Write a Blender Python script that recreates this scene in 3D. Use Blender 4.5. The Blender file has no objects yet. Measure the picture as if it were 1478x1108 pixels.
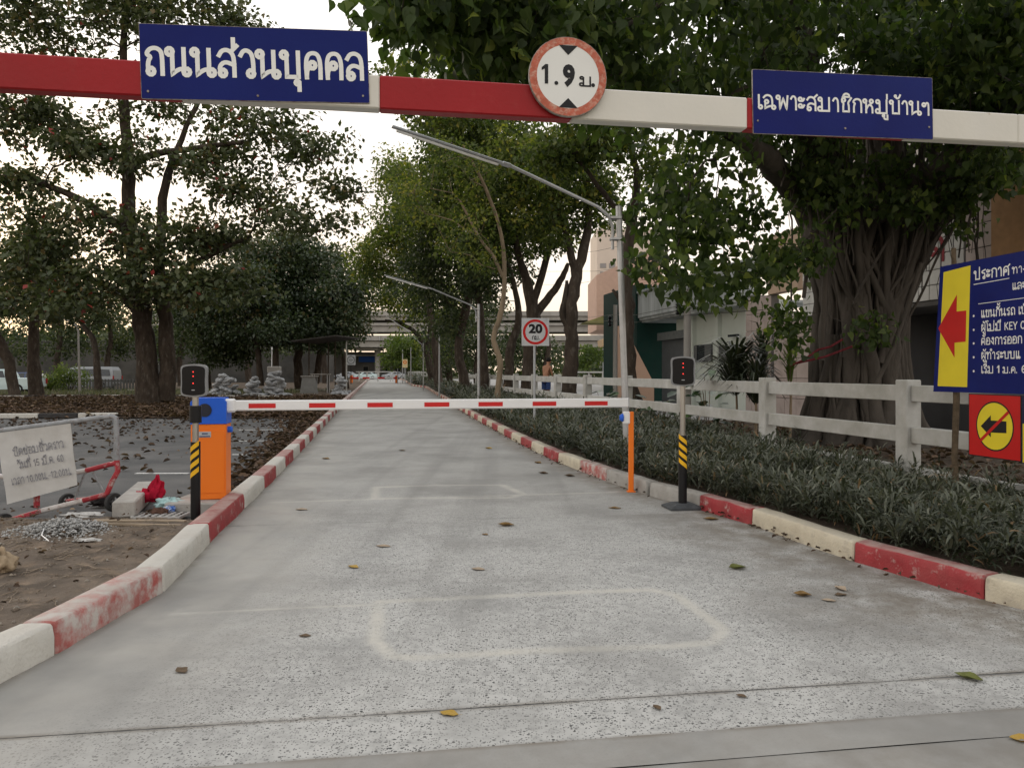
import bpy, math, random
import numpy as np
from mathutils import Matrix, Vector
from mathutils.geometry import tessellate_polygon
random.seed(7); rng = np.random.default_rng(7)
SC = bpy.context.scene; COL = SC.collection
R = math.radians
# ---------------------------------------------------------------- camera, sky, sun, exposure
CH = 1.5                      # camera height (m)
FPX, CU, CV, HV = 1110.0, 739.0, 554.0, 536.0     # focal length, centre and horizon row in photo pixels
cd = bpy.data.cameras.new('camera'); cam = bpy.data.objects.new('camera', cd); COL.objects.link(cam)
cam.location = (0, 0, CH); cam.rotation_euler = (R(90), 0, 0)
cd.sensor_width = 36; cd.lens = 36*FPX/1478; cd.shift_y = (HV-CV)/1478
cd.clip_start = .05; cd.clip_end = 3000
SC.camera = cam
world = bpy.data.worlds.new('World'); SC.world = world; world.use_nodes = True
nt = world.node_tree; N = nt.nodes; L = nt.links
bgn = N['Background']; bgn.inputs['Strength'].default_value = 0.10
sky = N.new('ShaderNodeTexSky'); sky.sky_type = 'NISHITA'; sky.sun_disc = False
sky.sun_elevation = R(9); sky.sun_rotation = R(-40); sky.dust_density = 3; sky.air_density = 1
tc = N.new('ShaderNodeTexCoord'); sp = N.new('ShaderNodeSeparateXYZ'); L.new(tc.outputs['Generated'], sp.inputs[0])
rp = N.new('ShaderNodeValToRGB'); L.new(sp.outputs['Z'], rp.inputs[0])
e = rp.color_ramp.elements; e[0].position = 0.0; e[0].color = (.95, .76, .58, 1)
e[1].position = 1.0; e[1].color = (.78, .79, .81, 1)
for p_, c_ in ((.10, (1.0, .85, .71, 1)), (.26, (1.10, 1.02, .94, 1)), (.42, (1.10, 1.07, 1.03, 1)), (.7, (.90, .89, .88, 1))):
    q = e.new(p_); q.color = c_
sc10 = N.new('ShaderNodeVectorMath'); sc10.operation = 'SCALE'; sc10.inputs['Scale'].default_value = 11.5
L.new(rp.outputs[0], sc10.inputs[0])
mx = N.new('ShaderNodeMix'); mx.data_type = 'RGBA'; mx.inputs['Factor'].default_value = .85
L.new(sky.outputs[0], mx.inputs['A']); L.new(sc10.outputs[0], mx.inputs['B']); L.new(mx.outputs['Result'], bgn.inputs['Color'])
sd = bpy.data.lights.new('sun', 'SUN'); sd.energy = .5; sd.angle = R(25); sd.color = (1, .93, .84)
so = bpy.data.objects.new('sun', sd); COL.objects.link(so)
so.rotation_euler = Vector((math.sin(R(-40))*math.cos(R(22)), math.cos(R(-40))*math.cos(R(22)), math.sin(R(22)))).to_track_quat('Z', 'Y').to_euler()
vs = SC.view_settings; vs.view_transform = 'Standard'; vs.look = 'None'; vs.gamma = 1; vs.exposure = 0.34
vs.use_curve_mapping = False
SC.cycles.max_bounces = 6; SC.cycles.transparent_max_bounces = 6; SC.cycles.transmission_bounces = 3
SC.cycles.diffuse_bounces = 3; SC.cycles.glossy_bounces = 2
# ---------------------------------------------------------------- geometry of the place read off the photograph
def G(u, v, z=0.0):           # point of height z seen at photo pixel (u,v)
    y = FPX*(CH-z)/(v-HV); return Vector(((u-CU)/FPX*y, y, z))
def P(u, v, y):               # point at distance y
    return Vector(((u-CU)/FPX*y, y, CH+(HV-v)/FPX*y))
# ---------------------------------------------------------------- materials
MATS = {}
def mat(name, col, rough=.7, var=.12, scale=6, bump=0.0, bscale=40, metal=0.0, col2=None, thr=None, soft=.08,
        dirt=None, dscale=3, damt=.5, emit=None, coat=0.0, dust=0.0, stretch=None):
    """noise-varied surface; col2+thr = a second colour showing through where the paint has worn off"""
    if name in MATS: return MATS[name]
    m = bpy.data.materials.new(name); m.use_nodes = True; n = m.node_tree.nodes; l = m.node_tree.links
    b = n['Principled BSDF']; b.inputs['Roughness'].default_value = rough; b.inputs['Metallic'].default_value = metal; b.inputs['Specular IOR Level'].default_value = .5 if rough < .3 or metal else (.22 if rough < .6 else .12)
    if coat: b.inputs['Coat Weight'].default_value = coat
    tcn = n.new('ShaderNodeTexCoord'); geo = n.new('ShaderNodeNewGeometry')
    mp = n.new('ShaderNodeMapping'); l.new(geo.outputs['Position'], mp.inputs[0])
    if stretch: mp.inputs['Scale'].default_value = stretch
    nz = n.new('ShaderNodeTexNoise'); nz.inputs['Scale'].default_value = scale; nz.inputs['Detail'].default_value = 6
    l.new(mp.outputs[0], nz.inputs['Vector'])
    rr = n.new('ShaderNodeMapRange'); rr.inputs['From Min'].default_value = .3; rr.inputs['From Max'].default_value = .7
    rr.inputs['To Min'].default_value = 1-var; rr.inputs['To Max'].default_value = 1+var
    l.new(nz.outputs[0], rr.inputs[0])
    vm = n.new('ShaderNodeVectorMath'); vm.operation = 'SCALE'; vm.inputs[0].default_value = col[:3]
    l.new(rr.outputs[0], vm.inputs['Scale']); out = vm.outputs[0]
    def mixin(out, fac, c):
        x = n.new('ShaderNodeMix'); x.data_type = 'RGBA'; l.new(fac, x.inputs['Factor']); l.new(out, x.inputs['A'])
        x.inputs['B'].default_value = (*c[:3], 1); return x.outputs['Result']
    def band(sc, t, w, det=8):
        z = n.new('ShaderNodeTexNoise'); z.inputs['Scale'].default_value = sc; z.inputs['Detail'].default_value = det
        z.inputs['Roughness'].default_value = .65; l.new(mp.outputs[0], z.inputs['Vector'])
        q = n.new('ShaderNodeMapRange'); q.inputs['From Min'].default_value = t-w; q.inputs['From Max'].default_value = t+w
        l.new(z.outputs[0], q.inputs[0]); return q.outputs[0]
    if col2: out = mixin(out, band(scale*1.7, thr, soft), col2)
    if dirt:
        f = band(dscale, .55, .18); g = n.new('ShaderNodeMath'); g.operation = 'MULTIPLY'; g.inputs[1].default_value = damt
        l.new(f, g.inputs[0]); out = mixin(out, g.outputs[0], dirt)
    if dust:
        s = n.new('ShaderNodeSeparateXYZ'); l.new(geo.outputs['Normal'], s.inputs[0])
        q = n.new('ShaderNodeMapRange'); q.inputs['From Min'].default_value = .6; q.inputs['From Max'].default_value = .98
        q.inputs['To Max'].default_value = dust; l.new(s.outputs['Z'], q.inputs[0])
        g = n.new('ShaderNodeMath'); g.operation = 'MULTIPLY'; l.new(q.outputs[0], g.inputs[0]); l.new(band(5, .42, .2), g.inputs[1])
        out = mixin(out, g.outputs[0], (.40, .37, .33))
    l.new(out, b.inputs['Base Color'])
    if bump:
        z = n.new('ShaderNodeTexNoise'); z.inputs['Scale'].default_value = bscale; z.inputs['Detail'].default_value = 5
        l.new(mp.outputs[0], z.inputs['Vector'])
        bp = n.new('ShaderNodeBump'); bp.inputs['Strength'].default_value = bump; bp.inputs['Distance'].default_value = .02
        l.new(z.outputs[0], bp.inputs['Height']); l.new(bp.outputs[0], b.inputs['Normal'])
    if emit:
        b.inputs['Emission Color'].default_value = (*emit[:3], 1); b.inputs['Emission Strength'].default_value = emit[3]
    MATS[name] = m; return m
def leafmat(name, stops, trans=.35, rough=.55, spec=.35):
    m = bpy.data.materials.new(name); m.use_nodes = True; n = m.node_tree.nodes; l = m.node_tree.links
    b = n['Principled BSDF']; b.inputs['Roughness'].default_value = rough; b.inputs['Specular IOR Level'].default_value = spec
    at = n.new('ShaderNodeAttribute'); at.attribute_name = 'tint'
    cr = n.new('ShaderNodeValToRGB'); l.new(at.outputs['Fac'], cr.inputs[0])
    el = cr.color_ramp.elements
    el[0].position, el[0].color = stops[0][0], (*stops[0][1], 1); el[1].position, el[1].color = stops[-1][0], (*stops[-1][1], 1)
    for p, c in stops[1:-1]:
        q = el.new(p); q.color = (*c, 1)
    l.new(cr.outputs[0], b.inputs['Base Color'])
    if trans:
        t = n.new('ShaderNodeBsdfTranslucent'); sc = n.new('ShaderNodeVectorMath'); sc.operation = 'MULTIPLY'
        sc.inputs[1].default_value = (1.3, 1.5, .7); l.new(cr.outputs[0], sc.inputs[0]); l.new(sc.outputs[0], t.inputs[0])
        ms = n.new('ShaderNodeMixShader'); ms.inputs[0].default_value = trans
        l.new(b.outputs[0], ms.inputs[1]); l.new(t.outputs[0], ms.inputs[2]); l.new(ms.outputs[0], n['Material Output'].inputs[0])
    MATS[name] = m; return m
# ---------------------------------------------------------------- objects
MW = {}
def tag(o, label=None, cat=None, group=None, kind=None):
    if label: o['label'] = label
    if cat: o['category'] = cat
    if group: o['group'] = group
    if kind: o['kind'] = kind
    return o
def empty(name, loc=(0, 0, 0), rz=0, label=None, cat=None, group=None, kind=None):
    o = bpy.data.objects.new(name, None); COL.objects.link(o); o.location = loc; o.rotation_euler = (0, 0, rz)
    o.empty_display_size = .1
    MW[o.name] = Matrix.Translation(loc) @ Matrix.Rotation(rz, 4, 'Z')
    return tag(o, label, cat, group, kind)
def link(name, me, parent=None):
    o = bpy.data.objects.new(name, me); COL.objects.link(o)
    if parent is not None: o.parent = parent; MW[o.name] = MW.get(parent.name, Matrix())
    else: MW[o.name] = Matrix()
    return o
def np_mesh(name, V, F, mats, parent=None, tint=None, smooth=False, world=True, mi=None):
    """V (n,3), F list of arrays (k,m) of equal-sized faces"""
    if not isinstance(F, (list, tuple)): F = [F]
    V = np.asarray(V, dtype=np.float64)
    if parent is not None and world:
        M = np.array(MW[parent.name].inverted()); V = V @ M[:3, :3].T + M[:3, 3]
    me = bpy.data.meshes.new(name)
    nl = sum(f.size for f in F); nf = sum(len(f) for f in F)
    me.vertices.add(len(V)); me.vertices.foreach_set('co', V.astype(np.float32).ravel())
    me.loops.add(nl); me.loops.foreach_set('vertex_index', np.concatenate([f.ravel() for f in F]).astype(np.int32))
    tot = np.concatenate([np.full(len(f), f.shape[1]) for f in F]); st = np.concatenate([[0], np.cumsum(tot)[:-1]])
    me.polygons.add(nf); me.polygons.foreach_set('loop_start', st.astype(np.int32))
    if smooth: me.polygons.foreach_set('use_smooth', np.ones(nf, dtype=bool))
    if mi is not None: me.polygons.foreach_set('material_index', np.asarray(mi, dtype=np.int32))
    me.update(calc_edges=True)
    for m in (mats if isinstance(mats, (list, tuple)) else [mats]): me.materials.append(m)
    if tint is not None:
        a = me.attributes.new('tint', 'FLOAT', 'POINT'); a.data.foreach_set('value', np.asarray(tint, dtype=np.float32))
    return link(name, me, parent)
def copytree(o, loc=None, rz=None, parent=None, label=None):
    c = o.copy(); COL.objects.link(c); c.parent = parent
    if loc is not None: c.location = loc
    if rz is not None: c.rotation_euler = (0, 0, rz)
    if label: c['label'] = label
    for ch in list(o.children): copytree(ch, parent=c)
    return c
class MB:
    """collects shapes; build() links them as ONE mesh object"""
    def __init__(s): s.v = []; s.f = []; s.m = []; s.mats = []; s.cur = 0
    def use(s, m):
        if m not in s.mats: s.mats.append(m)
        s.cur = s.mats.index(m); return s
    def add(s, vs_, fs):
        k = len(s.v); s.v += [Vector(p) for p in vs_]; s.f += [[i+k for i in f] for f in fs]; s.m += [s.cur]*len(fs); return s
    def box(s, c, d, rz=0, M=None, ch=0.0):
        x, y, z = d[0]/2, d[1]/2, d[2]/2; rot = Matrix.Rotation(rz, 4, 'Z') if M is None else M
        if ch:
            ch = min(ch, x*.9, y*.9, z*.9); pts = []; idx = {}
            for sx in (-1, 1):
                for sy in (-1, 1):
                    for sz in (-1, 1):
                        for a in range(3):
                            q = [sx*(x-ch), sy*(y-ch), sz*(z-ch)]; q[a] = (sx*x, sy*y, sz*z)[a]
                            idx[(sx, sy, sz, a)] = len(pts); pts.append(q)
            fs = []
            for a in range(3):
                b_, c_ = [(1, 2), (2, 0), (0, 1)][a]
                for sg in (-1, 1):
                    r = []
                    for p, q in ((-1, -1), (1, -1), (1, 1), (-1, 1)):
                        k = [0, 0, 0]; k[a] = sg; k[b_] = p; k[c_] = q; r.append(idx[(*k, a)])
                    fs.append(r if sg > 0 else r[::-1])
                for p in (-1, 1):
                    for q in (-1, 1):
                        def K(t, ax):
                            k = [0, 0, 0]; k[a] = t; k[b_] = p; k[c_] = q; return idx[(*k, ax)]
                        f = [K(-1, b_), K(1, b_), K(1, c_), K(-1, c_)]; fs.append(f if p*q > 0 else f[::-1])
            for sx in (-1, 1):
                for sy in (-1, 1):
                    for sz in (-1, 1):
                        f = [idx[(sx, sy, sz, i)] for i in range(3)]; fs.append(f if sx*sy*sz > 0 else f[::-1])
        else:
            pts = [(-x, -y, -z), (x, -y, -z), (x, y, -z), (-x, y, -z), (-x, -y, z), (x, -y, z), (x, y, z), (-x, y, z)]
            fs = [(0, 3, 2, 1), (4, 5, 6, 7), (0, 1, 5, 4), (1, 2, 6, 5), (2, 3, 7, 6), (3, 0, 4, 7)]
        return s.add([rot @ Vector(p) + Vector(c) for p in pts], fs)
    def beam(s, a, b, w, h, ch=0.0, up=(0, 0, 1)):     # box from a to b
        a = Vector(a); b = Vector(b); d = b-a; x = d.normalized(); y = Vector(up).cross(x)
        if y.length < 1e-4: y = Vector((1, 0, 0)).cross(x)
        y.normalize(); z = x.cross(y); M = Matrix((x, y, z)).transposed().to_4x4()
        return s.box((a+b)/2, (d.length, w, h), M=M, ch=ch)
    def tube(s, pts, r, n=8, cap=True):
        pts = [Vector(p) for p in pts]; k0 = len(s.v); rs = r if isinstance(r, (list, tuple)) else [r]*len(pts)
        d0 = (pts[1]-pts[0]).normalized(); nx = d0.orthogonal().normalized()
        if abs(d0.z) > .9: nx = (Vector((1, 0, 0)) - d0*d0.x).normalized()
        for i, p in enumerate(pts):
            d = (pts[min(i+1, len(pts)-1)]-pts[max(i-1, 0)]).normalized()
            nx = (nx-d*nx.dot(d)).normalized(); ny = d.cross(nx)
            for j in range(n):
                a = 2*math.pi*j/n; s.v.append(p+(nx*math.cos(a)+ny*math.sin(a))*rs[i])
        for i in range(len(pts)-1):
            for j in range(n):
                s.f.append([k0+i*n+j, k0+i*n+(j+1) % n, k0+(i+1)*n+(j+1) % n, k0+(i+1)*n+j]); s.m.append(s.cur)
        if cap:
            s.f.append([k0+j for j in range(n)][::-1]); s.m.append(s.cur)
            s.f.append([k0+(len(pts)-1)*n+j for j in range(n)]); s.m.append(s.cur)
        return s
    def prism(s, poly, o, ex, ey, t):
        """2-D outline (counter-clockwise) in the plane o+x*ex+y*ey, thickened by t along ex x ey (may be concave)"""
        ex = Vector(ex); ey = Vector(ey); nn = ex.cross(ey).normalized(); o = Vector(o); n = len(poly)
        f = [o+ex*p[0]+ey*p[1]+nn*t for p in poly]; b = [o+ex*p[0]+ey*p[1] for p in poly]
        tri = tessellate_polygon([[Vector((p[0], p[1], 0)) for p in poly]])
        fs = []
        for t_ in tri:
            a, c, d = [Vector((poly[i][0], poly[i][1])) for i in t_]
            cr = (c-a).cross(d-a) if hasattr(Vector((0, 0)), 'cross') else 1
            t2 = list(t_) if cr > 0 else list(t_)[::-1]
            fs.append(t2); fs.append([i+n for i in t2[::-1]])
        fs += [[i, i+n, (i+1) % n+n, (i+1) % n] for i in range(n)]
        return s.add(f+b, fs)
    def lathe(s, prof, c, n=16, axis='Z'):
        c = Vector(c); k0 = len(s.v)
        for r, h in prof:
            for j in range(n):
                a = 2*math.pi*j/n; p = Vector((r*math.cos(a), r*math.sin(a), h))
                if axis == 'Y': p = Vector((p.x, p.z, -p.y))
                if axis == 'X': p = Vector((p.z, p.x, p.y))
                s.v.append(c+p)
        for i in range(len(prof)-1):
            for j in range(n):
                s.f.append([k0+i*n+j, k0+i*n+(j+1) % n, k0+(i+1)*n+(j+1) % n, k0+(i+1)*n+j]); s.m.append(s.cur)
        return s
    def build(s, name, m=None, parent=None, smooth=False, world=False):
        V = s.v
        if parent is not None and world:
            I = MW[parent.name].inverted(); V = [I @ p for p in V]
        me = bpy.data.meshes.new(name); me.from_pydata([tuple(p) for p in V], [], s.f)
        if s.mats:
            for q in s.mats: me.materials.append(q)
            me.polygons.foreach_set('material_index', s.m)
        elif m: me.materials.append(m)
        if smooth:
            me.polygons.foreach_set('use_smooth', [True]*len(s.f))
            try: me.set_sharp_from_angle(angle=R(40))
            except Exception: pass
        me.update(); return link(name, me, parent)
def circ(cx, cy, r, n=32, ry=None, a0=0, a1=2*math.pi, end=False):
    ry = ry or r; k = n+1 if end else n
    return [(cx+r*math.cos(a0+(a1-a0)*i/n), cy+ry*math.sin(a0+(a1-a0)*i/n)) for i in range(k)]
def rrect(cx, cy, w, h, r, n=5):
    o = []
    for sx, sy, a in ((1, 1, 0), (-1, 1, 90), (-1, -1, 180), (1, -1, 270)):
        for i in range(n+1):
            t = R(a+90*i/n); o.append((cx+sx*(w/2-r)+r*math.cos(t), cy+sy*(h/2-r)+r*math.sin(t)))
    return o
# ---------------------------------------------------------------- lettering: outlines of the built-in font, filled here
def glyph_loops(txt):
    c = bpy.data.curves.new('x', 'FONT'); c.body = txt; c.size = 1; c.fill_mode = 'NONE'; c.resolution_u = 3
    o = bpy.data.objects.new('x', c); COL.objects.link(o); bpy.context.view_layer.update()
    me = bpy.data.meshes.new_from_object(o.evaluated_get(bpy.context.evaluated_depsgraph_get()))
    co = [v.co.copy() for v in me.vertices]; adj = {}
    for ed in me.edges:
        a, b = ed.vertices; adj.setdefault(a, []).append(b); adj.setdefault(b, []).append(a)
    seen = set(); loops = []
    for s0 in range(len(co)):
        if s0 in seen or s0 not in adj: continue
        lp = [s0]; seen.add(s0); cur = s0
        while True:
            nx = [x for x in sorted(adj[cur], key=lambda q: 0 if q == cur+1 else 1) if x not in seen]
            if not nx: break
            cur = nx[0]; seen.add(cur); lp.append(cur)
        if len(lp) > 2: loops.append([(co[i].x, co[i].y) for i in lp])
    bpy.data.objects.remove(o); bpy.data.curves.remove(c); bpy.data.meshes.remove(me)
    return loops
def area(lp): return sum(lp[i-1][0]*lp[i][1]-lp[i][0]*lp[i-1][1] for i in range(len(lp)))/2
def inside(p, lp):
    c = False
    for i in range(len(lp)):
        a, b = lp[i-1], lp[i]
        if (a[1] > p[1]) != (b[1] > p[1]) and p[0] < (b[0]-a[0])*(p[1]-a[1])/(b[1]-a[1])+a[0]: c = not c
    return c
def lettering(txt, o, ex, ey, width=None, height=None, bold=0.0, anchor='l', m=None, parent=None, name='lettering', yspan=None):
    """text fitted to width; baseline-left at o"""
    loops = glyph_loops(txt)
    big = max(loops, key=lambda q: abs(area(q))); sgn = 1 if area(big) > 0 else -1
    out = []
    for lp in loops:
        lp = [p for i, p in enumerate(lp) if (p[0]-lp[i-1][0])**2+(p[1]-lp[i-1][1])**2 > 1e-7]
        if len(lp) < 3: continue
        if sgn < 0: lp = lp[::-1]
        if bold:
            n = len(lp); q = []
            for i in range(n):
                a, b, c = lp[i-1], lp[i], lp[(i+1) % n]
                d1 = Vector((b[0]-a[0], b[1]-a[1])).normalized(); d2 = Vector((c[0]-b[0], c[1]-b[1])).normalized()
                t = d1+d2
                if t.length < .2: t = d1
                t.normalize(); k = bold/max(.6, abs(t.dot(d1))); q.append((b[0]+t.y*k, b[1]-t.x*k))
            lp = q
        out.append(lp)
    x0 = min(p[0] for lp in out for p in lp); x1 = max(p[0] for lp in out for p in lp)
    s = width/(x1-x0) if width else height/0.7
    sy = s if not (width and height) else height/0.7
    outer = [lp for lp in out if area(lp) > 0]; holes = [lp for lp in out if area(lp) <= 0]
    ex = Vector(ex); ey = Vector(ey); nn = ex.cross(ey).normalized(); o = Vector(o); b = MB()
    for k, lp in enumerate(outer):
        hs = [h for h in holes if inside(h[0], lp) and not any(g is not lp and abs(area(g)) < abs(area(lp)) and inside(h[0], g) for g in outer)]
        pts = lp+[p for h in hs for p in h]
        tri = tessellate_polygon([[Vector((p[0], p[1], 0)) for p in w] for w in [lp]+hs])
        fs = []
        for t in tri:
            a, c, d = [pts[i] for i in t]; cr = (c[0]-a[0])*(d[1]-a[1])-(c[1]-a[1])*(d[0]-a[0])
            fs.append(list(t) if cr > 0 else list(t)[::-1])
        b.add([o+ex*((p[0]-x0)*s)+ey*(p[1]*sy)+nn*(.0012+.0002*(k % 3)) for p in pts], fs)
    return b.build(name, m, parent)
# ---------------------------------------------------------------- stroke letters: looped Thai signwriting
def LP_(x, y, r=.125, n=10): return [(x+r*math.cos(2*math.pi*i/n), y+r*1.05*math.sin(2*math.pi*i/n)) for i in range(n+1)]
def S_(s): return [tuple(float(q) for q in p.split(',')) for p in s.split()]
def gl(w, *st): return (w, [(q if q[0] == 'L' else ('L', *q)) if isinstance(q, tuple) else ('S', S_(q)) for q in st])
ARCH = '.14,0 .14,0 .11,.6 .2,.92 .42,1 .62,.92 .71,.6 .70,0 .70,0'
TH = {
 'ก': gl(.84, '.15,0 .15,.5 .26,.66 .08,.76 .22,.97 .46,1.02 .66,.9 .70,.65 .70,0'),
 'ถ': gl(.86, (.25, .11), '.15,.11 .15,.5 .27,.66 .08,.76 .22,.97 .46,1.02 .66,.9 .70,.65 .70,0'),
 'น': gl(.98, (.13, .88), '.23,.88 .23,.03 .23,.03 .45,.2 .68,.24', (.78, .11), '.68,.11 .68,1'),
 'ม': gl(1.06, (.16, .87), '.29,.88 .30,.16', ('L', .15, .14, .15), '.17,-.01 .17,-.01 .82,.0 .82,.0 .82,1'),
 'บ': gl(.90, (.13, .88), '.23,.88 .23,.02 .23,.02 .70,.02 .70,.02 .70,1'),
 'ป': gl(.90, (.13, .88), '.23,.88 .23,.02 .23,.02 .70,.02 .70,.02 .70,1.4'),
 'ผ': gl(.90, (.25, .86), '.14,.86 .14,.02 .14,.02 .42,.5 .42,.5 .70,.02 .70,.02 .70,1'),
 'พ': gl(.98, (.12, .88), '.22,.88 .24,.02 .24,.02 .48,.8 .48,.8 .72,.02 .72,.02 .80,1'),
 'ค': gl(.86, (.38, .50), '.30,.44 .16,.30 .14,.1', ARCH), 'ด': gl(.86, (.38, .50), '.30,.44 .16,.30 .14,.1', ARCH),
 'ต': gl(.86, (.37, .42), '.29,.36 .16,.26 .14,.1', '.14,0 .14,0 .11,.7 .24,1 .42,.84 .60,1 .71,.7 .70,0 .70,0'),
 'ศ': gl(.92, (.38, .50), '.30,.44 .16,.30 .14,.1', ARCH, '.60,.92 .84,1.16'),
 'ล': gl(.86, (.24, .11), '.14,.12 .12,.38 .34,.56 .70,.42', '.10,.78 .22,.98 .44,1.02 .64,.9 .70,.6 .70,0 .70,0'),
 'ส': gl(.88, (.24, .11), '.14,.12 .12,.38 .34,.56 .70,.42', '.10,.78 .22,.98 .44,1.02 .64,.88 .70,.6 .70,0 .70,0', '.58,.94 .82,1.18'),
 'ว': gl(.72, '.08,.80 .18,.98 .34,1.02 .52,.9 .58,.6 .58,.11', (.48, .11)),
 'อ': gl(.84, (.26, .56), '.15,.56 .15,.02 .15,.02 .68,.02 .70,.1 .70,.7 .60,.96 .38,1.02 .12,.86'),
 'ฉ': gl(.98, (.27, .52), '.17,.52 .17,.03 .17,.03 .42,.17 .66,.22', (.77, .11), '.06,.82 .2,.99 .42,1.02 .62,.9 .68,.6 .67,.11'),
 'ช': gl(.86, (.25, .90), '.15,.88 .12,.74 .26,.64 .22,.45 .22,.02 .22,.02 .64,.02 .64,.02 .64,.5 .56,.68 .82,1.06'),
 'ซ': gl(.86, (.25, .90), '.15,.88 .10,.78 .2,.72 .12,.62 .26,.55 .22,.4 .22,.02 .22,.02 .64,.02 .64,.02 .64,.5 .56,.68 .82,1.06'),
 'ข': gl(.82, (.25, .90), '.15,.88 .12,.74 .26,.64 .22,.45 .22,.02 .22,.02 .64,.02 .64,.02 .64,1'),
 'ห': gl(.94, (.13, .88), '.23,.88 .23,0', '.23,.22 .38,.55 .58,.66 .68,.78', (.62, .88), '.50,.60 .66,.5 .70,.3 .70,0'),
 'ร': gl(.68, (.38, .11), '.48,.11 .48,.52 .44,.64 .16,.66 .12,.84 .26,.93 .54,1.02'),
 'ท': gl(.94, (.13, .88), '.23,.88 .23,0', '.23,.42 .34,.82 .50,1.02 .66,.9 .72,.6 .72,0'),
 'ง': gl(.70, (.40, .88), '.50,.88 .50,.03 .50,.03 .08,.5'),
 'า': gl(.58, '.06,.80 .16,1 .32,1.0 .42,.8 .42,0'), 'ำ': gl(.58, (-.18, 1.32), '.06,.80 .16,1 .32,1.0 .42,.8 .42,0'),
 'เ': gl(.42, (.25, .11), '.14,1 .14,.11'), 'แ': gl(.76, (.25, .11), '.14,1 .14,.11', (.58, .11), '.47,1 .47,.11'),
 'ไ': gl(.46, (.33, .11), '.22,.11 .22,1.1 .04,1.38 .12,1.5 .36,1.42'),
 'ะ': gl(.56, (.16, .80), '.14,.70 .34,.66 .44,.86', (.16, .30), '.14,.20 .34,.16 .44,.36'),
 'ฯ': gl(.66, (.15, .78), '.10,.70 .22,.66 .34,.95 .48,.92 .50,.7 .50,0'),
 '1': gl(.55, '.08,.76 .30,1 .30,1 .30,0'), '6': gl(.66, '.50,.92 .34,1.02 .12,.75 .10,.25 .30,0 .52,.2 .50,.46 .30,.58 .12,.38'), '0': gl(.66, '.30,1 .12,.85 .10,.15 .30,0 .50,.15 .50,.85 .30,1'),
 '5': gl(.66, '.50,1 .50,1 .16,1 .16,1 .12,.55 .12,.55 .36,.62 .52,.35 .40,.02 .10,.05'), '2': gl(.66, '.1,.8 .3,1.02 .5,.85 .48,.6 .1,0 .1,0 .52,0'),
 'K': gl(.76, '.12,1 .12,0', '.58,1 .13,.45', '.25,.58 .62,0'), 'E': gl(.68, '.54,1 .54,1 .12,1 .12,1 .12,0 .12,0 .56,0', '.12,.52 .48,.52'), 'Y': gl(.70, '.04,1 .32,.48 .32,0', '.60,1 .32,.48'),
 'C': gl(.76, '.64,.80 .50,1.0 .28,1.0 .10,.72 .10,.28 .28,0 .50,0 .64,.2'), '-': gl(.5, '.06,.42 .40,.42'), '.': gl(.28, '.10,.0 .10,.10'), ' ': gl(.42)}
UP = {'ิ': ['-.66,1.14 -.66,1.14 -.56,1.34 -.36,1.40 -.20,1.30 -.18,1.14 -.18,1.14 -.66,1.14'], 'ี': ['-.66,1.14 -.66,1.14 -.56,1.34 -.36,1.40 -.20,1.30 -.18,1.14 -.18,1.14 -.66,1.14', '-.18,1.14 -.18,1.52'], 'ั': [(-.52, 1.24), '-.48,1.14 -.28,1.14 -.10,1.42'],
      '็': [(-.40, 1.2, .06), '-.48,1.16 -.50,1.36 -.30,1.40 -.16,1.46']}
TONE = {'่': ['-.20,1.14 -.20,1.44'], '้': [(-.46, 1.36, .06), '-.42,1.28 -.36,1.18 -.20,1.22 -.10,1.46']}
DN = {'ุ': [(-.26, -.20, .07), '-.18,-.20 -.18,-.50'], 'ู': [(-.48, -.20, .07), '-.42,-.22 -.42,-.46 -.18,-.46 -.18,-.46 -.18,-.16']}
def chaikin(p, it=2):
    for _ in range(it):
        q = [p[0]]
        for a, b in zip(p, p[1:]): q += [(a[0]*.75+b[0]*.25, a[1]*.75+b[1]*.25), (a[0]*.25+b[0]*.75, a[1]*.25+b[1]*.75)]
        p = q+[p[-1]]
    o = [p[0]]
    for a in p[1:]:
        if math.hypot(a[0]-o[-1][0], a[1]-o[-1][1]) > .012: o.append(a)
    return o
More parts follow.
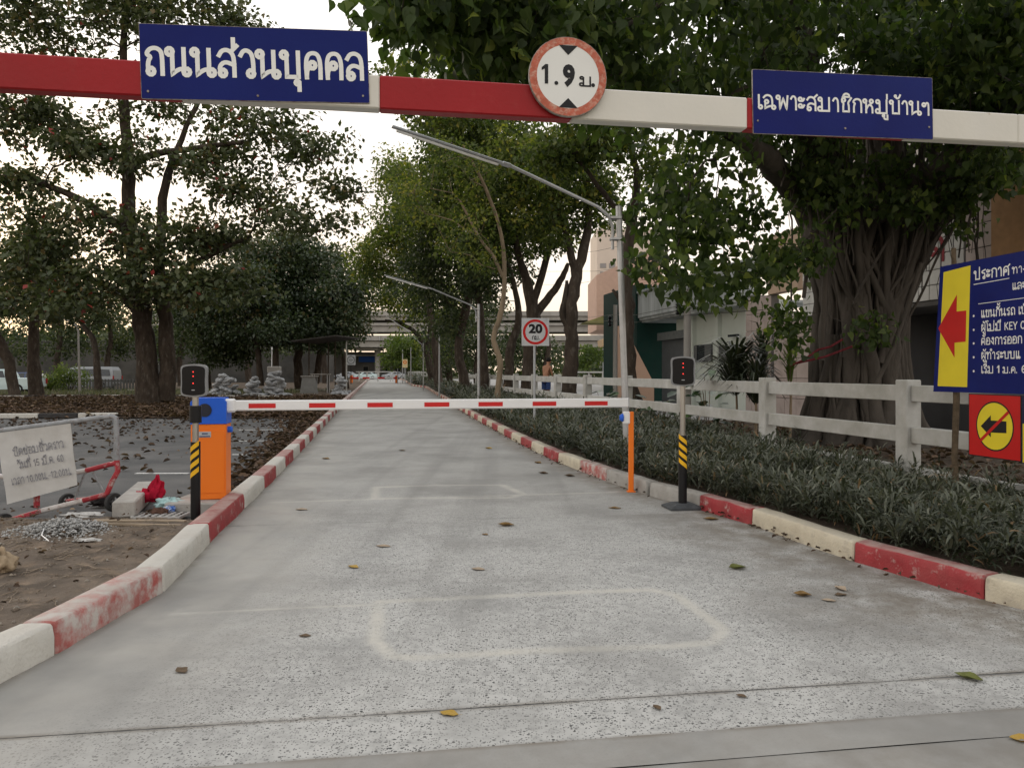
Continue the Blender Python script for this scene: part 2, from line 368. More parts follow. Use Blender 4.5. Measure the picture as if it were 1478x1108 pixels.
def thai(txt, o, ex, ey, width, height, weight, m, root, jitter=0.0, name='lettering'):
    """stroke lettering: width = whole line, height = height of a consonant, weight = stroke/height"""
    x = 0; st = []; hi = False
    def put(items, dx, dy=0):
        for it in items:
            if isinstance(it, str): it = ('S', S_(it))
            elif it[0] not in ('L', 'S'): it = ('L', *it)
            if it[0] == 'L': p = LP_(it[1], it[2], *(it[3:4] or (.125,)))
            else: p = chaikin(it[1]) if len(it[1]) > 2 else it[1]
            st.append([(a+dx+(random.uniform(-1, 1)*jitter), b+dy+(random.uniform(-1, 1)*jitter)) for a, b in p])
    for c in txt:
        if c in TH: w, items = TH[c]; put(items, x); x += w; hi = False
        elif c in UP: put(UP[c], x); hi = True
        elif c in TONE: put(TONE[c], x, .40 if hi else 0)
        elif c in DN: put(DN[c], x)
    sx = width/(x-.12); sy = height; hw = weight*height/2; ex = Vector(ex); ey = Vector(ey); nn = ex.cross(ey).normalized(); mb = MB(); o = Vector(o)
    for k, p in enumerate(st):
        q = [(a*sx, b*sy) for a, b in p]; n = len(q); L_ = []; R_ = []
        closed = math.hypot(q[0][0]-q[-1][0], q[0][1]-q[-1][1]) < 1e-6
        for i in range(n):
            a = q[i-1] if i else (q[-2] if closed else None); c = q[i+1] if i < n-1 else (q[1] if closed else None); b = q[i]
            d = []
            if a: d.append(Vector((b[0]-a[0], b[1]-a[1])).normalized())
            if c: d.append(Vector((c[0]-b[0], c[1]-b[1])).normalized())
            t = (d[0]+d[-1]); t = t.normalized() if t.length > .1 else d[-1]; kk = hw/max(.55, abs(t.dot(d[0])))
            if not closed and i == 0: b = (b[0]-t.x*hw*.8, b[1]-t.y*hw*.8)
            if not closed and i == n-1: b = (b[0]+t.x*hw*.8, b[1]+t.y*hw*.8)
            L_.append((b[0]-t.y*kk, b[1]+t.x*kk)); R_.append((b[0]+t.y*kk, b[1]-t.x*kk))
        off = .0012+.00006*(k % 9); V = [o+ex*a[0]+ey*a[1]+nn*off for a in L_+R_]
        mb.add(V, [[i, i+n, i+n+1, i+1] for i in range(n-1)])
    ob = mb.build(name, m, root, world=True); return ob
# ---------------------------------------------------------------- palette
M_CONC = mat('bare_concrete', (.40, .385, .36), .85, .15, 9, .35, 60, dirt=(.24, .22, .19), dscale=3, damt=.6)
M_RED = mat('kerb_red_paint', (.30, .038, .044), .6, .18, 5, .3, 60, col2=(.45, .36, .33), thr=.63, soft=.07, dirt=(.24, .10, .09), dust=.7)
M_REDOLD = mat('kerb_worn_red_paint', (.40, .10, .09), .7, .18, 4, .3, 60, col2=(.50, .47, .44), thr=.50, soft=.10, dirt=(.3, .2, .18), dust=.8)
M_WHT = mat('kerb_white_paint', (.54, .53, .49), .65, .08, 5, .3, 60, col2=(.42, .40, .36), thr=.62, soft=.07, dirt=(.40, .37, .32), dust=.5)
M_CREAM = mat('kerb_cream_paint', (.55, .50, .39), .65, .08, 5, .3, 60, col2=(.42, .38, .31), thr=.60, soft=.07, dirt=(.34, .29, .22), dust=.3)
M_KBLK = mat('kerb_black_paint', (.03, .03, .032), .6, .2, 8, .2, 60, dirt=(.12, .11, .1))
M_GREYK = mat('kerb_bare_grey', (.34, .33, .31), .85, .12, 8, .4, 50, dirt=(.22, .2, .17), dust=.5)
M_STEEL = mat('galvanised_steel', (.42, .43, .44), .38, .08, 12, metal=.6)
M_STAIN = mat('stainless_tube', (.42, .41, .39), .28, .05, 8, metal=.9)
M_BLK = mat('black_plastic', (.012, .012, .013), .35, .1, 20)
M_GLS = mat('black_gloss_panel', (.006, .006, .007), .3, .05, 5)
M_LGREY = mat('silver_plastic', (.40, .41, .42), .35, .05, 10)
M_YEL = mat('yellow_tape', (.75, .42, .02), .45, .06, 10)
M_ORG = mat('orange_powder_coat', (.83, .19, .018), .42, .05, 3, .05, 200, dirt=(.62, .17, .04), damt=.35)
M_BLUEC = mat('blue_powder_coat', (.022, .115, .60), .38, .05, 4, .05, 200)
M_WPL = mat('white_aluminium', (.76, .76, .76), .35, .03, 4)
M_RPL = mat('red_reflective_tape', (.56, .025, .025), .35, .06, 30)
M_SIGNB = mat('sign_blue', (.004, .009, .115), .42, .10, 5, .04, 90, dirt=(.008, .022, .15)); M_SIGNB.node_tree.nodes['Principled BSDF'].inputs['Specular IOR Level'].default_value = .12
M_SIGNW = mat('sign_white', (.72, .72, .70), .45, .04, 6)
M_TXT = mat('lettering_white', (.78, .78, .76), .5, .03, 10)
M_INK = mat('lettering_black', (.012, .012, .014), .5, .03, 10)
M_SIGNY = mat('sign_yellow', (.74, .60, .03), .45, .04, 5)
M_SIGNR = mat('sign_red', (.50, .012, .012), .42, .05, 5)
M_BARK = mat('dark_bark', (.060, .047, .037), .95, .35, 5, 1.0, 22, col2=(.12, .105, .09), thr=.62, stretch=(1, 1, .35))
M_BARKG = mat('pale_grey_bark', (.070, .061, .052), .9, .3, 4, .8, 20, col2=(.07, .06, .05), thr=.62, stretch=(1, 1, .35))
M_BARKT = mat('tan_bark', (.22, .17, .115), .9, .25, 5, .7, 22, stretch=(1, 1, .35))
M_FENCE = mat('fence_white_paint', (.50, .50, .48), .7, .08, 4, .2, 70, dirt=(.27, .26, .22), dscale=2.2, damt=.7)
GR = lambda a: tuple(a)
LM_ALM = leafmat('almond_foliage', [(0, (.028, .038, .016)), (.45, (.068, .088, .036)), (.8, (.12, .125, .055)), (.955, (.16, .11, .045)), (.975, (.22, .035, .022)), (1, (.30, .03, .03))], .26, .5, .45)
LM_MANGO = leafmat('mango_foliage', [(0, (.014, .026, .010)), (.5, (.040, .062, .024)), (.85, (.082, .105, .042)), (.97, (.12, .07, .03)), (1, (.16, .06, .03))], .22, .45, .5)
LM_VERGE = leafmat('verge_foliage', [(0, (.028, .046, .013)), (.45, (.080, .105, .028)), (.8, (.17, .185, .042)), (1, (.32, .26, .05))], .50)
LM_DULL = leafmat('dull_green_foliage', [(0, (.022, .035, .015)), (.5, (.05, .07, .03)), (1, (.11, .12, .045))], .3)
LM_HEART = leafmat('heart_leaf_foliage', [(0, (.020, .036, .010)), (.45, (.050, .078, .022)), (.8, (.105, .138, .034)), (1, (.24, .27, .06))], .48, .5, .3)
LM_SHRUB = leafmat('light_shrub_foliage', [(0, (.05, .08, .018)), (.6, (.11, .15, .03)), (1, (.19, .22, .05))], .4)
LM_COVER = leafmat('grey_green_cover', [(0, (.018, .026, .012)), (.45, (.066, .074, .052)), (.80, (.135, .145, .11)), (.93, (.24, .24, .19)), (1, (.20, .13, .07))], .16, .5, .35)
LM_LITTER = leafmat('dry_leaf_litter', [(0, (.032, .021, .015)), (.5, (.088, .056, .038)), (.85, (.17, .115, .078)), (1, (.28, .21, .145))], .1, .75, .2)
LM_GRASS = leafmat('verge_grass_blades', [(0, (.04, .05, .02)), (.6, (.09, .11, .04)), (1, (.20, .18, .08))], .2)
# ---------------------------------------------------------------- leaves and trees
T_QUAD = (np.array([(0, 0, 0), (.32, .45, .07), (0, 1, -.05), (-.32, .45, .07)]), [np.array([[0, 1, 2, 3]])])
T_OVAL = (np.array([(0, 0, 0), (.24, .35, .05), (.22, .75, .04), (0, 1, -.06), (-.22, .75, .04), (-.24, .35, .05)]), [np.array([[0, 1, 2, 3], [0, 3, 4, 5]])])
T_HEART = (np.array([(0, 0, 0), (.20, -.07, .03), (.40, .10, .07), (.39, .36, .08), (.20, .70, .04), (.02, 1.12, -.12), (-.20, .70, .04), (-.39, .36, .08), (-.40, .10, .07), (-.20, -.07, .03), (0, .62, -.02)]),
           [np.array([[0, 1, 2, 3], [0, 3, 4, 10], [10, 4, 5, 6], [0, 10, 6, 7], [0, 7, 8, 9]])])
T_LANCE = (np.array([(-.05, 0, 0), (.05, 0, 0), (.085, .4, .26), (-.085, .4, .26), (.06, .75, .34), (-.06, .75, .34), (0, 1.05, .22)]), [np.array([[0, 1, 2, 3], [3, 2, 4, 5]]), np.array([[5, 4, 6]])])
T_STRIP = (np.array([(-.02, 0, 0), (.02, 0, 0), (.03, .35, .30), (-.03, .35, .30), (.026, .7, .36), (-.026, .7, .36), (0, 1.05, .15)]), [np.array([[0, 1, 2, 3], [3, 2, 4, 5]]), np.array([[5, 4, 6]])])
def leaves(C, size, tmpl, axis, normal, tint):
    """C (n,3); size (n,); axis & normal (n,3) -> V, F, tint per vertex"""
    T, FF = tmpl; n = len(C)
    a = axis/np.linalg.norm(axis, axis=1)[:, None]
    x = np.cross(a, normal); x /= (np.linalg.norm(x, axis=1)[:, None]+1e-9); z = np.cross(x, a)
    V = C[:, None, :]+size[:, None, None]*(T[None, :, 0, None]*x[:, None]+T[None, :, 1, None]*a[:, None]+T[None, :, 2, None]*z[:, None])
    k = len(T); off = (np.arange(n)*k)[:, None, None]
    return V.reshape(-1, 3), [(f[None]+off).reshape(-1, f.shape[1]) for f in FF], np.repeat(tint, k)
def clump_leaves(cl, n, rad, flat, size, droop, tmpl, tm=.5, ts=.2, oddp=.0, sj=.25):
    cl = np.asarray(cl); k = len(cl)
    idx = np.repeat(np.arange(k), n); m = len(idx)
    off = rng.normal(0, 1, (m, 3)); off /= np.linalg.norm(off, axis=1)[:, None]
    off *= (rng.random(m)**.45*rad)[:, None]; off[:, 2] *= flat
    cr = rng.normal(0, .13, k); sizes = size*(1+sj*rng.normal(0, 1, m).clip(-1.8, 1.8))
    ax = off*1.0/rad+rng.normal(0, .75, (m, 3)); ax[:, 2] -= droop
    nm = rng.normal(0, .55, (m, 3)); nm[:, 2] += .9 if droop < 1 else .1
    if droop >= 1: nm[:, 1] -= .5
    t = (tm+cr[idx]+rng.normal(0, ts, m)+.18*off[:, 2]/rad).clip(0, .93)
    if oddp: t = np.where(rng.random(m) < oddp, rng.uniform(.95, 1, m), t)
    return leaves(cl[idx]+off, sizes, tmpl, ax, nm, t)
def tubes_np(segs, nside=5):
    """segs: list of (pts(k,3), radii(k)) -> V,F"""
    V = []; F = []; o = 0
    for pts, rad in segs:
        pts = np.asarray(pts, float); k = len(pts); d = np.gradient(pts, axis=0); d /= np.linalg.norm(d, axis=1)[:, None]+1e-9
        ref = np.array([1., 0, 0]) if abs(d[0][2]) > .7 else np.array([0, 0, 1.])
        nx = np.cross(d, ref); nx /= np.linalg.norm(nx, axis=1)[:, None]+1e-9; ny = np.cross(d, nx)
        m = nside if max(rad) > .03 else 3
        a = np.arange(m)*2*math.pi/m
        V.append((pts[:, None]+np.asarray(rad)[:, None, None]*(np.cos(a)[None, :, None]*nx[:, None]+np.sin(a)[None, :, None]*ny[:, None])).reshape(-1, 3))
        i = np.arange(k-1)[:, None]*m; j = np.arange(m)[None]; j2 = (j+1) % m
        F.append(np.stack([i+j, i+m+j, i+m+j2, i+j2], -1).reshape(-1, 4)+o); o += k*m
    return np.concatenate(V), np.concatenate(F)
def grow(trunks, tips, tipr=.012, power=2.2, wig=.08):
    """trunks: list of (pts, radii). Twig tips join the nearest branch: returns branch segments."""
    nodes = []; par = []; fixed = []
    for pts, rad in trunks:
        pts = [np.array(p, float) for p in pts]; prev = -1
        for i in range(len(pts)):
            if i:
                for t in (1/3, 2/3):
                    nodes.append(pts[i-1]*(1-t)+pts[i]*t); par.append(prev); fixed.append(rad[i-1]*(1-t)+rad[i]*t); prev = len(nodes)-1
            nodes.append(pts[i]); par.append(prev); fixed.append(rad[i]); prev = len(nodes)-1
    nfix = len(nodes); lo = min(n[2] for n in nodes); hi = max(n[2] for n in nodes)
    tips = sorted([np.array(t) for t in tips], key=lambda t: min(np.linalg.norm(t-n) for n in nodes[:nfix:3]))
    A = np.zeros((nfix+len(tips)*8, 3)); A[:nfix] = nodes; n = nfix; kids = [0]*len(A)
    usable = [i for i in range(nfix) if nodes[i][2] > lo+.35*(hi-lo)]; mask = np.zeros(len(A)); mask[:] = 1e6; mask[usable] = 0
    mask[:nfix] += 0
    for t in tips:
        d = np.linalg.norm(A[:n]-t, axis=1)+mask[:n]+np.maximum(0, A[:n, 2]-t[2]+.2)*1.3
        j = int(np.argmin(d)); a = A[j]; D = np.linalg.norm(t-a); k = int(min(6, max(1, D//.45)))
        for q in range(1, k+1):
            f = q/k; p = a*(1-f)+t*f
            if q < k: p = p+rng.normal(0, wig*D**.6*.5, 3); p[2] += .10*D*math.sin(math.pi*f)
            A[n] = p; par.append(j); mask[n] = 0; j = n; n += 1
    w = np.zeros(n)
    haschild = np.zeros(n, bool)
    for i in range(n):
        if par[i] >= 0: haschild[par[i]] = True
    for i in range(n-1, -1, -1):
        if not haschild[i]: w[i] = tipr**power
        if par[i] >= 0: w[par[i]] += w[i]
    rad = w**(1/power); segs = []
    for pts, r in trunks: pass
    done = np.zeros(n, bool)
    children = {}
    for i in range(n):
        if i >= nfix: children.setdefault(par[i], []).append(i)
    def walk(start, parent):
        chain = [parent, start]; cur = start
        while cur in children:
            ch = sorted(children[cur], key=lambda c: -w[c]); 
            for c in ch[1:]: stack.append((c, cur))
            cur = ch[0]; chain.append(cur)
        return chain
    stack = [(c, p) for p in list(children) if p < nfix for c in children[p]]
    while stack:
        c, p = stack.pop(); ch = walk(c, p)
        rr = rad[ch].copy(); lim = fixed[p] if p < nfix else rad[p]
        rr[0] = min(rr[1]*1.05, lim); rr = np.minimum(rr, .16); segs.append((A[ch], rr))
    return segs
def blob_tips(blobs, flatten=1.0):
    """blobs: (u,v,Y, rx px, rz px, ry m, n) -> world cluster centres"""
    out = []
    for u, v, y, rx, rz, ry, n in blobs:
        c = P(u, v, y); ax = rx/FPX*y; az = rz/FPX*y
        d = rng.normal(0, 1, (n, 3)); d /= np.linalg.norm(d, axis=1)[:, None]; d *= (rng.random(n)**.5)[:, None]
        out.append(np.array(c)+d*np.array([ax, ry, az]))
    return np.concatenate(out)
def tree(name, label, cat, trunks, blobs, lm, bark, leaf=.16, n=60, rad=.6, flat=.6, droop=.3, tmpl=T_QUAD, tm=.45, odd=0.0,
         group=None, tipr=.010, tops=None, nside=8, ts=.2):
    """trunks: list of (Y, [(u,v,radius px)...]) in photo pixels; the first point stands on the ground"""
    tr = []
    for y, pts in trunks:
        w = []; r = []
        for q in pts:
            yy = y+(q[3] if len(q) > 3 else 0); w.append(np.array(P(q[0], q[1], yy))); r.append(q[2]/FPX*yy)
        tr.append((w, r))
    b0 = tr[0][0][0].copy(); tr[0][0][0][2] = min(tr[0][0][0][2], 0.0)-.05
    root = empty(name, (b0[0], b0[1], max(0, tr[0][0][0][2])), 0, label, cat, group)
    tips = blob_tips(blobs); segs = grow(tr, tips, tipr)
    full = []
    for w, r in tr:                                     # smooth, slightly wandering trunk
        w = np.array(w); k = len(w); t = np.linspace(0, k-1, (k-1)*4+1); i = np.minimum(t.astype(int), k-2); f = (t-i)[:, None]
        p0 = w[np.maximum(i-1, 0)]; p1 = w[i]; p2 = w[i+1]; p3 = w[np.minimum(i+2, k-1)]
        c = .5*((2*p1)+(-p0+p2)*f+(2*p0-5*p1+4*p2-p3)*f**2+(-p0+3*p1-3*p2+p3)*f**3)
        rr = np.interp(t, np.arange(k), r); c[2:-1] += rng.normal(0, .10, (len(c)-3, 3))*rr[2:-1, None]
        full.append((c, rr*(1+rng.normal(0, .04, len(rr)))))
    V, F = tubes_np(full, 12); np_mesh('trunk', V, F, bark, root, smooth=True)
    V, F = tubes_np(segs, 5); np_mesh('branches', V, F, bark, root, smooth=True)
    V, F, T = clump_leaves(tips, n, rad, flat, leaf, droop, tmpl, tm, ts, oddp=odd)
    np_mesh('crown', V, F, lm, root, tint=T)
    return root
# ---------------------------------------------------------------- ground, lot, road
M_EARTH = mat('dry_earth', (.135, .108, .085), .95, .45, 3, 1.0, 30, col2=(.24, .18, .13), thr=.58, soft=.08, dirt=(.10, .08, .065), dscale=9)
M_BED = mat('bed_soil', (.075, .058, .045), .95, .3, 3, .9, 30, dirt=(.13, .10, .07))
M_LOT = mat('lot_asphalt', (.095, .096, .097), .95, .12, 1.2, .35, 120, dirt=(.19, .18, .17), dscale=.6, damt=.6)
M_ASPH = mat('joint_filler', (.17, .168, .16), .9, .2, 30, .5, 60)
M_STREET = mat('street_concrete', (.30, .295, .285), .85, .1, 1, .2, 60)
M_LINE = mat('worn_line_paint', (.62, .62, .60), .7, .1, 12, col2=(.2, .2, .2), thr=.6)
M_GRASSG = mat('grassy_ground', (.085, .095, .045), .95, .35, .8, .6, 20, col2=(.15, .12, .08), thr=.55)
def sheet(name, poly, z, m, parent=None, world=True):
    b = MB(); b.prism(poly, (0, 0, z-.02), (1, 0, 0), (0, 1, 0), .02); return b.build(name, m, parent)
tag(sheet('ground', [(-900, -60), (900, -60), (900, 1800), (-900, 1800)], -.06, M_GRASSG), kind='structure')
# kerb lines: base of each kerb face on the road, from the photograph
KL = [(-2.30, 2.0), (-2.40, 3.0), (-2.46, 3.71), (-2.42, 4.08), (-2.40, 4.6), (-2.38, 5.25), (-2.50, 6.0), (-2.65, 6.74), (-2.93, 8.45), (-3.27, 10.5), (-3.86, 13.9), (-6.42, 28.2), (-9.55, 46), (-16.4, 85), (-23.5, 125), (-31, 170)]
KR = [(5.2, 1.0), (4.0, 2.6), (3.22, 4.84), (3.10, 5.06), (2.69, 6.08), (2.34, 7.53), (2.03, 8.37), (1.62, 9.4), (1.29, 10.54), (.71, 12.9), (.015, 16.8), (-1.15, 24.1), (-2.15, 30.8), (-4.35, 46), (-6.4, 60), (-8.0, 71), (-10.4, 80), (-17.5, 125), (-25.5, 170)]
def kx(K, y):
    for a, b in zip(K, K[1:]):
        if a[1] <= y <= b[1]: t = (y-a[1])/(b[1]-a[1]); return a[0]*(1-t)+b[0]*t
    return K[-1][0] if y > K[-1][1] else K[0][0]
lot = [(-2.9, 7.9)]+[(kx(KL, y)-.15, y) for y in (8.4, 10.5, 14, 20, 28, 37)]+[(-11, 37), (-14, 27), (-22, 24.5), (-60, 24.5), (-60, 6.6), (-5.6, 7.2)]
tag(sheet('parking_lot', lot, -.012, M_LOT), kind='structure')
# parking bay lines
lb = MB()
def gline(a, b_, w, z):
    a = G(*a); b_ = G(*b_); lb.beam((a.x, a.y, z), (b_.x, b_.y, z), w, .004)
for a, b_ in (((196, 682), (272, 682)), ((335, 636), (395, 635)), ((335, 655), (392, 656)), ((150, 726), (215, 718)), ((335, 683), (355, 683)), ((345, 620), (420, 619))):
    gline(a, b_, .09, -.008)
tag(lb.build('bay_line_markings', M_LINE), kind='structure')
# street beyond the white fence and verge
tag(sheet('street', [(14, -5), (60, -5), (60, 150), (-14.5, 150), (-9.5, 128), (2.2, 36), (7.2, 18)], .02, M_STREET), kind='structure')
# road: cast slabs with open joints
def concrete_road():
    m = bpy.data.materials.new('exposed_aggregate_concrete'); m.use_nodes = True; n = m.node_tree.nodes; l = m.node_tree.links
    b = n['Principled BSDF']; b.inputs['Roughness'].default_value = .85; b.inputs['Specular IOR Level'].default_value = .10
    geo = n.new('ShaderNodeNewGeometry')
    def noise(s, d=6, r=.6):
        z = n.new('ShaderNodeTexNoise'); z.inputs['Scale'].default_value = s; z.inputs['Detail'].default_value = d; z.inputs['Roughness'].default_value = r
        l.new(geo.outputs['Position'], z.inputs['Vector']); return z.outputs[0]
    def rng_(x, a, b_, c=0, d=1):
        q = n.new('ShaderNodeMapRange'); q.inputs[1].default_value = a; q.inputs[2].default_value = b_; q.inputs[3].default_value = c; q.inputs[4].default_value = d
        l.new(x, q.inputs[0]); return q.outputs[0]
    def mth(op, a, b_):
        q = n.new('ShaderNodeMath'); q.operation = op; q.use_clamp = op in ('ADD', 'SUBTRACT')
        for i, x in enumerate((a, b_)):
            if isinstance(x, (int, float)): q.inputs[i].default_value = x
            else: l.new(x, q.inputs[i])
        return q.outputs[0]
    def mix(f, a, c):
        x = n.new('ShaderNodeMix'); x.data_type = 'RGBA'; l.new(f, x.inputs['Factor'])
        for s, k in (('A', a), ('B', c)):
            if isinstance(k, tuple): x.inputs[s].default_value = (*k, 1)
            else: l.new(k, x.inputs[s])
        return x.outputs['Result']
    def att(name):
        a = n.new('ShaderNodeAttribute'); a.attribute_name = name; return a.outputs['Fac']
    scar, dirt, dustA, rough = att('scar'), att('dirt'), att('smooth_dust'), att('exposed')
    base = mix(rng_(noise(1.1), .35, .68), (.235, .235, .227), (.345, .342, .327))
    base = mix(mth('MULTIPLY', rng_(noise(7), .45, .7), .35), base, (.285, .285, .28))
    vo = n.new('ShaderNodeTexVoronoi'); vo.inputs['Scale'].default_value = 95; vo.inputs['Randomness'].default_value = 1; l.new(geo.outputs['Position'], vo.inputs['Vector'])
    spx = n.new('ShaderNodeSeparateColor'); l.new(vo.outputs['Color'], spx.inputs[0])
    pick = rng_(spx.outputs[0], .28, .45); dot = rng_(vo.outputs['Distance'], .40, .26)
    peb = mth('MULTIPLY', pick, dot)
    vo2 = n.new('ShaderNodeTexVoronoi'); vo2.inputs['Scale'].default_value = 42; l.new(geo.outputs['Position'], vo2.inputs['Vector'])
    sp2 = n.new('ShaderNodeSeparateColor'); l.new(vo2.outputs['Color'], sp2.inputs[0])
    peb2 = mth('MULTIPLY', rng_(sp2.outputs[1], .6, .72), rng_(vo2.outputs['Distance'], .36, .22))
    peb = mth('MAXIMUM', peb, peb2)
    ex = mth('MULTIPLY', mth('MULTIPLY', rough, rng_(noise(1.7, 4), .28, .5, .4, 1)), rng_(noise(14, 3), .3, .55, .4, 1))
    pm = mth('MULTIPLY', peb, ex)
    mort = mix(mth('MULTIPLY', ex, .75), base, (.52, .515, .495))
    col = mix(mth('MULTIPLY', pm, .95), mort, (.050, .052, .052))
    col = mix(mth('MULTIPLY', scar, rng_(noise(22), .25, .6, .55, 1)), col, (.53, .51, .46))
    col = mix(mth('MULTIPLY', dustA, rng_(noise(3.5), .3, .6, .4, .95)), col, (.385, .368, .335))
    col = mix(mth('MULTIPLY', dirt, rng_(noise(4.5), .30, .58, .12, 1)), col, (.155, .130, .10))
    col = mix(mth('MULTIPLY', rng_(noise(.7, 4), .48, .68), .55), col, (.20, .195, .185))
    mpt = n.new('ShaderNodeMapping'); mpt.inputs['Scale'].default_value = (1.5, .035, 1); mpt.inputs['Rotation'].default_value = (0, 0, .17); l.new(geo.outputs['Position'], mpt.inputs[0])
    zt = n.new('ShaderNodeTexNoise'); zt.inputs['Scale'].default_value = 1.3; zt.inputs['Detail'].default_value = 5; l.new(mpt.outputs[0], zt.inputs['Vector'])
    col = mix(mth('MULTIPLY', rng_(zt.outputs[0], .50, .72), .45), col, (.19, .187, .178))
    l.new(col, b.inputs['Base Color'])
    h = mth('ADD', mth('MULTIPLY', mth('SUBTRACT', 1, pm), .5), mth('MULTIPLY', noise(60), .35))
    bp = n.new('ShaderNodeBump'); bp.inputs['Strength'].default_value = .6; bp.inputs['Distance'].default_value = .006
    l.new(h, bp.inputs['Height']); l.new(bp.outputs[0], b.inputs['Normal'])
    MATS['road'] = m; return m
M_ROAD = concrete_road()
def segd(X, Y, a, b_):
    ax, ay = a; bx, by = b_; dx, dy = bx-ax, by-ay; t = ((X-ax)*dx+(Y-ay)*dy)/(dx*dx+dy*dy); t = np.clip(t, 0, 1)
    return np.hypot(X-ax-t*dx, Y-ay-t*dy)
def g2(u, v): p = G(u, v); return (p.x, p.y)
scars = []
def poly_scar(pts, w, closed=False):
    q = [g2(*p) for p in pts]
    if closed: q.append(q[0])
    for a, b_ in zip(q, q[1:]): scars.append((a, b_, w))
poly_scar([(547, 868), (700, 861), (850, 853), (940, 851), (975, 858), (1012, 884), (1044, 908), (1030, 926), (960, 933), (760, 939), (600, 949), (565, 947), (541, 925)], .035, True)
poly_scar([(245, 886), (400, 878), (547, 872)], .018)
poly_scar([(543, 703), (630, 700), (725, 700), (755, 713), (735, 718), (541, 719)], .045, True)
poly_scar([(390, 725), (541, 720), (755, 714), (850, 711), (930, 708)], .028)
JS = .150                                   # joints run square across the road: y rises .15 per metre to the right
def joint(y0): return y0
JN = [1.3, 2.84, 3.08, 3.46, 7.88, 14, 26, 44, 74, 104, 150]
road = empty('road', (0, 0, 0), kind='structure')
def vnoise(x, y, s, k=0):
    return (np.sin(x*s*1.7+y*s*.9+k)+np.sin(x*s*.8-y*s*1.9+2*k+1.3)+np.sin(x*s*3.1+y*s*2.7+k*3))/3
for i in range(len(JN)-1):
    y0, y1 = JN[i]+((0, 0, .004, .006)[i] if i < 4 else 0), JN[i+1]-((0, .004, .006)[i] if i < 3 else 0)
    res = .03 if y1 < 8 else (.05 if y1 < 15 else .4)
    ny = max(2, int((y1-y0)/res)); nx = max(6, int(6/res)) if y1 > 4 else int(9/res)
    T = np.linspace(0, 1, ny+1); S = np.linspace(0, 1, nx+1)
    yc = y0+(y1-y0)*T
    Xs = np.zeros((ny+1, nx+1)); Ys = np.zeros((ny+1, nx+1))
    for r_ in range(ny+1):
        yl = yc[r_]
        for _ in range(3): xl = kx(KL, yl)-.04; yl = yc[r_]+JS*xl
        yr = yc[r_]
        for _ in range(4): xr = kx(KR, yr)+.04; yr = yc[r_]+JS*xr
        if y1 < 4: xr = xr+.0
        Xs[r_] = xl+(xr-xl)*S; Ys[r_] = yc[r_]+JS*Xs[r_]
    Z = .002*vnoise(Xs, Ys, 1.3, i); lift = .0
    if i <= 1: lift = (.006, .010)[i]                    # smooth apron strip in front, a little proud
    if y1 < 8:
        edge = np.minimum((Ys-JS*Xs-y0) if i > 1 else 9, (y1-(Ys-JS*Xs)) if 0 < i < 3 else 9); wob = .004+.007*np.abs(vnoise(Xs*5, Ys, 5, i)); Z = Z-np.clip(wob-edge, 0, 1)*.25
    Z = Z+lift
    V = np.stack([Xs, Ys, Z], -1).reshape(-1, 3)
    a = (np.arange(ny)[:, None]*(nx+1)+np.arange(nx)[None]).ravel(); F = np.stack([a, a+1, a+nx+2, a+nx+1], -1)
    # skirts so each slab has thickness
    def edge_idx():
        top = list(range(nx+1)); bot = [ny*(nx+1)+k for k in range(nx, -1, -1)]; return top, bot
    o = np_mesh('slab', V, F, M_ROAD, road, smooth=True)
    if i: o.name = 'slab'
    me = o.data; x, y = Xs.ravel(), Ys.ravel()
    s = np.zeros(len(x))
    if y1 < 15:
        for p, q, w in scars: s = np.maximum(s, np.clip(1.5-segd(x, y, p, q)/(w*1.15), 0, 1)*(.75+.25*vnoise(x, y, 7, 2)))
    wr = np.array([kx(KR, yy) for yy in y]); wl = np.array([kx(KL, yy) for yy in y])
    dr = wr-x; dl = x-wl
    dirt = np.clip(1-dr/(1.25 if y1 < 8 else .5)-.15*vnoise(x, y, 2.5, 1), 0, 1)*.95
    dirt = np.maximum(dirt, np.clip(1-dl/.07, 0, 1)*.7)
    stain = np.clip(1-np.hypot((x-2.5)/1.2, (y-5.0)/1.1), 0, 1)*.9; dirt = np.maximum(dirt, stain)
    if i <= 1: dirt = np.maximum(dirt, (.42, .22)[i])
    if i < 4: q_ = y-JS*x; dirt = np.maximum(dirt, np.clip(1-np.minimum(np.abs(q_-3.46), np.abs(q_-3.08))/.035, 0, 1)*(.75+.25*vnoise(x, y, 3, 5)))
    dust = np.clip(1-(dl-.35)/1.0+.25*vnoise(x, y, 1.5, 4), 0, 1)*.85
    dust = np.maximum(dust, np.clip((y-7)/4, 0, 1)*.35)
    expo = np.clip((dl-.3)/.8+.2*vnoise(x, y, 2, 1), 0, 1)*np.clip(1-(y-6.5)/6, .25, 1)
    if i <= 1: expo *= .08; dust = np.maximum(dust*.3, .25)
    if i == 2: expo = np.maximum(expo, .75*np.clip(dl/.5, 0, 1))
    for nm, ar in (('scar', s), ('dirt', dirt), ('smooth_dust', dust), ('exposed', expo)):
        at = me.attributes.new(nm, 'FLOAT', 'POINT'); at.data.foreach_set('value', ar.astype(np.float32))
tag(sheet('road_base', [(-8, .4), (9, .4), (5, 4), (3.6, 5), (2.2, 9.5), (.7, 14), (-2, 31), (-24, 165), (-30, 165), (-9.5, 46), (-6.4, 28.2), (-3.3, 10.5), (-2.5, 6), (-2.5, 4), (-8, 2.5)], -.0035, M_ASPH), kind='structure')
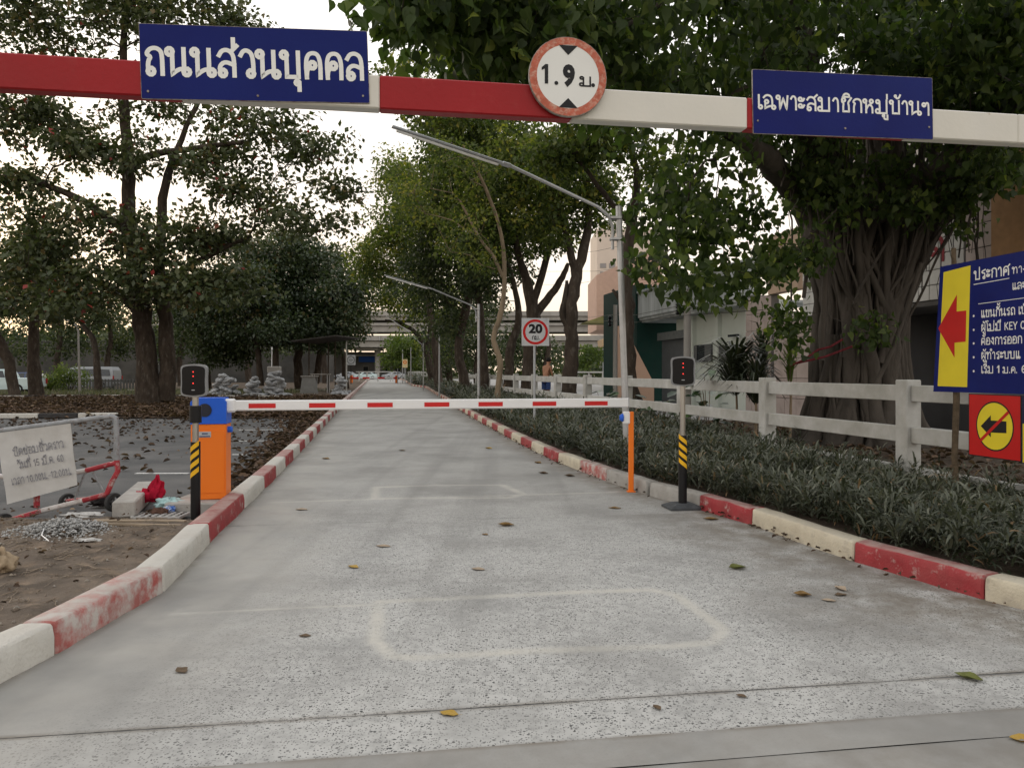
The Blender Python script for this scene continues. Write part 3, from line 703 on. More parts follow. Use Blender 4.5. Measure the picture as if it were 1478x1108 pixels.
# kerbs: one painted stone after another
def kerb(K, side, breaks, cols, h=.165, wtop=.23, z0=-.03, nm='kerb'):
    root = empty(nm, (0, 0, 0), kind='structure')
    prof = [(0, z0), (-.004, h*.55), (-.009, h-.016), (-.020, h-.003), (-.045, h+.001), (-wtop*.6, h+.004), (-wtop+.025, h), (-wtop, h-.02), (-wtop, z0)]
    for (ya, yb), m in zip(zip(breaks, breaks[1:]), cols):
        near = ya < 18; gap = .004 if near else .006; ya += gap; yb -= gap
        k = 10 if near else 2; ys = [ya, ya+.012]+[ya+(yb-ya)*t/k for t in range(1, k)]+[yb-.012, yb] if near else [ya, yb]
        V = []
        for j, y in enumerate(ys):
            x = kx(K, y); d = Vector((kx(K, y+.3)-kx(K, y-.3), .6)).normalized(); nrm = Vector((d.y, -d.x))*(1 if side < 0 else -1)
            sh = .012 if near and j in (0, len(ys)-1) else 0
            for a, z in prof:
                wob = .006*math.sin(y*5+a*20)+.004*math.sin(y*17+z*30) if near else 0
                p = Vector((x, y))+nrm*(a*(1-sh*2)-sh+wob); zz = z-(sh if z > .05 else 0)+(wob*.7 if z > .05 else 0)
                V.append((p.x, p.y, zz))
        n = len(prof); F = []
        for j in range(len(ys)-1):
            for q in range(n-1):
                f = [j*n+q, j*n+q+1, (j+1)*n+q+1, (j+1)*n+q]; F.append(f if side > 0 else f[::-1])
        f = list(range(n)); F.append(f[::-1] if side > 0 else f); f = [(len(ys)-1)*n+q for q in range(n)]; F.append(f if side > 0 else f[::-1])
        b = MB(); b.add(V, F); b.build('kerb_stone', m, root, smooth=near)
    return root
def cont(start, end, step, grow_=1.0):
    o = [start]
    while o[-1] < end: o.append(o[-1]+step); step *= grow_
    return o
bl = [2.0, 3.05, 4.08, 5.25, 6.74, 8.45, 9.86]; cl = [M_REDOLD, M_WHT, M_REDOLD, M_WHT, M_RED, M_WHT]
ext = cont(9.86, 150, 1.08)[1:]; bl += ext; cl += [M_RED if i % 2 == 0 else M_WHT for i in range(len(ext))]
kerb(KL, -1, bl, cl, h=.17, wtop=.20)
br = [1.6, 2.7, 3.85, 5.06, 6.08, 7.53, 8.37, 9.30]; cr_ = [M_CREAM, M_RED, M_CREAM, M_RED, M_CREAM, M_RED, M_GREYK]
kerb(KR, 1, br, cr_, h=.16, wtop=.19)
br = [9.36, 10.54]; cr_ = [M_GREYK]; ext = cont(10.54, 150, 1.08)[1:]; br += ext; cr_ += [M_REDOLD if i == 0 else (M_RED if i % 2 == 0 else M_CREAM) for i in range(len(ext))]
kerb(KR, 1, br, cr_, h=.16, wtop=.19)
# soil patch behind the left kerb, uneven
def soil(name, x0, x1, y0, y1, nx, ny, zf, m, edge=None):
    X = np.linspace(x0, x1, nx)[None].repeat(ny, 0); Y = np.linspace(y0, y1, ny)[:, None].repeat(nx, 1)
    if edge is not None:
        e = np.array([edge(y) for y in Y[:, 0]]); t = np.linspace(0, 1, nx)[None]
        X = e[:, :1]*(1-t)+e[:, 1:]*t if e.ndim == 2 else X
    Z = zf(X, Y); V = np.stack([X, Y, Z], -1).reshape(-1, 3)
    a = (np.arange(ny-1)[:, None]*nx+np.arange(nx-1)[None]).ravel(); F = np.stack([a, a+1, a+nx+1, a+nx], -1)
    return tag(np_mesh(name, V, F, m, smooth=True), kind='structure')
soil('soil_patch', -9, -2.6, 1.5, 7.95, 180, 200, lambda x, y: .085+.025*vnoise(x, y, 1.6)+.014*vnoise(x, y, 6, 2)+.007*vnoise(x, y, 17, 1)-np.clip((y-7.3)/.6, 0, 1)*.10-np.clip((-5.2-x)/2, 0, 1)*.05, M_EARTH,
     edge=lambda y: (-9.0, kx(KL, y)-.185))
FX = lambda y: 7.10-.2115*y          # the white fence line
soil('planting_bed', 0, 1, 1.6, 150, 30, 420, lambda x, y: .115+.02*vnoise(x, y, 1.1)+.01*vnoise(x, y, 5, 2), M_BED,
     edge=lambda y: (kx(KR, y)+.17, max(FX(y)+(4.2 if y < 22 else 1.0), kx(KR, y)+1.2)))
soil('leafy_verge', 0, 1, 24.6, 150, 30, 260, lambda x, y: .03+.03*vnoise(x, y, .9)+.015*vnoise(x, y, 4, 2), mat('verge_soil', (.10, .075, .055), .95, .3, 2, .8, 20),
     edge=lambda y: (-70 if y < 49 else kx(KL, y)-30, kx(KL, y)-.25))
# black and white kerbs in the lot
def lot_kerb(a, b_, seg, h=.13, w=.15, base=0.0):
    root = empty('lot_kerb', (0, 0, 0), kind='structure'); a = Vector(a); b_ = Vector(b_); n = max(1, int((b_-a).length/seg)); d = (b_-a)/n
    for i in range(n):
        p = a+d*i; q = a+d*(i+1); mb = MB(); g = d.normalized()*.006
        mb.beam((p.x+g.x, p.y+g.y, base+h/2), (q.x-g.x, q.y-g.y, base+h/2), w, h, ch=.02); mb.build('kerb_stone', M_KBLK if i % 2 else M_WHT, root)
lot_kerb(tuple(G(-120, 605))[:2], tuple(G(170, 602.5))[:2], 1.0, .16, .2, .0)
lot_kerb((-24, 45), (-13.2, 43.5), 1.2, .14)
lot_kerb((-45, 38), (-24.3, 45), 1.2, .14)
lot_kerb((-30, 60), (-14, 60), 1.2, .1)
Z3 = Vector((0, 0, 1))
# ---------------------------------------------------------------- overhead height-limit beam and its signs
YB = lambda u: 2.13/(1-.1627*(u-CU)/FPX)*(1-.1627*(0-CU)/FPX)      # distance of the beam's front face at column u
def BP(u, off=0.0):                    # point on the beam line (plan), off = towards camera
    y = YB(u); return Vector(((u-CU)/FPX*y, y, 0))
bd = (BP(1478)-BP(0)).normalized(); bn = Vector((bd.y, -bd.x, 0))       # bn points to the camera
ZT = CH+461/FPX*YB(0); ZBt = ZT-.1
def bs(u): return (BP(u)-BP(0)).dot(bd)
bo = BP(0)-bn*0
root = empty('height_limit_beam', tuple(bo-bd*.0)[:2]+(0,), 0, 'red and white painted steel beam crossing high above the lane', 'height barrier')
segs = [(-1.2, bs(258), M_RED_B := mat('beam_red_paint', (.33, .010, .014), .45, .12, 6, .08, 60, col2=(.36, .03, .03), thr=.62, dirt=(.17, .012, .012), damt=.6)),
        (bs(258), bs(548), M_WHT_B := mat('beam_white_paint', (.66, .64, .59), .4, .05, 12, .05, 60, col2=(.36, .29, .22), thr=.72, soft=.03, dirt=(.48, .45, .38), damt=.5)),
        (bs(548), bs(826), M_RED_B), (bs(826), bs(1079), M_WHT_B), (bs(1079), bs(1313), M_RED_B), (bs(1313), bs(1470), M_WHT_B), (bs(1470), bs(1478)+1.1, M_WHT_B)]
for i, (a, b_, m) in enumerate(segs):
    mb = MB(); p = bo+bd*a-bn*.024; q = bo+bd*b_-bn*.024; z = (ZT+ZBt)/2
    mb.beam((p.x, p.y, z), (q.x, q.y, z), .048, .100, ch=.004); mb.build('beam_section', m, root, world=True)
for a in (-1.2, bs(1478)+1.1):        # uprights, outside the picture
    mb = MB(); p = bo+bd*a-bn*.024; mb.box((p.x, p.y, ZT/2+.02), (.1, .1, ZT+.04), rz=math.atan2(bd.y, bd.x), ch=.005); mb.build('upright', M_WHT_B, root, world=True)
def on_beam(u, v, off):               # point seen at (u,v) on the beam's front plane moved off towards camera
    pl = bo+bn*off; d = Vector(((u-CU)/FPX, 1, (HV-v)/FPX)); t = (pl-Vector((0, 0, 0))).dot(bn)/d.dot(bn)
    return Vector((d.x*t, d.y*t, CH+d.z*t))
def plate(root, A, ex, ey, w, h, t, mface, medge, name='panel', r=.004):
    nn = ex.cross(ey).normalized(); mb = MB(); mb.use(medge); mb.prism(rrect(w/2, h/2, w, h, r, 3), A-nn*t, ex, ey, t)
    mb.use(mface); mb.prism(rrect(w/2, h/2, w-.003, h-.003, r, 3), A, ex, ey, .0006); return mb.build(name, None, root, world=True)
M_EDGE = mat('rusty_sign_edge', (.30, .27, .24), .7, .3, 30, .3, 80, metal=.2, col2=(.13, .06, .035), thr=.58)
def text_on(root, txt, A, B, hgt, up, m, bold=.03, name='lettering'):
    ex = (B-A); w = ex.length; return lettering(txt, A, ex.normalized(), up, width=w, height=hgt, bold=bold, m=m, parent=None, name=name)
def attach(o, root):
    I = MW[root.name].inverted(); o.data.transform(I); o.parent = root; MW[o.name] = MW[root.name]; return o
# sign 1
A = on_beam(204, 143, .004); B = on_beam(534, 149.5, .004); TL = on_beam(206, 34, .004)
s1 = empty('road_name_sign', tuple(A), 0, 'larger blue metal sign with big white Thai lettering left on the beam', 'sign')
w = (B-A).xy.length; z0 = min(A.z, B.z); h = TL.z-A.z
ex = Vector((bd.x, bd.y, 0)); ex = (ex+Z3*((B.z-A.z)/w)).normalized(); ey = Z3-ex*ex.z; ey.normalize()
plate(s1, A, ex, ey, w, h, .004, M_SIGNB, M_EDGE)
thai('ถนนส่วนบุคคล', A+ex*.018*w+ey*h*.33, ex, ey, w*.955, h*.345, .165, M_TXT, s1)
def bolts(root, A, ex, ey, w, h, at, r=.0035):
    nn = ex.cross(ey).normalized()
    for fx_, fy_ in at:
        mb = MB(); c = A+ex*w*fx_+ey*h*fy_; V = [c+ex*p[0]+ey*p[1]+nn*o_ for o_ in (.0005, .003) for p in circ(0, 0, r, 6)]; mb.add(V, [[i, (i+1) % 6, 6+(i+1) % 6, 6+i] for i in range(6)]+[list(range(6, 12))]); mb.build('bolt', M_EDGE, root, world=True)
bolts(s1, A, ex, ey, w, h, ((.03, .10), (.97, .10), (.5, .07)))
# sign 2
A2 = on_beam(1087, 193, .004); B2 = on_beam(1347, 202, .004); T2 = on_beam(1088.5, 100, .004)
s2 = empty('residents_only_sign', tuple(A2), 0, 'smaller blue metal sign with one long line of white Thai lettering on the beam', 'sign')
w2 = (B2-A2).xy.length; h2 = T2.z-A2.z; ex2 = (Vector((bd.x, bd.y, 0))+Z3*((B2.z-A2.z)/w2)).normalized(); ey2 = (Z3-ex2*ex2.z).normalized()
plate(s2, A2, ex2, ey2, w2, h2, .004, M_SIGNB, M_EDGE)
thai('เฉพาะสมาชิกหมู่บ้านฯ', A2+ex2*.022*w2+ey2*h2*.395, ex2, ey2, w2*.955, h2*.205, .155, M_TXT, s2)
bolts(s2, A2, ex2, ey2, w2, h2, ((.025, .2), (.975, .2), (.5, .13)))
# round sign
C = on_beam(820, 111, .018); rr = 57.5/FPX*C.y; s3 = empty('round_height_sign', tuple(C), 0, 'round red rimmed sign reading 1.9 hung on the middle of the beam', 'sign')
M_RIM = mat('faded_red_rim', (.46, .13, .085), .6, .15, 40, .15, 80, col2=(.58, .38, .30), thr=.60, soft=.12)
mb = MB(); mb.use(M_EDGE); mb.prism(circ(0, 0, rr, 40), C-bn*.012, bd, Z3, .012); mb.use(M_RIM)
k = 40; a_ = circ(0, 0, rr*.985, k); i_ = circ(0, 0, rr*.80, k)
def ring(mb, C, ex, ey, nn, ro, ri, off, k=40, ry=1.0):
    a_ = circ(0, 0, ro, k, ro*ry); i_ = circ(0, 0, ri, k, ri*ry)
    V = [C+ex*p[0]+ey*p[1]+nn*off for p in a_+i_]; mb.add(V, [[j, (j+1) % k, k+(j+1) % k, k+j] for j in range(k)])
def disc(mb, C, ex, ey, nn, ro, off, k=40, ry=1.0):
    V = [C+ex*p[0]+ey*p[1]+nn*off for p in circ(0, 0, ro, k, ro*ry)]; mb.add(V, [list(range(k))])
def flat(mb, C, ex, ey, nn, poly, off):
    V = [C+ex*p[0]+ey*p[1]+nn*off for p in poly]
    for t in tessellate_polygon([[Vector((p[0], p[1], 0)) for p in poly]]):
        a, c, d = [Vector(poly[i]) for i in t]; tt = list(t) if (c-a).cross(d-a) > 0 else list(t)[::-1]; mb.add([V[i] for i in tt], [[0, 1, 2]])
ring(mb, C, bd, Z3, bn, rr*.985, rr*.80, .0010); mb.use(M_SIGNW); disc(mb, C, bd, Z3, bn, rr*.82, .0006); mb.build('disc', None, s3, world=True)
mb = MB(); s_ = rr/57.5
for poly in ([(-14, 45), (14, 45), (0, 31)][::-1], [(-14, -45), (14, -45), (0, -31)]):
    mb = MB(); flat(mb, C, bd, Z3, bn, [(p[0]*s_, p[1]*s_) for p in poly], .0016); mb.build('triangle', M_INK, s3, world=True)
mb = MB(); flat(mb, C, bd, Z3, bn, [(x*s_, y*s_) for x, y in [(-29.5, -12), (-29.5, 16), (-33.5, 16), (-39, 11), (-39, 7), (-34.5, 9.5), (-34.5, -12)]][::-1], .0016)
mb.build('lettering', M_INK, s3, world=True)
thai('ม', C+bd*17*s_-Z3*12*s_, bd, Z3, 18*s_, 13*s_, .19, M_INK, s3)
for t_, x_, w_, h_, b_ in (('9', -8, 18, 28, .055),):
    attach(lettering(t_, C+bd*x_*s_-Z3*12*s_, bd, Z3, width=w_*s_, height=h_*s_, bold=b_, m=M_INK, name='lettering'), s3)
for x_ in (-17.5, 37): mb = MB(); disc(mb, C+bd*x_*s_-Z3*10.3*s_, bd, Z3, bn, 2.9*s_, .0016, 12); mb.build('dot', M_INK, s3, world=True)
mb = MB(); mb.box(tuple(C-bn*.0+bn*-.0155), (.02, .006, .12), rz=math.atan2(bd.y, bd.x)); mb.build('bracket', M_STEEL, s3, world=True)
# ---------------------------------------------------------------- barrier gate
Yc = 8.25; xa = -3.465; xb = -3.105; zt = 1.215; zb = .126
bg = empty('barrier_gate', (xa+.2, Yc+.15, zb), 0, 'orange and blue cabinet holding a long white barrier arm across the lane', 'barrier')
cw = xb-xa; cx = (xa+xb)/2; dp = .30
mb = MB(); mb.box((cx, Yc+dp/2, (zb+.935)/2), (cw, dp, .935-zb), ch=.008); mb.build('cabinet', M_ORG, bg, world=True)
mb = MB(); mb.prism(rrect(cw/2, .14, cw+.008, .28, .045, 4)[0:12]+[(.0-.004, 0), (cw+.004, 0)], (xa, Yc-.004+dp+.008, .937), (1, 0, 0), (0, 0, 1), -(dp+.008)) if False else None
pr = [(-.004, 0), (cw+.004, 0), (cw+.004, .235), (cw-.035, .278), (.035, .278), (-.004, .235)]
mb.prism(pr, (xa, Yc-.006+dp+.012, .937), (1, 0, 0), (0, 0, 1), dp+.012); mb.build('blue_cap', M_BLUEC, bg, world=True)
mb = MB(); disc(mb, Vector((cx-.035, Yc-.010, 1.085)), Vector((1, 0, 0)), Z3, Vector((0, -1, 0)), .066, .001, 28); ring(mb, Vector((cx-.035, Yc-.010, 1.085)), Vector((1, 0, 0)), Z3, Vector((0, -1, 0)), .071, .062, .004, 28); mb.build('round_lens', mat('dark_blue_lens', (.01, .014, .03), .25), bg, world=True)
dr = mb = MB(); mb.prism(rrect(.155, .335, .30, .665, .006, 2), (xa+.035, Yc-.0005, zb+.07), (1, 0, 0), (0, 0, 1), .007); d_ = mb.build('door', M_ORG, bg, world=True)
mb = MB(); mb.lathe([(.0, .012), (.011, .011), (.013, 0)], (xa+.285, Yc-.0075, .43), 14, 'Y'); mb.build('lock', M_STAIN, d_, world=True)
mb = MB(); mb.box((cx-.035, Yc-.0085, .825), (.125, .004, .062), ch=.001); pl_ = mb.build('name_plate', M_LGREY, bg, world=True)
mb = MB(); mb.box((cx-.035, Yc-.0112, .805), (.11, .002, .012)); mb.box((cx-.035, Yc-.0112, .835), (.06, .002, .014)); mb.build('plate_print', mat('plate_print', (.05, .07, .16), .5), pl_, world=True)
mb = MB(); mb.lathe([(0, .05), (.028, .05), (.034, .035), (.034, 0)], (xb, Yc+.1, .87), 16, 'X'); mb.build('release_knob', M_BLUEC, bg, world=True)
# arm
a0 = Vector((xb+.0, Yc+.11, CH-49.2/FPX*(Yc+.11))); a1 = Vector(((907-CU)/FPX*9.62, 9.62, CH-45.0/FPX*9.62))
mb = MB(); ad = (a1-a0).normalized(); mb.beam(a0+ad*.02, a1, .045, .115, ch=.012, up=(0, 0, 1)); arm = mb.build('barrier_arm', M_WPL, bg, world=True)
mb = MB(); mb.beam(a0-ad*.02, a0+ad*.10, .09, .15, ch=.02); mb.build('arm_clamp', M_WPL, bg, world=True)
nrm = Vector((ad.y, -ad.x, 0)).normalized()
for u0, u1 in ((359, 398), (446, 484), (530, 566.5), (612, 648), (690, 725), (768, 802), (843, 876)):
    def pa(u):
        k_ = (u-CU)/FPX; t = (k_*a0.y-a0.x)/(ad.x-k_*ad.y); return a0+ad*t
    p, q = pa(u0), pa(u1); mb = MB(); mb.beam(p+nrm*.0235-Z3*.004, q+nrm*.0235-Z3*.004, .002, .052); mb.build('red_stripe', M_RPL, arm, world=True)
mb = MB(); mb.box(tuple(a1), (.012, .05, .12), rz=math.atan2(ad.y, ad.x), ch=.004); mb.build('end_cap', M_LGREY, arm, world=True)
cc_ = Vector(((xa+xb)/2, Yc+dp/2, 0))-bg.location; Tm = Matrix.Translation(cc_) @ Matrix.Rotation(R(10.5), 4, 'Z') @ Matrix.Translation(-cc_)
def turn_all(o):
    for ch in o.children:
        if ch.name.split('.')[0] in ('barrier_arm', 'arm_clamp'): continue
        ch.data.transform(Tm); turn_all(ch)
turn_all(bg)
# plinth
pt = empty('cabinet_plinth', (xa+.1, Yc, -.05), 0, 'rough cast concrete plinth under the orange barrier cabinet', 'plinth')
mb = MB(); mb.box(((xa+xb)/2-.075, Yc+.10, .035), (.56, .62, .178), ch=.012); mb.build('block', M_CONC, pt, world=True)
# fork post at the arm's end
fp = empty('arm_rest_post', (1.486, 9.60, 0), 0, 'thin orange post at the kerb that catches the arm tip', 'post')
mb = MB(); mb.box((1.486, 9.60, .50), (.062, .055, 1.0), ch=.006); mb.build('post', M_ORG, fp, world=True)
mb = MB(); mb.box((1.486, 9.60, .006), (.10, .10, .012), ch=.002); mb.build('foot_plate', M_ORG, fp, world=True)
mb = MB(); mb.box((1.425, 9.585, .925), (.085, .06, .155), ch=.012); sb = mb.build('sensor_box', M_WPL, fp, world=True)
mb = MB(); mb.lathe([(0, -.045), (.03, -.042), (.048, -.02), (.052, .0)], (1.384, 9.585, .925), 16, 'X'); mb.build('blue_dome', M_BLUEC, sb, world=True)
# ---------------------------------------------------------------- card readers
M_LED = mat('red_led', (.6, .02, .02), .4, emit=(1, .05, .04, 1.1))
def reader(x, y, z0, top, label, turn=0, base=True, shift=0):
    r = empty('card_reader', (x, y, z0), 0, label, 'card reader', 'card reader posts beside the barrier')
    mb = MB(); mb.tube([(x, y, .02), (x, y, .80)], .047, 18); sl = mb.build('black_sleeve', M_BLK, r, smooth=True, world=True)
    for i in range(4):                 # slanted yellow tape wrapped round the sleeve
        mb = MB(); zz = .47+i*.086; n = 9; V = []; F = []
        for j in range(n+1):
            a = R(-90-62*1+124*j/n)+turn; sgn = 1 if shift == 0 else -1; dz = -.05*sgn*(j/n-.5)*2*.8
            for hh in (0, .050): V.append((x+.0485*math.cos(a), y+.0485*math.sin(a), zz+dz+hh))
        F = [[2*j, 2*j+2, 2*j+3, 2*j+1] for j in range(n)]; mb.add(V, F); mb.build('yellow_stripe', M_YEL, sl, smooth=True, world=True)
    zc = top-.165
    mb = MB(); mb.tube([(x, y, .78), (x, y, zc)], .0305, 18); mb.build('steel_tube', M_STAIN, r, smooth=True, world=True)
    if base:
        mb = MB(); b2 = [(-.19, -.15), (.19, -.15), (.19, .15), (-.19, .15)]; t2 = [(-.10, -.09), (.10, -.09), (.10, .09), (-.10, .09)]
        ca, sa = math.cos(.16), math.sin(.16); rot = lambda p: (x+p[0]*ca-p[1]*sa, y+p[0]*sa+p[1]*ca)
        V = [(*rot(p), 0.002) for p in b2]+[(*rot(p), .022) for p in b2]+[(*rot(p), .06) for p in t2]
        F = [[0, 1, 5, 4], [1, 2, 6, 5], [2, 3, 7, 6], [3, 0, 4, 7], [4, 5, 9, 8], [5, 6, 10, 9], [6, 7, 11, 10], [7, 4, 8, 11], [8, 9, 10, 11]]
        mb.add(V, F); mb.build('base_plate', mat('base_plate_grey', (.07, .075, .08), .6, .2, 15, .2, 50), r, world=True)
    else:
        mb = MB(); mb.tube([(x, y, .99), (x, y, 1.16)], .058, 16); mb.build('black_collar', M_BLK, r, smooth=True, world=True)
    hd = MB(); M = Matrix.Rotation(turn, 4, 'Z'); ex = M @ Vector((1, 0, 0)); nn = M @ Vector((0, -1, 0)); c = Vector((x, y, zc))+nn*.03
    def out(w, h, n=9):              # barrel sides, arched top and bottom
        o = []
        for i in range(n): t = i/(n-1)*2-1; o.append((t*w*.80, -h*.99-(1-t*t)*h*.10))
        for i in range(n): t = i/(n-1)*2-1; o.append((w*(.97-.06*(1-t*t)-.05*t**6), t*h*.86))
        for i in range(n): t = 1-i/(n-1)*2; o.append((t*w*.80, h*.99+(1-t*t)*h*.10))
        for i in range(n): t = 1-i/(n-1)*2; o.append((-w*(.97-.06*(1-t*t)-.05*t**6), t*h*.86))
        return o
    mb = MB(); mb.prism(out(.140, .150), c+nn*-.03, ex, Z3, .045); mb.build('silver_housing', mat('dull_silver', (.24, .245, .25), .4, .08, 10), r, world=True)
    mb = MB(); mb.prism(out(.122, .134), c+nn*.0, ex, Z3, .024); f_ = mb.build('black_face', M_GLS, r, world=True)
    for dz in (.085, .042, -.028):
        mb = MB(); ce = c+nn*.0245+Z3*dz; disc(mb, ce, ex, Z3, nn, .0068, .001, 10); mb.build('led', M_LED, f_, world=True)
    mb = MB(); flat(mb, c+nn*.0245-Z3*.095, ex, Z3, nn, [(-.016, -.004), (.016, -.004), (.016, .004), (-.016, .004)], .001); mb.build('maker_mark', M_LGREY, f_, world=True)
reader(-3.152, 7.66, 0, CH+11/FPX*7.66, 'black card reader on a striped post beside the orange cabinet', turn=-.02, base=False, shift=1)
reader(1.875, 8.45, 0, CH+22/FPX*8.45, 'black card reader on a striped post with base plate by the right kerb', turn=-.12)
# ---------------------------------------------------------------- street lamps over the lane
def lamp(x, y, top, lean, reach, label, near=False, elb=True):
    r = empty('street_lamp', (x, y, .1), 0, label, 'street lamp', 'fluorescent street lamps along the right verge'); n = 14 if near else 8
    tx = x+lean; mb = MB(); mb.tube([(x, y, .0), (x+lean*.5, y, top*.5), (tx, y, top)], [.050, .047, .044], n); mb.build('pole', M_STEEL, r, smooth=True, world=True)
    if elb:
        sx, sy, sz = reach; p0 = Vector((tx-.09, y-.02, top-.62)); p = [p0, p0+Vector((0, 0, .33)), p0+Vector((-.06, -.02, .48)), p0+Vector((-.22, -.05, .60)), Vector((sx*.50+tx*.50, sy*.5+y*.5, sz*.5+top*.5+.03))]
        p.append(Vector((sx*.55+tx*.45, sy*.55+y*.45, sz*.55+(top+.06)*.45)))
        mb = MB(); mb.tube(p, .022 if near else .026, 8); mb.build('bracket_arm', M_STEEL, r, smooth=True, world=True)
        for q in (.45, .15):
            mb = MB(); mb.box((tx-.045, y-.01, top-.62+q), (.16, .13, .035), ch=.004); mb.build('clamp', M_STEEL, r, world=True)
        a = p[-1]-(p[-1]-p[-2])*.4; b_ = Vector((sx, sy, sz)); mb = MB(); mb.beam(a, b_, .075, .030, ch=.008); ft = mb.build('fitting', M_STEEL, r, world=True)
        mb = MB(); dd = (b_-a).normalized(); mb.tube([a+dd*.1-Z3*.035, b_-dd*.06-Z3*.035], .019, 8); mb.build('tube', mat('fluorescent_tube_off', (.78, .78, .76), .3), ft, smooth=True, world=True)
        mb = MB(); mb.beam(a-dd*.08, a+dd*.05, .09, .045, ch=.012); mb.build('ballast_box', M_STEEL, ft, world=True)
p2 = P(555, 397, 25.6); p4 = P(556, 455, 60)
lamp(1.655, 11, 3.86, -.13, (-1.53, 9.8, 4.62), 'nearest galvanised lamp post with its long tube arm over the lane', True)
lamp(-1.17, 27, 3.86, .0, tuple(p2), 'second lamp post along the lane, behind the speed limit sign')
lamp(-4.26, 45, 3.86, .0, None, 'bare grey lamp post between the second and the far lamp posts', elb=False)
lamp(-7.15, 62, 3.86, .0, tuple(p4), 'far lamp post with angled arm where the lane bends')
for u, v, y, lb in ((593, 502, 80, 'thin grey post left of the far lamp post'), (581, 505, 95, 'thin pale post right of the yellow warning sign'), (574, 508, 98, 'thinnest pale post beside the far white fence')):
    p = P(u, v, y); r = empty('lane_post', (p.x, y, .1), 0, lb, 'post'); mb = MB(); mb.tube([(p.x, y, 0), (p.x, y, p.z)], .06, 6); mb.build('pole', M_STEEL, r, world=True)
    mb = MB(); mb.lathe([(.065, 0), (.07, .03), (0, .06)], (p.x, y, p.z), 6); mb.build('cap', M_STEEL, r, world=True)
# ---------------------------------------------------------------- 20 sign
y = 17.0; x = (771.5-CU)/FPX*y; zt_ = CH+77/FPX*y; s = 40/FPX*y
sg = empty('speed_limit_sign', (x, y, .1), 0, 'square white sign with red ring reading 20 on a thin post', 'sign')
mb = MB(); mb.tube([(x, y+.03, .05), (x, y+.03, zt_-.1)], .026, 8); mb.build('post', M_LGREY, sg, smooth=True, world=True)
X1 = Vector((1, .05, 0)).normalized(); nn = Vector((X1.y, -X1.x, 0)); A = Vector((x+.02, y, zt_-s))-X1*s/2
plate(sg, A, X1, Z3, s, s, .004, mat('sign_grey_white', (.50, .51, .52), .45), M_LGREY)
C = A+X1*s/2+Z3*s/2; mb = MB(); ring(mb, C, X1, Z3, nn, s*.455, s*.365, .0016); mb.build('red_ring', M_SIGNR, sg, world=True)
attach(lettering('20', C-X1*s*.245+Z3*(-.03*s), X1, Z3, width=s*.50, height=s*.30, bold=.05, m=M_INK), sg)
thai('กม.', C-X1*s*.13-Z3*.27*s, X1, Z3, s*.28, s*.12, .2, M_INK, sg)
# ---------------------------------------------------------------- white fence
FA = -.2115; fpts = [(7.10+FA*y, y) for y in [9.7+3.3*k for k in range(-1, 13)]]
fr = empty('white_fence', (fpts[1][0], fpts[1][1], .1), 0, 'white painted concrete post and rail fence behind the planting bed', 'fence')
fdir = math.atan2(3.3, FA*3.3)
for i, (x, y) in enumerate(fpts):
    mb = MB(); mb.box((x, y+.1, .72), (.215, .215, 1.35), rz=fdir-math.pi/2, ch=.012); mb.build('post', M_FENCE, fr, world=True)
    if i+1 < len(fpts):
        x2, y2 = fpts[i+1]; d = Vector((x2-x, y2-y, 0)).normalized()
        for zc, hh in ((1.225, .205), (.70, .20), (.235, .13)):
            a = Vector((x, y+.1, zc))+d*.112; b_ = Vector((x2, y2+.1, zc))-d*.112; mb = MB(); mb.beam(a, b_, .105, hh, ch=.008); mb.build('rail', M_FENCE, fr, world=True)
# ---------------------------------------------------------------- announcement board
bA = Vector((4.73, 8.5, 0)); bB = Vector((4.93, 7.4, 0)); be = (bB-bA).normalized(); bnn = Vector((be.y, -be.x, 0))
if bnn.dot(-bA) < 0: bnn = -bnn
def BD(u, v):
    d = Vector(((u-CU)/FPX, 1, (HV-v)/FPX)); t = bA.dot(bnn)/d.dot(bnn); p = Vector((d.x*t, d.y*t, CH+d.z*t)); return ((p-bA).dot(be), p.z)
def bw(s_, z): return bA+be*s_+Z3*z
zb0 = BD(1347, 565)[1]; zt0 = BD(1357, 385)[1]; W = 2.35
bo_ = empty('announcement_board', (bA.x, bA.y, .1), 0, 'large blue notice board with yellow arrow panel and white Thai lettering', 'notice board')
def quad_px(pts): return [BD(*p) for p in pts]
def bflat(poly, m, off, name, parent=bo_):
    mb = MB(); flat(mb, bA, be, Z3, bnn, poly, off)
    return mb.build(name, m, parent, world=True)
mb = MB(); tp = [(BD(1347, 565)[0], zb0), (W, zb0+.015), (W, zt0+.01), (BD(1357, 385)[0], zt0)]
s0 = tp[0][0]; mb.prism(tp, bA-bnn*.006, be, Z3, .006); pn = mb.build('panel', M_SIGNB, bo_, world=True)
bflat(quad_px([(1353.5, 557), (1396, 558.5), (1401, 383), (1362, 393)]), M_SIGNY, .0012, 'yellow_panel')
bflat(quad_px([(1354.5, 474), (1378, 516), (1378, 494.5), (1394, 493), (1395, 448), (1381, 449.5), (1381.5, 425)]), M_SIGNR, .0026, 'arrow')
ls = lambda u, v: BD(u, v)
def bt(txt, ul, vl, ur, hpx, bold=.03):
    sL, zL = BD(ul, vl); sR, _ = BD(ur, vl); hh = hpx/FPX*bw(sL, 0).y
    thai(txt, bw(sL, zL), be, Z3, sR-sL, hh, .165 if hpx > 10 else .15, M_TXT, bo_)
bt('ประกาศ', 1406, 404, 1457, 12); bt('ทาง', 1461, 395, 1482, 9, .02); bt('และ', 1461, 418, 1480, 9, .02)
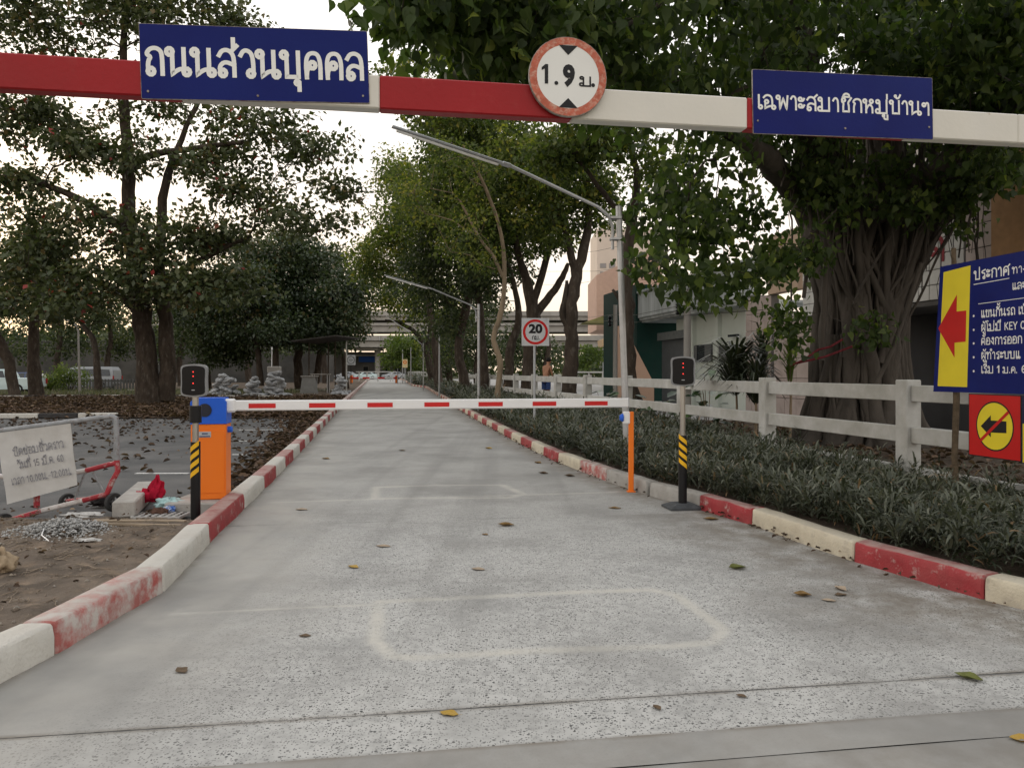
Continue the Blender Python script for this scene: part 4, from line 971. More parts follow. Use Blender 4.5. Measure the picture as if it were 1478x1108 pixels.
for ul, ur, v0, v1, t in ((1405.5, 1457, 410.2, 401.0, 1.6), (1412, 1490, 438.2, 428, 1.3)):
    a, c = BD(ul, v0), BD(ur, v1); e_ = .007 if t > 1.5 else .006
    bflat([(a[0], a[1]-e_), (c[0], c[1]-e_), (c[0], c[1]), (a[0], a[1])], M_TXT, .0014, 'rule_line')
for txt, uR, v in (('แขนกั้นรถ เป็น', 1490, 458), ('ผู้ไม่มี KEY C', 1479, 478), ('ต้องการออก', 1475, 497.5), ('ผู้ทำระบบแ', 1472, 518)):
    bt(txt, 1416, v, uR, 9.6, .025)
# last line: the ones are drawn, the rest is lettering
bt('เริ่ม', 1416, 538, 1434, 9.5, .025); bt('ม.ค.', 1447.5, 538, 1468, 8.5, .025); bt('6', 1474, 538, 1480.5, 10.5, .03)
a = BD(1439, 538); k_ = 10.5/FPX*8
bflat([(a[0]+x*k_, a[1]+y*k_) for x, y in [(.22, 0), (.42, 0), (.42, 1), (.27, 1), (0, .76), (0, .6), (.22, .74)]], M_TXT, .0016, 'lettering')
mb = MB()
for v in (456, 476, 495.5, 515.5, 535.5): s_, z_ = BD(1405.5, v); disc(mb, bw(s_, z_), be, Z3, bnn, .0125, .0014, 10)
mb.build('bullet_dots', M_TXT, bo_, world=True)
M_STICK = mat('rough_stick', (.10, .075, .05), .9, .3, 12, .8, 40)
for s_ in (.17, 1.9):
    mb = MB(); q = bw(s_, 0)-bnn*.05; mb.tube([q+Vector((.01, .0, .05)), q+Vector((-.008, 0, .6)), q+Vector((.012, 0, 1.2)), q+Vector((0, 0, 2.0)), q+Vector((-.02, 0, zt0+.18))], [.036, .032, .034, .029, .024], 9); mb.build('stick_post', M_STICK, bo_, smooth=True, world=True)
# prohibition plate under it
ps = empty('no_left_sign', tuple(bw(.5, BD(1398, 655)[1])), 0, 'square red sign with yellow disc and struck black arrow below the notice board', 'sign')
a = BD(1398, 657); b_ = BD(1397, 568); c = BD(1474, 666); d = BD(1473, 570); ww = c[0]-a[0]; zlo = (a[1]+c[1])/2; zhi = min(zb0-.006, (b_[1]+d[1])/2)
mb = MB(); mb.prism([(a[0], zlo), (a[0]+ww, zlo), (a[0]+ww, zhi), (a[0], zhi)], bA-bnn*.006, be, Z3, .005); mb.build('panel', M_INK, ps, world=True)
bflat([(a[0]+.01, zlo+.01), (a[0]+ww-.01, zlo+.01), (a[0]+ww-.01, zhi-.01), (a[0]+.01, zhi-.01)], M_SIGNR, .0006, 'red_ground', ps)
cc = BD(1435.5, 615); Cw = bw(*cc); hr = 36/FPX*Cw.y; wr_ = (BD(1463, 615)[0]-BD(1408.5, 615)[0])/2
mb = MB(); disc(mb, Cw, be, Z3, bnn, wr_, .0014, 36, hr/wr_); mb.build('disc_rim', M_INK, ps, world=True)
mb = MB(); disc(mb, Cw, be, Z3, bnn, wr_*.94, .0022, 36, hr/wr_); mb.build('yellow_disc', M_SIGNY, ps, world=True)
bflat(quad_px([(1416, 614.5), (1430.5, 631), (1430.5, 624), (1453, 625), (1453, 608), (1430.5, 606.5), (1430.5, 599)]), M_INK, .003, 'arrow', ps)
bflat(quad_px([(1414, 634), (1417, 637), (1457.5, 596), (1454.5, 593)]), M_SIGNR, .0038, 'slash', ps)
p3 = empty('dark_notice_plate', tuple(bw(a[0]+ww+.3, zlo)), 0, 'dark blue plate with yellow lower part cut off at the frame edge', 'sign')
mb = MB(); x0 = a[0]+ww+.006; mb.prism([(x0, zlo-.01), (x0+.62, zlo-.01), (x0+.62, zhi), (x0, zhi)], bA-bnn*.006, be, Z3, .005); mb.build('panel', mat('night_blue', (.012, .014, .05), .4), p3, world=True)
bflat([(x0+.012, zlo+.0), (x0+.60, zlo+.0), (x0+.60, zlo+(zhi-zlo)*.58), (x0+.012, zlo+(zhi-zlo)*.58)], M_SIGNY, .0006, 'yellow_panel', p3)
# ---------------------------------------------------------------- wheeled barricade with a hand-lettered card
yb = 8.15; br_ = empty('wheeled_barricade', (-4.9, yb, 0), 0, 'red and white tube barricade on small wheels in the lot', 'barricade')
def Q(u, v, y=yb): return P(u, v, y)
M_TG = mat('worn_grey_tube', (.26, .27, .28), .55, .2, 14, .1, 50, col2=(.15, .10, .08), thr=.62); M_TR = mat('worn_red_tube', (.33, .035, .045), .5, .2, 9, .1, 50, col2=(.42, .36, .34), thr=.60); M_TW = mat('worn_white_tube', (.55, .52, .50), .5, .1, 9, col2=(.35, .25, .22), thr=.6)
def bar(pts, m, r=.024, nm='tube'):
    mb = MB(); mb.tube(pts, r, 10); return mb.build(nm, m, br_, smooth=True, world=True)
lft = -6.9
tl = Q(160, 600.5); bar([Vector((lft, 7.85, tl.z-.06)), Q(0, 621.5, 8.0), tl], M_TG, .026, 'top_rail')
bar([tl, tl+Vector((.055, 0, -.02)), Q(168, 616), Q(168.5, 664)], M_TG, .028, 'upright')
bar([Q(168.5, 664), Q(170, 680), Q(162, 694), Q(154, 713)], M_TR, .028, 'bent_foot')
bar([Q(168, 668), Q(158, 670), Q(124, 679)], M_TR, .027, 'middle_rail'); bar([Q(124, 679), Q(60, 690, 8.1), Vector((lft, 7.9, .5))], M_TW, .027, 'middle_rail')
lowpts = [Q(154, 713), Q(120, 722), Q(60, 737, 8.05), Q(10, 752, 7.95), Vector((lft, 7.8, .14))]
for (i, m) in ((0, M_TR), (1, M_TW), (2, M_TR), (3, M_TG)): bar([lowpts[i], lowpts[i+1]], m, .027, 'bottom_rail')
bar([Q(133, 679), Q(152, 714)], M_TG, .011, 'brace'); bar([Q(122, 682), Q(108, 720)], M_TG, .011, 'brace'); bar([Q(152, 716), Q(96, 722, 8.7)], M_TR, .015, 'axle')
bar([Vector((lft, 7.85, tl.z-.06)), Vector((lft, 7.8, .12))], M_TG, .026, 'upright')
def wheel(c, r, ax):
    ax = Vector(ax).normalized(); M = ax.to_track_quat('Z', 'Y').to_matrix().to_4x4(); c = Vector(c)
    def lat(prof, n=20):
        V = []; 
        for rr_, hh in prof:
            for j in range(n):
                t = 2*math.pi*j/n; V.append(c+M @ Vector((rr_*math.cos(t), rr_*math.sin(t), hh)))
        return V, [[i*n+j, i*n+(j+1) % n, (i+1)*n+(j+1) % n, (i+1)*n+j] for i in range(len(prof)-1) for j in range(n)]
    w = MB(); w.add(*lat([(r*.68, -.02), (r*.93, -.024), (r, -.012), (r, .012), (r*.93, .024), (r*.68, .02), (r*.68, -.02)])); wh = w.build('wheel', mat('grey_rubber', (.045, .045, .045), .8, .2, 20), br_, smooth=True, world=True)
    w = MB(); w.add(*lat([(r*.70, -.012), (r*.58, -.014), (r*.58, .014), (r*.70, .012)])); w.add(*lat([(0.001, -.02), (r*.2, -.02), (r*.2, .02), (.001, .02)]))
    for j in range(5):
        t = 2*math.pi*j/5+.3; w.beam(c+M @ Vector((r*.12*math.cos(t), r*.12*math.sin(t), 0)), c+M @ Vector((r*.63*math.cos(t), r*.63*math.sin(t), 0)), .018, .012, up=tuple(ax))
    w.build('rim', mat('dark_rim', (.06, .06, .062), .5), wh, world=True)
wheel(Q(164, 724.5), .100, (.9, -.45, 0)); wheel(Q(97, 724, 8.75), .098, (.9, -.45, 0)); wheel(Q(5, 754, 7.95), .098, (.9, -.45, 0))
mb = MB(); q = Q(53, 722, 8.0); mb.box(tuple(q), (.055, .03, .15), ch=.004); mb.build('bracket', M_TR, br_, world=True)
cs = empty('handwritten_card', tuple(Q(60, 725, 7.93)), 0, 'white card hand lettered in grey Thai, tied on the barricade', 'sign')
cp = [Q(10, 727.5, 7.93), Q(111, 700, 7.93), Q(101, 611, 7.93), Q(-6, 625, 7.93)]
mb = MB(); yy = 7.93; o_ = Vector((0, yy, 0)); n = 12; V = []; F = []
for i in range(n+1):
    for j in range(n+1):
        s_, t_ = i/n, j/n; p = cp[0]*(1-s_)*(1-t_)+cp[1]*s_*(1-t_)+cp[2]*s_*t_+cp[3]*(1-s_)*t_; w_ = .008*math.sin(7*s_+2*t_)+.006*math.sin(9*t_)
        V.append(p+Vector((0, w_, 0)))
nv = len(V); V += [p+Vector((0, .006, 0)) for p in V]
for i in range(n):
    for j in range(n): a = i*(n+1)+j; f = [a, a+n+1, a+n+2, a+1]; F += [f, [nv+k for k in f[::-1]]]
mb.add(V, F); mb.build('card', mat('grubby_card', (.50, .50, .49), .7, .08, 8, .1, 30, dirt=(.40, .38, .35), damt=.6), cs, world=True, smooth=True)
M_PEN = mat('grey_marker', (.24, .24, .26), .8, .4, 60)
ce = (cp[1]-cp[0]).normalized(); cu_ = (cp[3]-cp[0]).normalized()
for txt, (ul, vl), (ur, vr), hp in (('ปิดซ่อมชั่วคราว', (20, 658), (92, 645), 9.5), ('วันที่ 15 มี.ค. 60', (26, 676), (92, 665), 9), ('เวลา 10.00น.-12.00น.', (17, 700), (104, 684), 9)):
    A_ = Q(ul, vl, 7.915); B_ = Q(ur, vr, 7.915); e_ = (B_-A_).normalized(); u_ = Vector((-e_.z, 0, e_.x))
    thai(txt, A_, e_, u_, (B_-A_).length, hp/FPX*8, .11, M_PEN, cs, jitter=.045)
# ---------------------------------------------------------------- vegetation
tree('almond_tree', 'large spreading tree with twin dark trunks and reddish leaves left of the lane', 'tree',
     [(35, [(216, 584, 19), (212, 520, 14), (203, 450, 13), (194, 380, 12), (186, 310, 10), (184, 240, 8), (180, 160, 7), (178, 70, 5), (185, -20, 3)]),
      (35.3, [(238, 577, 14), (243, 520, 11), (238, 460, 10), (230, 400, 8), (232, 340, 7), (238, 270, 6), (262, 200, 4), (290, 140, 3)]),
      (35, [(186, 335, 7), (150, 310, 6, -.5), (110, 285, 5, -1), (50, 262, 4, -1.5), (0, 255, 3, -2)]),
      (35, [(184, 250, 6), (215, 225, 5), (280, 215, 4, -1), (350, 205, 3, -2)]),
      (35.2, [(226, 440, 8), (250, 400, 6), (300, 370, 4, -1), (350, 345, 3, -1.5)]),
      (35, [(203, 452, 8), (170, 420, 6), (120, 400, 4, -1), (70, 390, 3, -2)])],
     [(60, 20, 34, 110, 70, 3, 71), (210, 0, 35, 120, 75, 3.2, 84), (320, 35, 35, 65, 45, 2, 29), (60, 165, 34, 95, 45, 3, 54), (250, 130, 35, 120, 50, 3, 37), (140, 215, 34, 110, 32, 2.6, 37),
      (370, 185, 34, 90, 32, 2.5, 33), (455, 215, 34, 55, 25, 2, 18), (300, 235, 34, 120, 28, 2.5, 33), (30, 270, 34, 80, 40, 2.4, 29), (120, 330, 34, 110, 42, 2.6, 54), (350, 275, 34, 90, 30, 2.2, 25), (490, 275, 34, 32, 25, 1.6, 10),
      (440, 320, 34, 65, 24, 2, 21), (280, 340, 34, 95, 40, 2.4, 54), (30, 375, 33, 80, 48, 2.4, 42), (180, 400, 33, 110, 38, 2.4, 46), (310, 410, 33, 90, 36, 2.4, 42), (90, 440, 32, 100, 26, 2, 25)],
     LM_ALM, M_BARK, leaf=.25, n=50, rad=.85, flat=.6, droop=.35, odd=.014, tm=.45, tipr=.011)
def small_tree(name, label, y, trunk, blobs, lm, n=60, leaf=.18, rad=.8, bark=M_BARK, cat='tree', group=None, **k):
    return tree(name, label, cat, [(y, trunk)] if not isinstance(trunk[0], list) else [(y, t) for t in trunk], blobs, lm, bark, leaf, n, rad, group=group, **k)
small_tree('almond_tree', 'slim straight trunked tree between the leftmost tree and the bushes', 46, [(53, 573, 11), (50, 520, 8), (50, 470, 7), (52, 420, 6), (48, 350, 4)],
           [(50, 400, 45, 70, 45, 2.5, 30), (95, 430, 45, 50, 25, 2, 12), (0, 430, 45, 50, 30, 2, 14)], LM_ALM, n=100, leaf=.24, rad=.9, odd=.006)
small_tree('almond_tree', 'leaning dark tree at the far left edge beside the white pickup', 44, [(22, 571, 9), (14, 530, 7), (2, 500, 8), (-12, 470, 7), (-20, 430, 5)],
           [(-30, 420, 43, 80, 60, 3, 30), (20, 350, 44, 60, 40, 2, 16)], LM_ALM, n=100, leaf=.24, rad=.9)
small_tree('young_tree', 'thin kinked dark tree standing on grass right of the curved lamp', 56, [(142, 566, 6), (140, 530, 4.5), (136, 495, 4), (124, 475, 3), (112, 460, 2.5)],
           [(120, 440, 56, 45, 22, 2, 16), (160, 455, 56, 30, 15, 2, 8)], LM_ALM, n=80, leaf=.26, rad=1.0)
# dense mango trees on the left of the lane
small_tree('mango_tree', 'dense dark green tree with a low round crown left of the lane end', 62, [[(432, 553, 7), (430, 520, 6), (434, 480, 5), (440, 430, 4)], [(455, 553, 6), (462, 510, 4.5), (470, 460, 3.5)]],
           [(440, 400, 60, 62, 52, 4, 64), (430, 365, 61, 40, 26, 3, 22), (370, 385, 60, 50, 36, 3, 26), (495, 430, 58, 34, 44, 3, 38), (420, 465, 60, 80, 38, 4, 60), (475, 480, 58, 50, 28, 3, 36), (385, 430, 61, 50, 50, 3, 36)], LM_MANGO, n=110, leaf=.27, rad=1.15, flat=.7, droop=.6)
small_tree('mango_tree', 'dark tree with drooping crown over the silver sacks', 56, [[(395, 558, 6), (398, 520, 5), (392, 470, 4), (386, 430, 3)], [(376, 557, 5), (372, 510, 4), (365, 460, 3)]],
           [(350, 415, 56, 66, 50, 4, 56), (300, 440, 57, 50, 44, 3, 30), (390, 470, 55, 55, 32, 3, 36), (330, 480, 57, 40, 28, 3, 22)], LM_MANGO, n=105, leaf=.25, rad=1.1, flat=.7, droop=.5)
small_tree('bushy_tree', 'olive tree whose ragged crown droops over the left edge of the lane end', 66, [(500, 560, 4.5), (497, 530, 4), (492, 490, 3), (486, 440, 2.5)],
           [(470, 375, 64, 44, 28, 4, 26), (505, 410, 62, 26, 34, 3, 20), (512, 455, 62, 18, 26, 3, 14), (420, 350, 64, 50, 24, 4, 18), (350, 350, 64, 50, 30, 4, 20)], LM_ALM, n=85, leaf=.26, rad=1.15, flat=.7, droop=.5)
small_tree('bushy_tree', 'olive green tree with yellowing leaves behind the twin trunked tree', 60, [(300, 556, 6), (296, 510, 5), (290, 460, 4), (286, 420, 3)],
           [(280, 450, 60, 60, 40, 4, 36), (300, 500, 58, 45, 28, 3, 24), (345, 510, 58, 26, 18, 2, 9)], LM_DULL, n=95, leaf=.26, rad=1.1)
for i, (u, y, lb, bl_) in enumerate((
        (85, 70, 'slender background tree behind the light green bushes', [(85, 450, 70, 60, 40, 4, 30), (60, 410, 70, 50, 30, 4, 18), (105, 500, 72, 40, 22, 3, 12)]),
        (158, 74, 'background tree behind the silver van', [(165, 440, 74, 60, 42, 4, 34), (180, 495, 76, 45, 24, 3, 16)]),
        (262, 78, 'background tree seen right of the twin trunks', [(255, 440, 78, 60, 50, 5, 40), (262, 500, 80, 50, 28, 4, 22)]),
        (-10, 72, 'background tree beyond the white pickup', [(0, 450, 72, 60, 45, 4, 30), (30, 500, 76, 40, 24, 3, 12)]),
        (360, 84, 'tall background tree left of the dense dark crowns', [(350, 420, 84, 60, 50, 5, 38), (330, 490, 86, 60, 32, 4, 26), (420, 500, 88, 50, 26, 4, 22)]),
        (470, 96, 'background tree closing the left side of the lane', [(470, 440, 96, 40, 40, 5, 26), (480, 490, 98, 30, 24, 4, 16)]))):
    vb = HV+FPX*CH/y; small_tree('background_tree', lb, y, [(u, vb, 5), (u-3, vb-35, 4), (u+2, vb-70, 3.2), (u-2, vb-105, 2.4)], bl_, LM_DULL, n=75, leaf=.30, rad=1.4, group='trees at the back of the parking lot')
for (u, v, y, ru, rz, lb) in ((70, 553, 57, 24, 12, 'smaller light green bush behind the slim tree trunk'), (100, 545, 58, 26, 18, 'taller light green bush left of the curved lamp')):
    p = P(u, v, y); r = empty('bush', (p.x, y, 0), 0, lb, 'bush'); t = blob_tips([(u, v, y, ru, rz, 1.0, 40)]); V, F, T = clump_leaves(t, 55, .42, .9, .13, .0, T_QUAD, .55, .2); np_mesh('foliage', V, F, LM_SHRUB, r, tint=T)
    mb = MB()
    for j in range(5): a = j*1.25; mb.tube([(p.x+.1*math.cos(a), y+.1*math.sin(a), -.05), (p.x+.6*math.cos(a), y+.5*math.sin(a), .9)], [.03, .012], 5)
    mb.build('stems', M_BARK, r, world=True)
# right verge
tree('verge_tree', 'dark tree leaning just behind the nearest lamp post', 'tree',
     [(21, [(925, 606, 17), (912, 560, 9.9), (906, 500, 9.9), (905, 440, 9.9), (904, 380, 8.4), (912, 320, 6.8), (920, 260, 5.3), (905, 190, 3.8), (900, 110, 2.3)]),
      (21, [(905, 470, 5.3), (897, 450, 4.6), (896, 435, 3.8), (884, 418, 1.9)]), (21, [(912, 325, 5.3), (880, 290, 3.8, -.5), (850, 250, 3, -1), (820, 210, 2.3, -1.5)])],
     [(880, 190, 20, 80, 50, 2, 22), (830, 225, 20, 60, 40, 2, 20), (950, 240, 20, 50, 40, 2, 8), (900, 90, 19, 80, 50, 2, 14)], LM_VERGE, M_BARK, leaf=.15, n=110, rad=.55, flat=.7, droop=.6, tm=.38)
tree('verge_tree', 'forked dark tree right of the speed limit sign', 'tree',
     [(29, [(822, 590, 13), (822, 550, 11), (826, 500, 9.9), (825, 450, 9.1), (832, 400, 7.6), (845, 350, 6.8), (850, 300, 4.6), (840, 230, 3)]),
      (29, [(826, 478, 6.1), (812, 455, 4.6), (816, 430, 3.8), (818, 405, 2.3)]), (29, [(832, 405, 6.1), (822, 360, 5.3), (812, 320, 3.8), (790, 260, 2.3)])],
     [(800, 250, 29, 99, 61, 3, 54), (860, 290, 29, 66, 50, 3, 29), (780, 330, 29, 49, 35, 2, 16), (740, 220, 29, 66, 56, 3, 27)], LM_VERGE, M_BARK, leaf=.17, n=105, rad=.7, flat=.7, droop=.5, tm=.42)
tree('verge_tree', 'thick branching tree behind the speed limit sign', 'tree',
     [(33, [(762, 585, 11), (762, 540, 9.1), (766, 490, 9.9), (770, 450, 9.9), (764, 420, 7.6), (752, 380, 5.3), (740, 330, 3.8), (720, 270, 3)]),
      (33, [(772, 455, 6.8), (795, 425, 5.3), (812, 400, 4.6), (820, 380, 2.3)]), (33, [(768, 440, 6.1), (782, 400, 5.3), (794, 350, 3.8), (800, 300, 3)])],
     [(650, 205, 32, 82, 44, 3, 40), (610, 130, 31, 66, 44, 3, 21), (700, 150, 32, 99, 44, 3, 35), (740, 300, 33, 88, 56, 3, 48), (690, 330, 32, 66, 56, 3, 35), (790, 340, 33, 49, 33, 2, 13), (700, 230, 33, 77, 50, 3, 32)], LM_VERGE, M_BARK, leaf=.18, n=100, rad=.75, flat=.7, droop=.5, tm=.4)
tree('verge_tree', 'dark trunk between the tan sapling and the speed limit sign', 'tree',
     [(36, [(733, 580, 8.4), (734, 540, 6.8), (738, 500, 6.1), (748, 465, 5.3), (744, 420, 3.8), (730, 370, 3), (716, 310, 2.3)])],
     [(720, 340, 36, 66, 47, 3, 32), (700, 400, 36, 46, 33, 2.5, 16), (745, 385, 36, 33, 29, 2, 10)], LM_DULL, M_BARK, leaf=.19, n=95, rad=.8, flat=.7, droop=.5)
tree('pale_sapling', 'crooked tan barked sapling with bare twigs beside the second lamp post', 'tree',
     [(27, [(718, 596, 4.6), (719, 560, 4.2), (722, 520, 4.2), (712, 490, 3.8), (722, 455, 3.8), (728, 410, 3.2), (724, 340, 2.7), (700, 270, 2.3, -1), (668, 210, 1.5, -2)]),
      (27, [(726, 400, 2.7), (712, 370, 2.3), (690, 340, 2), (664, 290, 1.5)])],
     [(660, 240, 26, 66, 50, 2, 21), (610, 290, 26, 55, 56, 2, 21), (690, 350, 26, 49, 44, 2, 13)], LM_VERGE, M_BARKT, leaf=.12, n=60, rad=.6, flat=.7, droop=.4, tm=.5, tipr=.010)
tree('verge_tree', 'ivy covered leaning trunk left of the second lamp post', 'tree',
     [(40, [(676, 582, 8.4), (668, 540, 6.8), (662, 500, 6.1), (672, 450, 6.1), (682, 400, 4.6), (690, 340, 3)])],
     [(650, 330, 39, 77, 61, 3, 54), (620, 400, 40, 55, 50, 3, 35), (680, 400, 40, 50, 44, 3, 29), (650, 460, 41, 39, 29, 2, 16)], LM_DULL, M_BARK, leaf=.19, n=100, rad=.85, flat=.8, droop=.6, tm=.45)
tree('verge_tree', 'dark tree with yellow green crown near where the lane bends', 'tree',
     [(52, [(636, 572, 7.6), (632, 540, 6.1), (628, 500, 5.3), (622, 455, 4.6), (612, 410, 3.8), (600, 360, 3)])],
     [(590, 300, 50, 55, 56, 4, 51), (560, 350, 50, 50, 51, 4, 45), (600, 390, 52, 55, 44, 4, 40), (530, 385, 50, 30, 35, 3, 18), (570, 250, 50, 39, 40, 3, 21)], LM_VERGE, M_BARK, leaf=.21, n=105, rad=1.0, flat=.8, droop=.5, tm=.55)
tree('verge_tree', 'arching tree leaning over the far end of the lane', 'tree',
     [(68, [(626, 562, 6.1), (622, 535, 5.3), (614, 505, 4.6), (600, 480, 3), (576, 466, 2.3), (556, 462, 1.5)]), (68, [(616, 510, 3.8), (622, 470, 3.4), (624, 430, 2.3)])],
     [(560, 435, 66, 50, 20, 3, 18), (600, 430, 68, 44, 44, 4, 40), (640, 450, 70, 33, 50, 4, 32), (620, 500, 72, 24, 24, 3, 13), (545, 400, 66, 33, 20, 3, 10)], LM_VERGE, M_BARK, leaf=.26, n=80, rad=1.1, flat=.7, droop=.4, tm=.5)
tree('rounded_tree', 'bright green small tree at the lane end before the viaduct', 'tree', [(98, [(592, 553, 4), (591, 530, 3), (590, 505, 2)])],
     [(592, 500, 98, 37, 20, 4, 54), (575, 520, 98, 26, 15, 3, 24), (610, 520, 98, 24, 20, 3, 24)], LM_SHRUB, M_BARK, leaf=.32, n=70, rad=1.2, tm=.35)
for i, (u, y, lb, bl_) in enumerate(((690, 60, 'background tree behind the second lamp post', [(690, 440, 60, 50, 45, 4, 34), (660, 490, 60, 50, 40, 4, 34), (720, 500, 62, 40, 40, 4, 26)]),
                                     (650, 78, 'background tree right of the arching tree', [(650, 480, 78, 37, 50, 4, 45), (640, 520, 80, 37, 26, 4, 29), (690, 520, 80, 37, 24, 4, 24)]),
                                     (790, 48, 'background tree between the forked trunks', [(752, 500, 50, 26, 29, 2, 16), (790, 515, 50, 28, 22, 2, 13)]))):
    vb = HV+FPX*CH/y; small_tree('background_tree', lb, y, [(u, vb, 5), (u-3, vb-35, 4), (u+2, vb-70, 3.2), (u-2, vb-105, 2.4)], bl_, LM_DULL, n=85, leaf=.22, rad=1.2, group='trees beyond the white fence')
tree('rounded_tree', 'light green tree in front of the far viaduct at the right', 'tree', [(60, [(850, 560, 4), (850, 530, 3), (850, 510, 2)])], [(852, 512, 60, 20, 14, 1.5, 22), (845, 525, 60, 16, 10, 1.5, 12)], LM_SHRUB, M_BARK, leaf=.2, n=60, rad=.6, tm=.3)
tree('verge_tree', 'tall slim tree filling the gap left of the thick branching tree', 'tree',
     [(38, [(700, 580, 7), (699, 530, 6), (694, 470, 5.5), (690, 410, 5), (684, 340, 4), (670, 260, 3), (660, 190, 2)])],
     [(640, 260, 38, 70, 45, 3, 40), (700, 260, 38, 70, 50, 3, 36), (620, 320, 38, 50, 40, 3, 26), (690, 180, 38, 80, 40, 3, 28), (770, 230, 39, 60, 50, 3, 26)], LM_VERGE, M_BARK, leaf=.20, n=95, rad=.85, flat=.75, droop=.5, tm=.45)
# ---------------------------------------------------------------- big fig tree
YF = 15.0; fx, fy = (1240-CU)/FPX*YF, YF
fig = empty('fig_tree', (fx, fy, .1), 0, 'huge fig tree with a fluted trunk of fused hanging roots behind the fence', 'tree')
prof = lambda z: np.interp(z, [0, .35, 1.0, 2.0, 2.9, 3.6, 4.4, 5.6], [1.30, 1.02, .86, .78, .74, .84, 1.05, 1.5])
segs_ = []
core = [(np.array([fx+.05*math.sin(z), fy, z]), prof(z)*.80) for z in np.linspace(-.1, 4.6, 12)]
cV, cF = tubes_np([(np.array([c[0] for c in core]), np.array([c[1] for c in core]))], 40)
a_ = np.arctan2(cV[:, 1]-fy, cV[:, 0]-fx); rad_ = 1+.11*np.sin(a_*7+cV[:, 2]*.9)+.08*np.sin(a_*13-cV[:, 2]*1.4)+.05*np.sin(a_*4+cV[:, 2]*2.2)
cV[:, 0] = fx+(cV[:, 0]-fx)*rad_; cV[:, 1] = fy+(cV[:, 1]-fy)*rad_*.85
np_mesh('trunk', cV, cF, mat('recess_shade_bark', (.035, .030, .026), .95, .3, 8, 1.0, 30), fig, smooth=True)  # core bark coloured darker to paint in the shade between the root strands
for i in range(96):
    a = 2*math.pi*i/96+rng.normal(0, .05); tw = rng.normal(0, .22); r0 = rng.choice([.03, .045, .06, .09, .13]); z1 = rng.choice([2.2, 3.2, 4.2, 5.2]) if i % 4 else 1.3
    zs = np.linspace(-.1, z1, 18); ang = a+tw*zs/4+.10*np.sin(zs*rng.uniform(1, 2.2)+i)+.05*np.sin(zs*4+i*2); rr_ = prof(zs)*(.80+rng.uniform(0, .27))+.03*np.sin(zs*rng.uniform(2, 5)+i)
    pts = np.stack([fx+rr_*np.cos(ang), fy+rr_*.85*np.sin(ang), zs], 1); w_ = r0*(1+.6*np.exp(-zs*2.2))*(1-.35*zs/5.2)
    segs_.append((pts, w_))
for i in range(64):                       # roots let down from the limbs over the fork
    u0 = rng.uniform(1168, 1395); v0 = 205+abs(u0-1270)*.15+rng.uniform(-20, 60); p0 = P(u0, v0, 14.2+rng.uniform(-.3, .5)); a1 = math.atan2(-.8, (u0-1265)/110+rng.normal(0, .35)); z1 = rng.uniform(.0, 2.2)
    t = np.linspace(0, 1, 16); zz = p0.z*(1-t)+z1*t; rz = prof(np.minimum(zz, 3.4))*rng.uniform(.9, 1.04); xt = fx+rz*math.cos(a1); yt = fy+rz*.85*math.sin(a1); w_ = np.clip(t*1.7, 0, 1)**1.3
    xx = p0.x*(1-w_)+xt*w_+.05*np.sin(t*9+i)+.03*np.sin(t*21+i*2); yy = p0.y*(1-w_)+yt*w_; segs_.append((np.stack([xx, yy, zz], 1), np.full(16, rng.choice([.018, .03, .045, .065]))*(1+.3*np.sin(t*7+i))))
V, F = tubes_np(segs_, 9); np_mesh('fused_roots', V, F, M_BARKG, fig, smooth=True)
def limb(pts): return [np.array(P(*p[:3])) for p in pts], [p[3] for p in pts]
limbs = [limb([(1255, 520, 15, .30), (1275, 430, 15, .46), (1325, 335, 14.8, .38), (1385, 270, 14.5, .32), (1440, 200, 14, .30), (1500, 120, 13.5, .22), (1560, 20, 13, .16)]),
         limb([(1235, 520, 15, .30), (1220, 430, 15, .46), (1195, 330, 14.8, .42), (1180, 250, 14.2, .36), (1170, 150, 13.2, .30), (1150, 40, 12, .24), (1120, -60, 11, .18)]),
         limb([(1245, 500, 15, .3), (1245, 400, 15, .46), (1262, 300, 15, .40), (1275, 210, 15, .34), (1290, 100, 14.5, .26), (1300, 0, 14, .18)]),
         limb([(1200, 330, 14.7, .30), (1130, 250, 13.5, .22), (1060, 190, 12, .17), (980, 140, 10.5, .13), (880, 90, 9.2, .09), (760, 50, 8.2, .05)]),
         limb([(1225, 340, 15, .26), (1300, 290, 14.0, .2), (1400, 200, 12.5, .15), (1500, 120, 11.5, .11)])]
lw = []
for w_, r_ in limbs:
    w_ = np.array(w_); t = np.linspace(0, len(w_)-1, (len(w_)-1)*5+1); c_ = np.stack([np.interp(t, np.arange(len(w_)), w_[:, k]) for k in range(3)], 1); c_[1:-1] = (c_[:-2]+c_[1:-1]*2+c_[2:])/4
    c_[2:-1] += rng.normal(0, .035, (len(c_)-3, 3)); lw.append((c_, np.interp(t, np.arange(len(w_)), r_)))
V, F = tubes_np(lw, 14)
np_mesh('limbs', V, F, M_BARKG, fig, smooth=True)
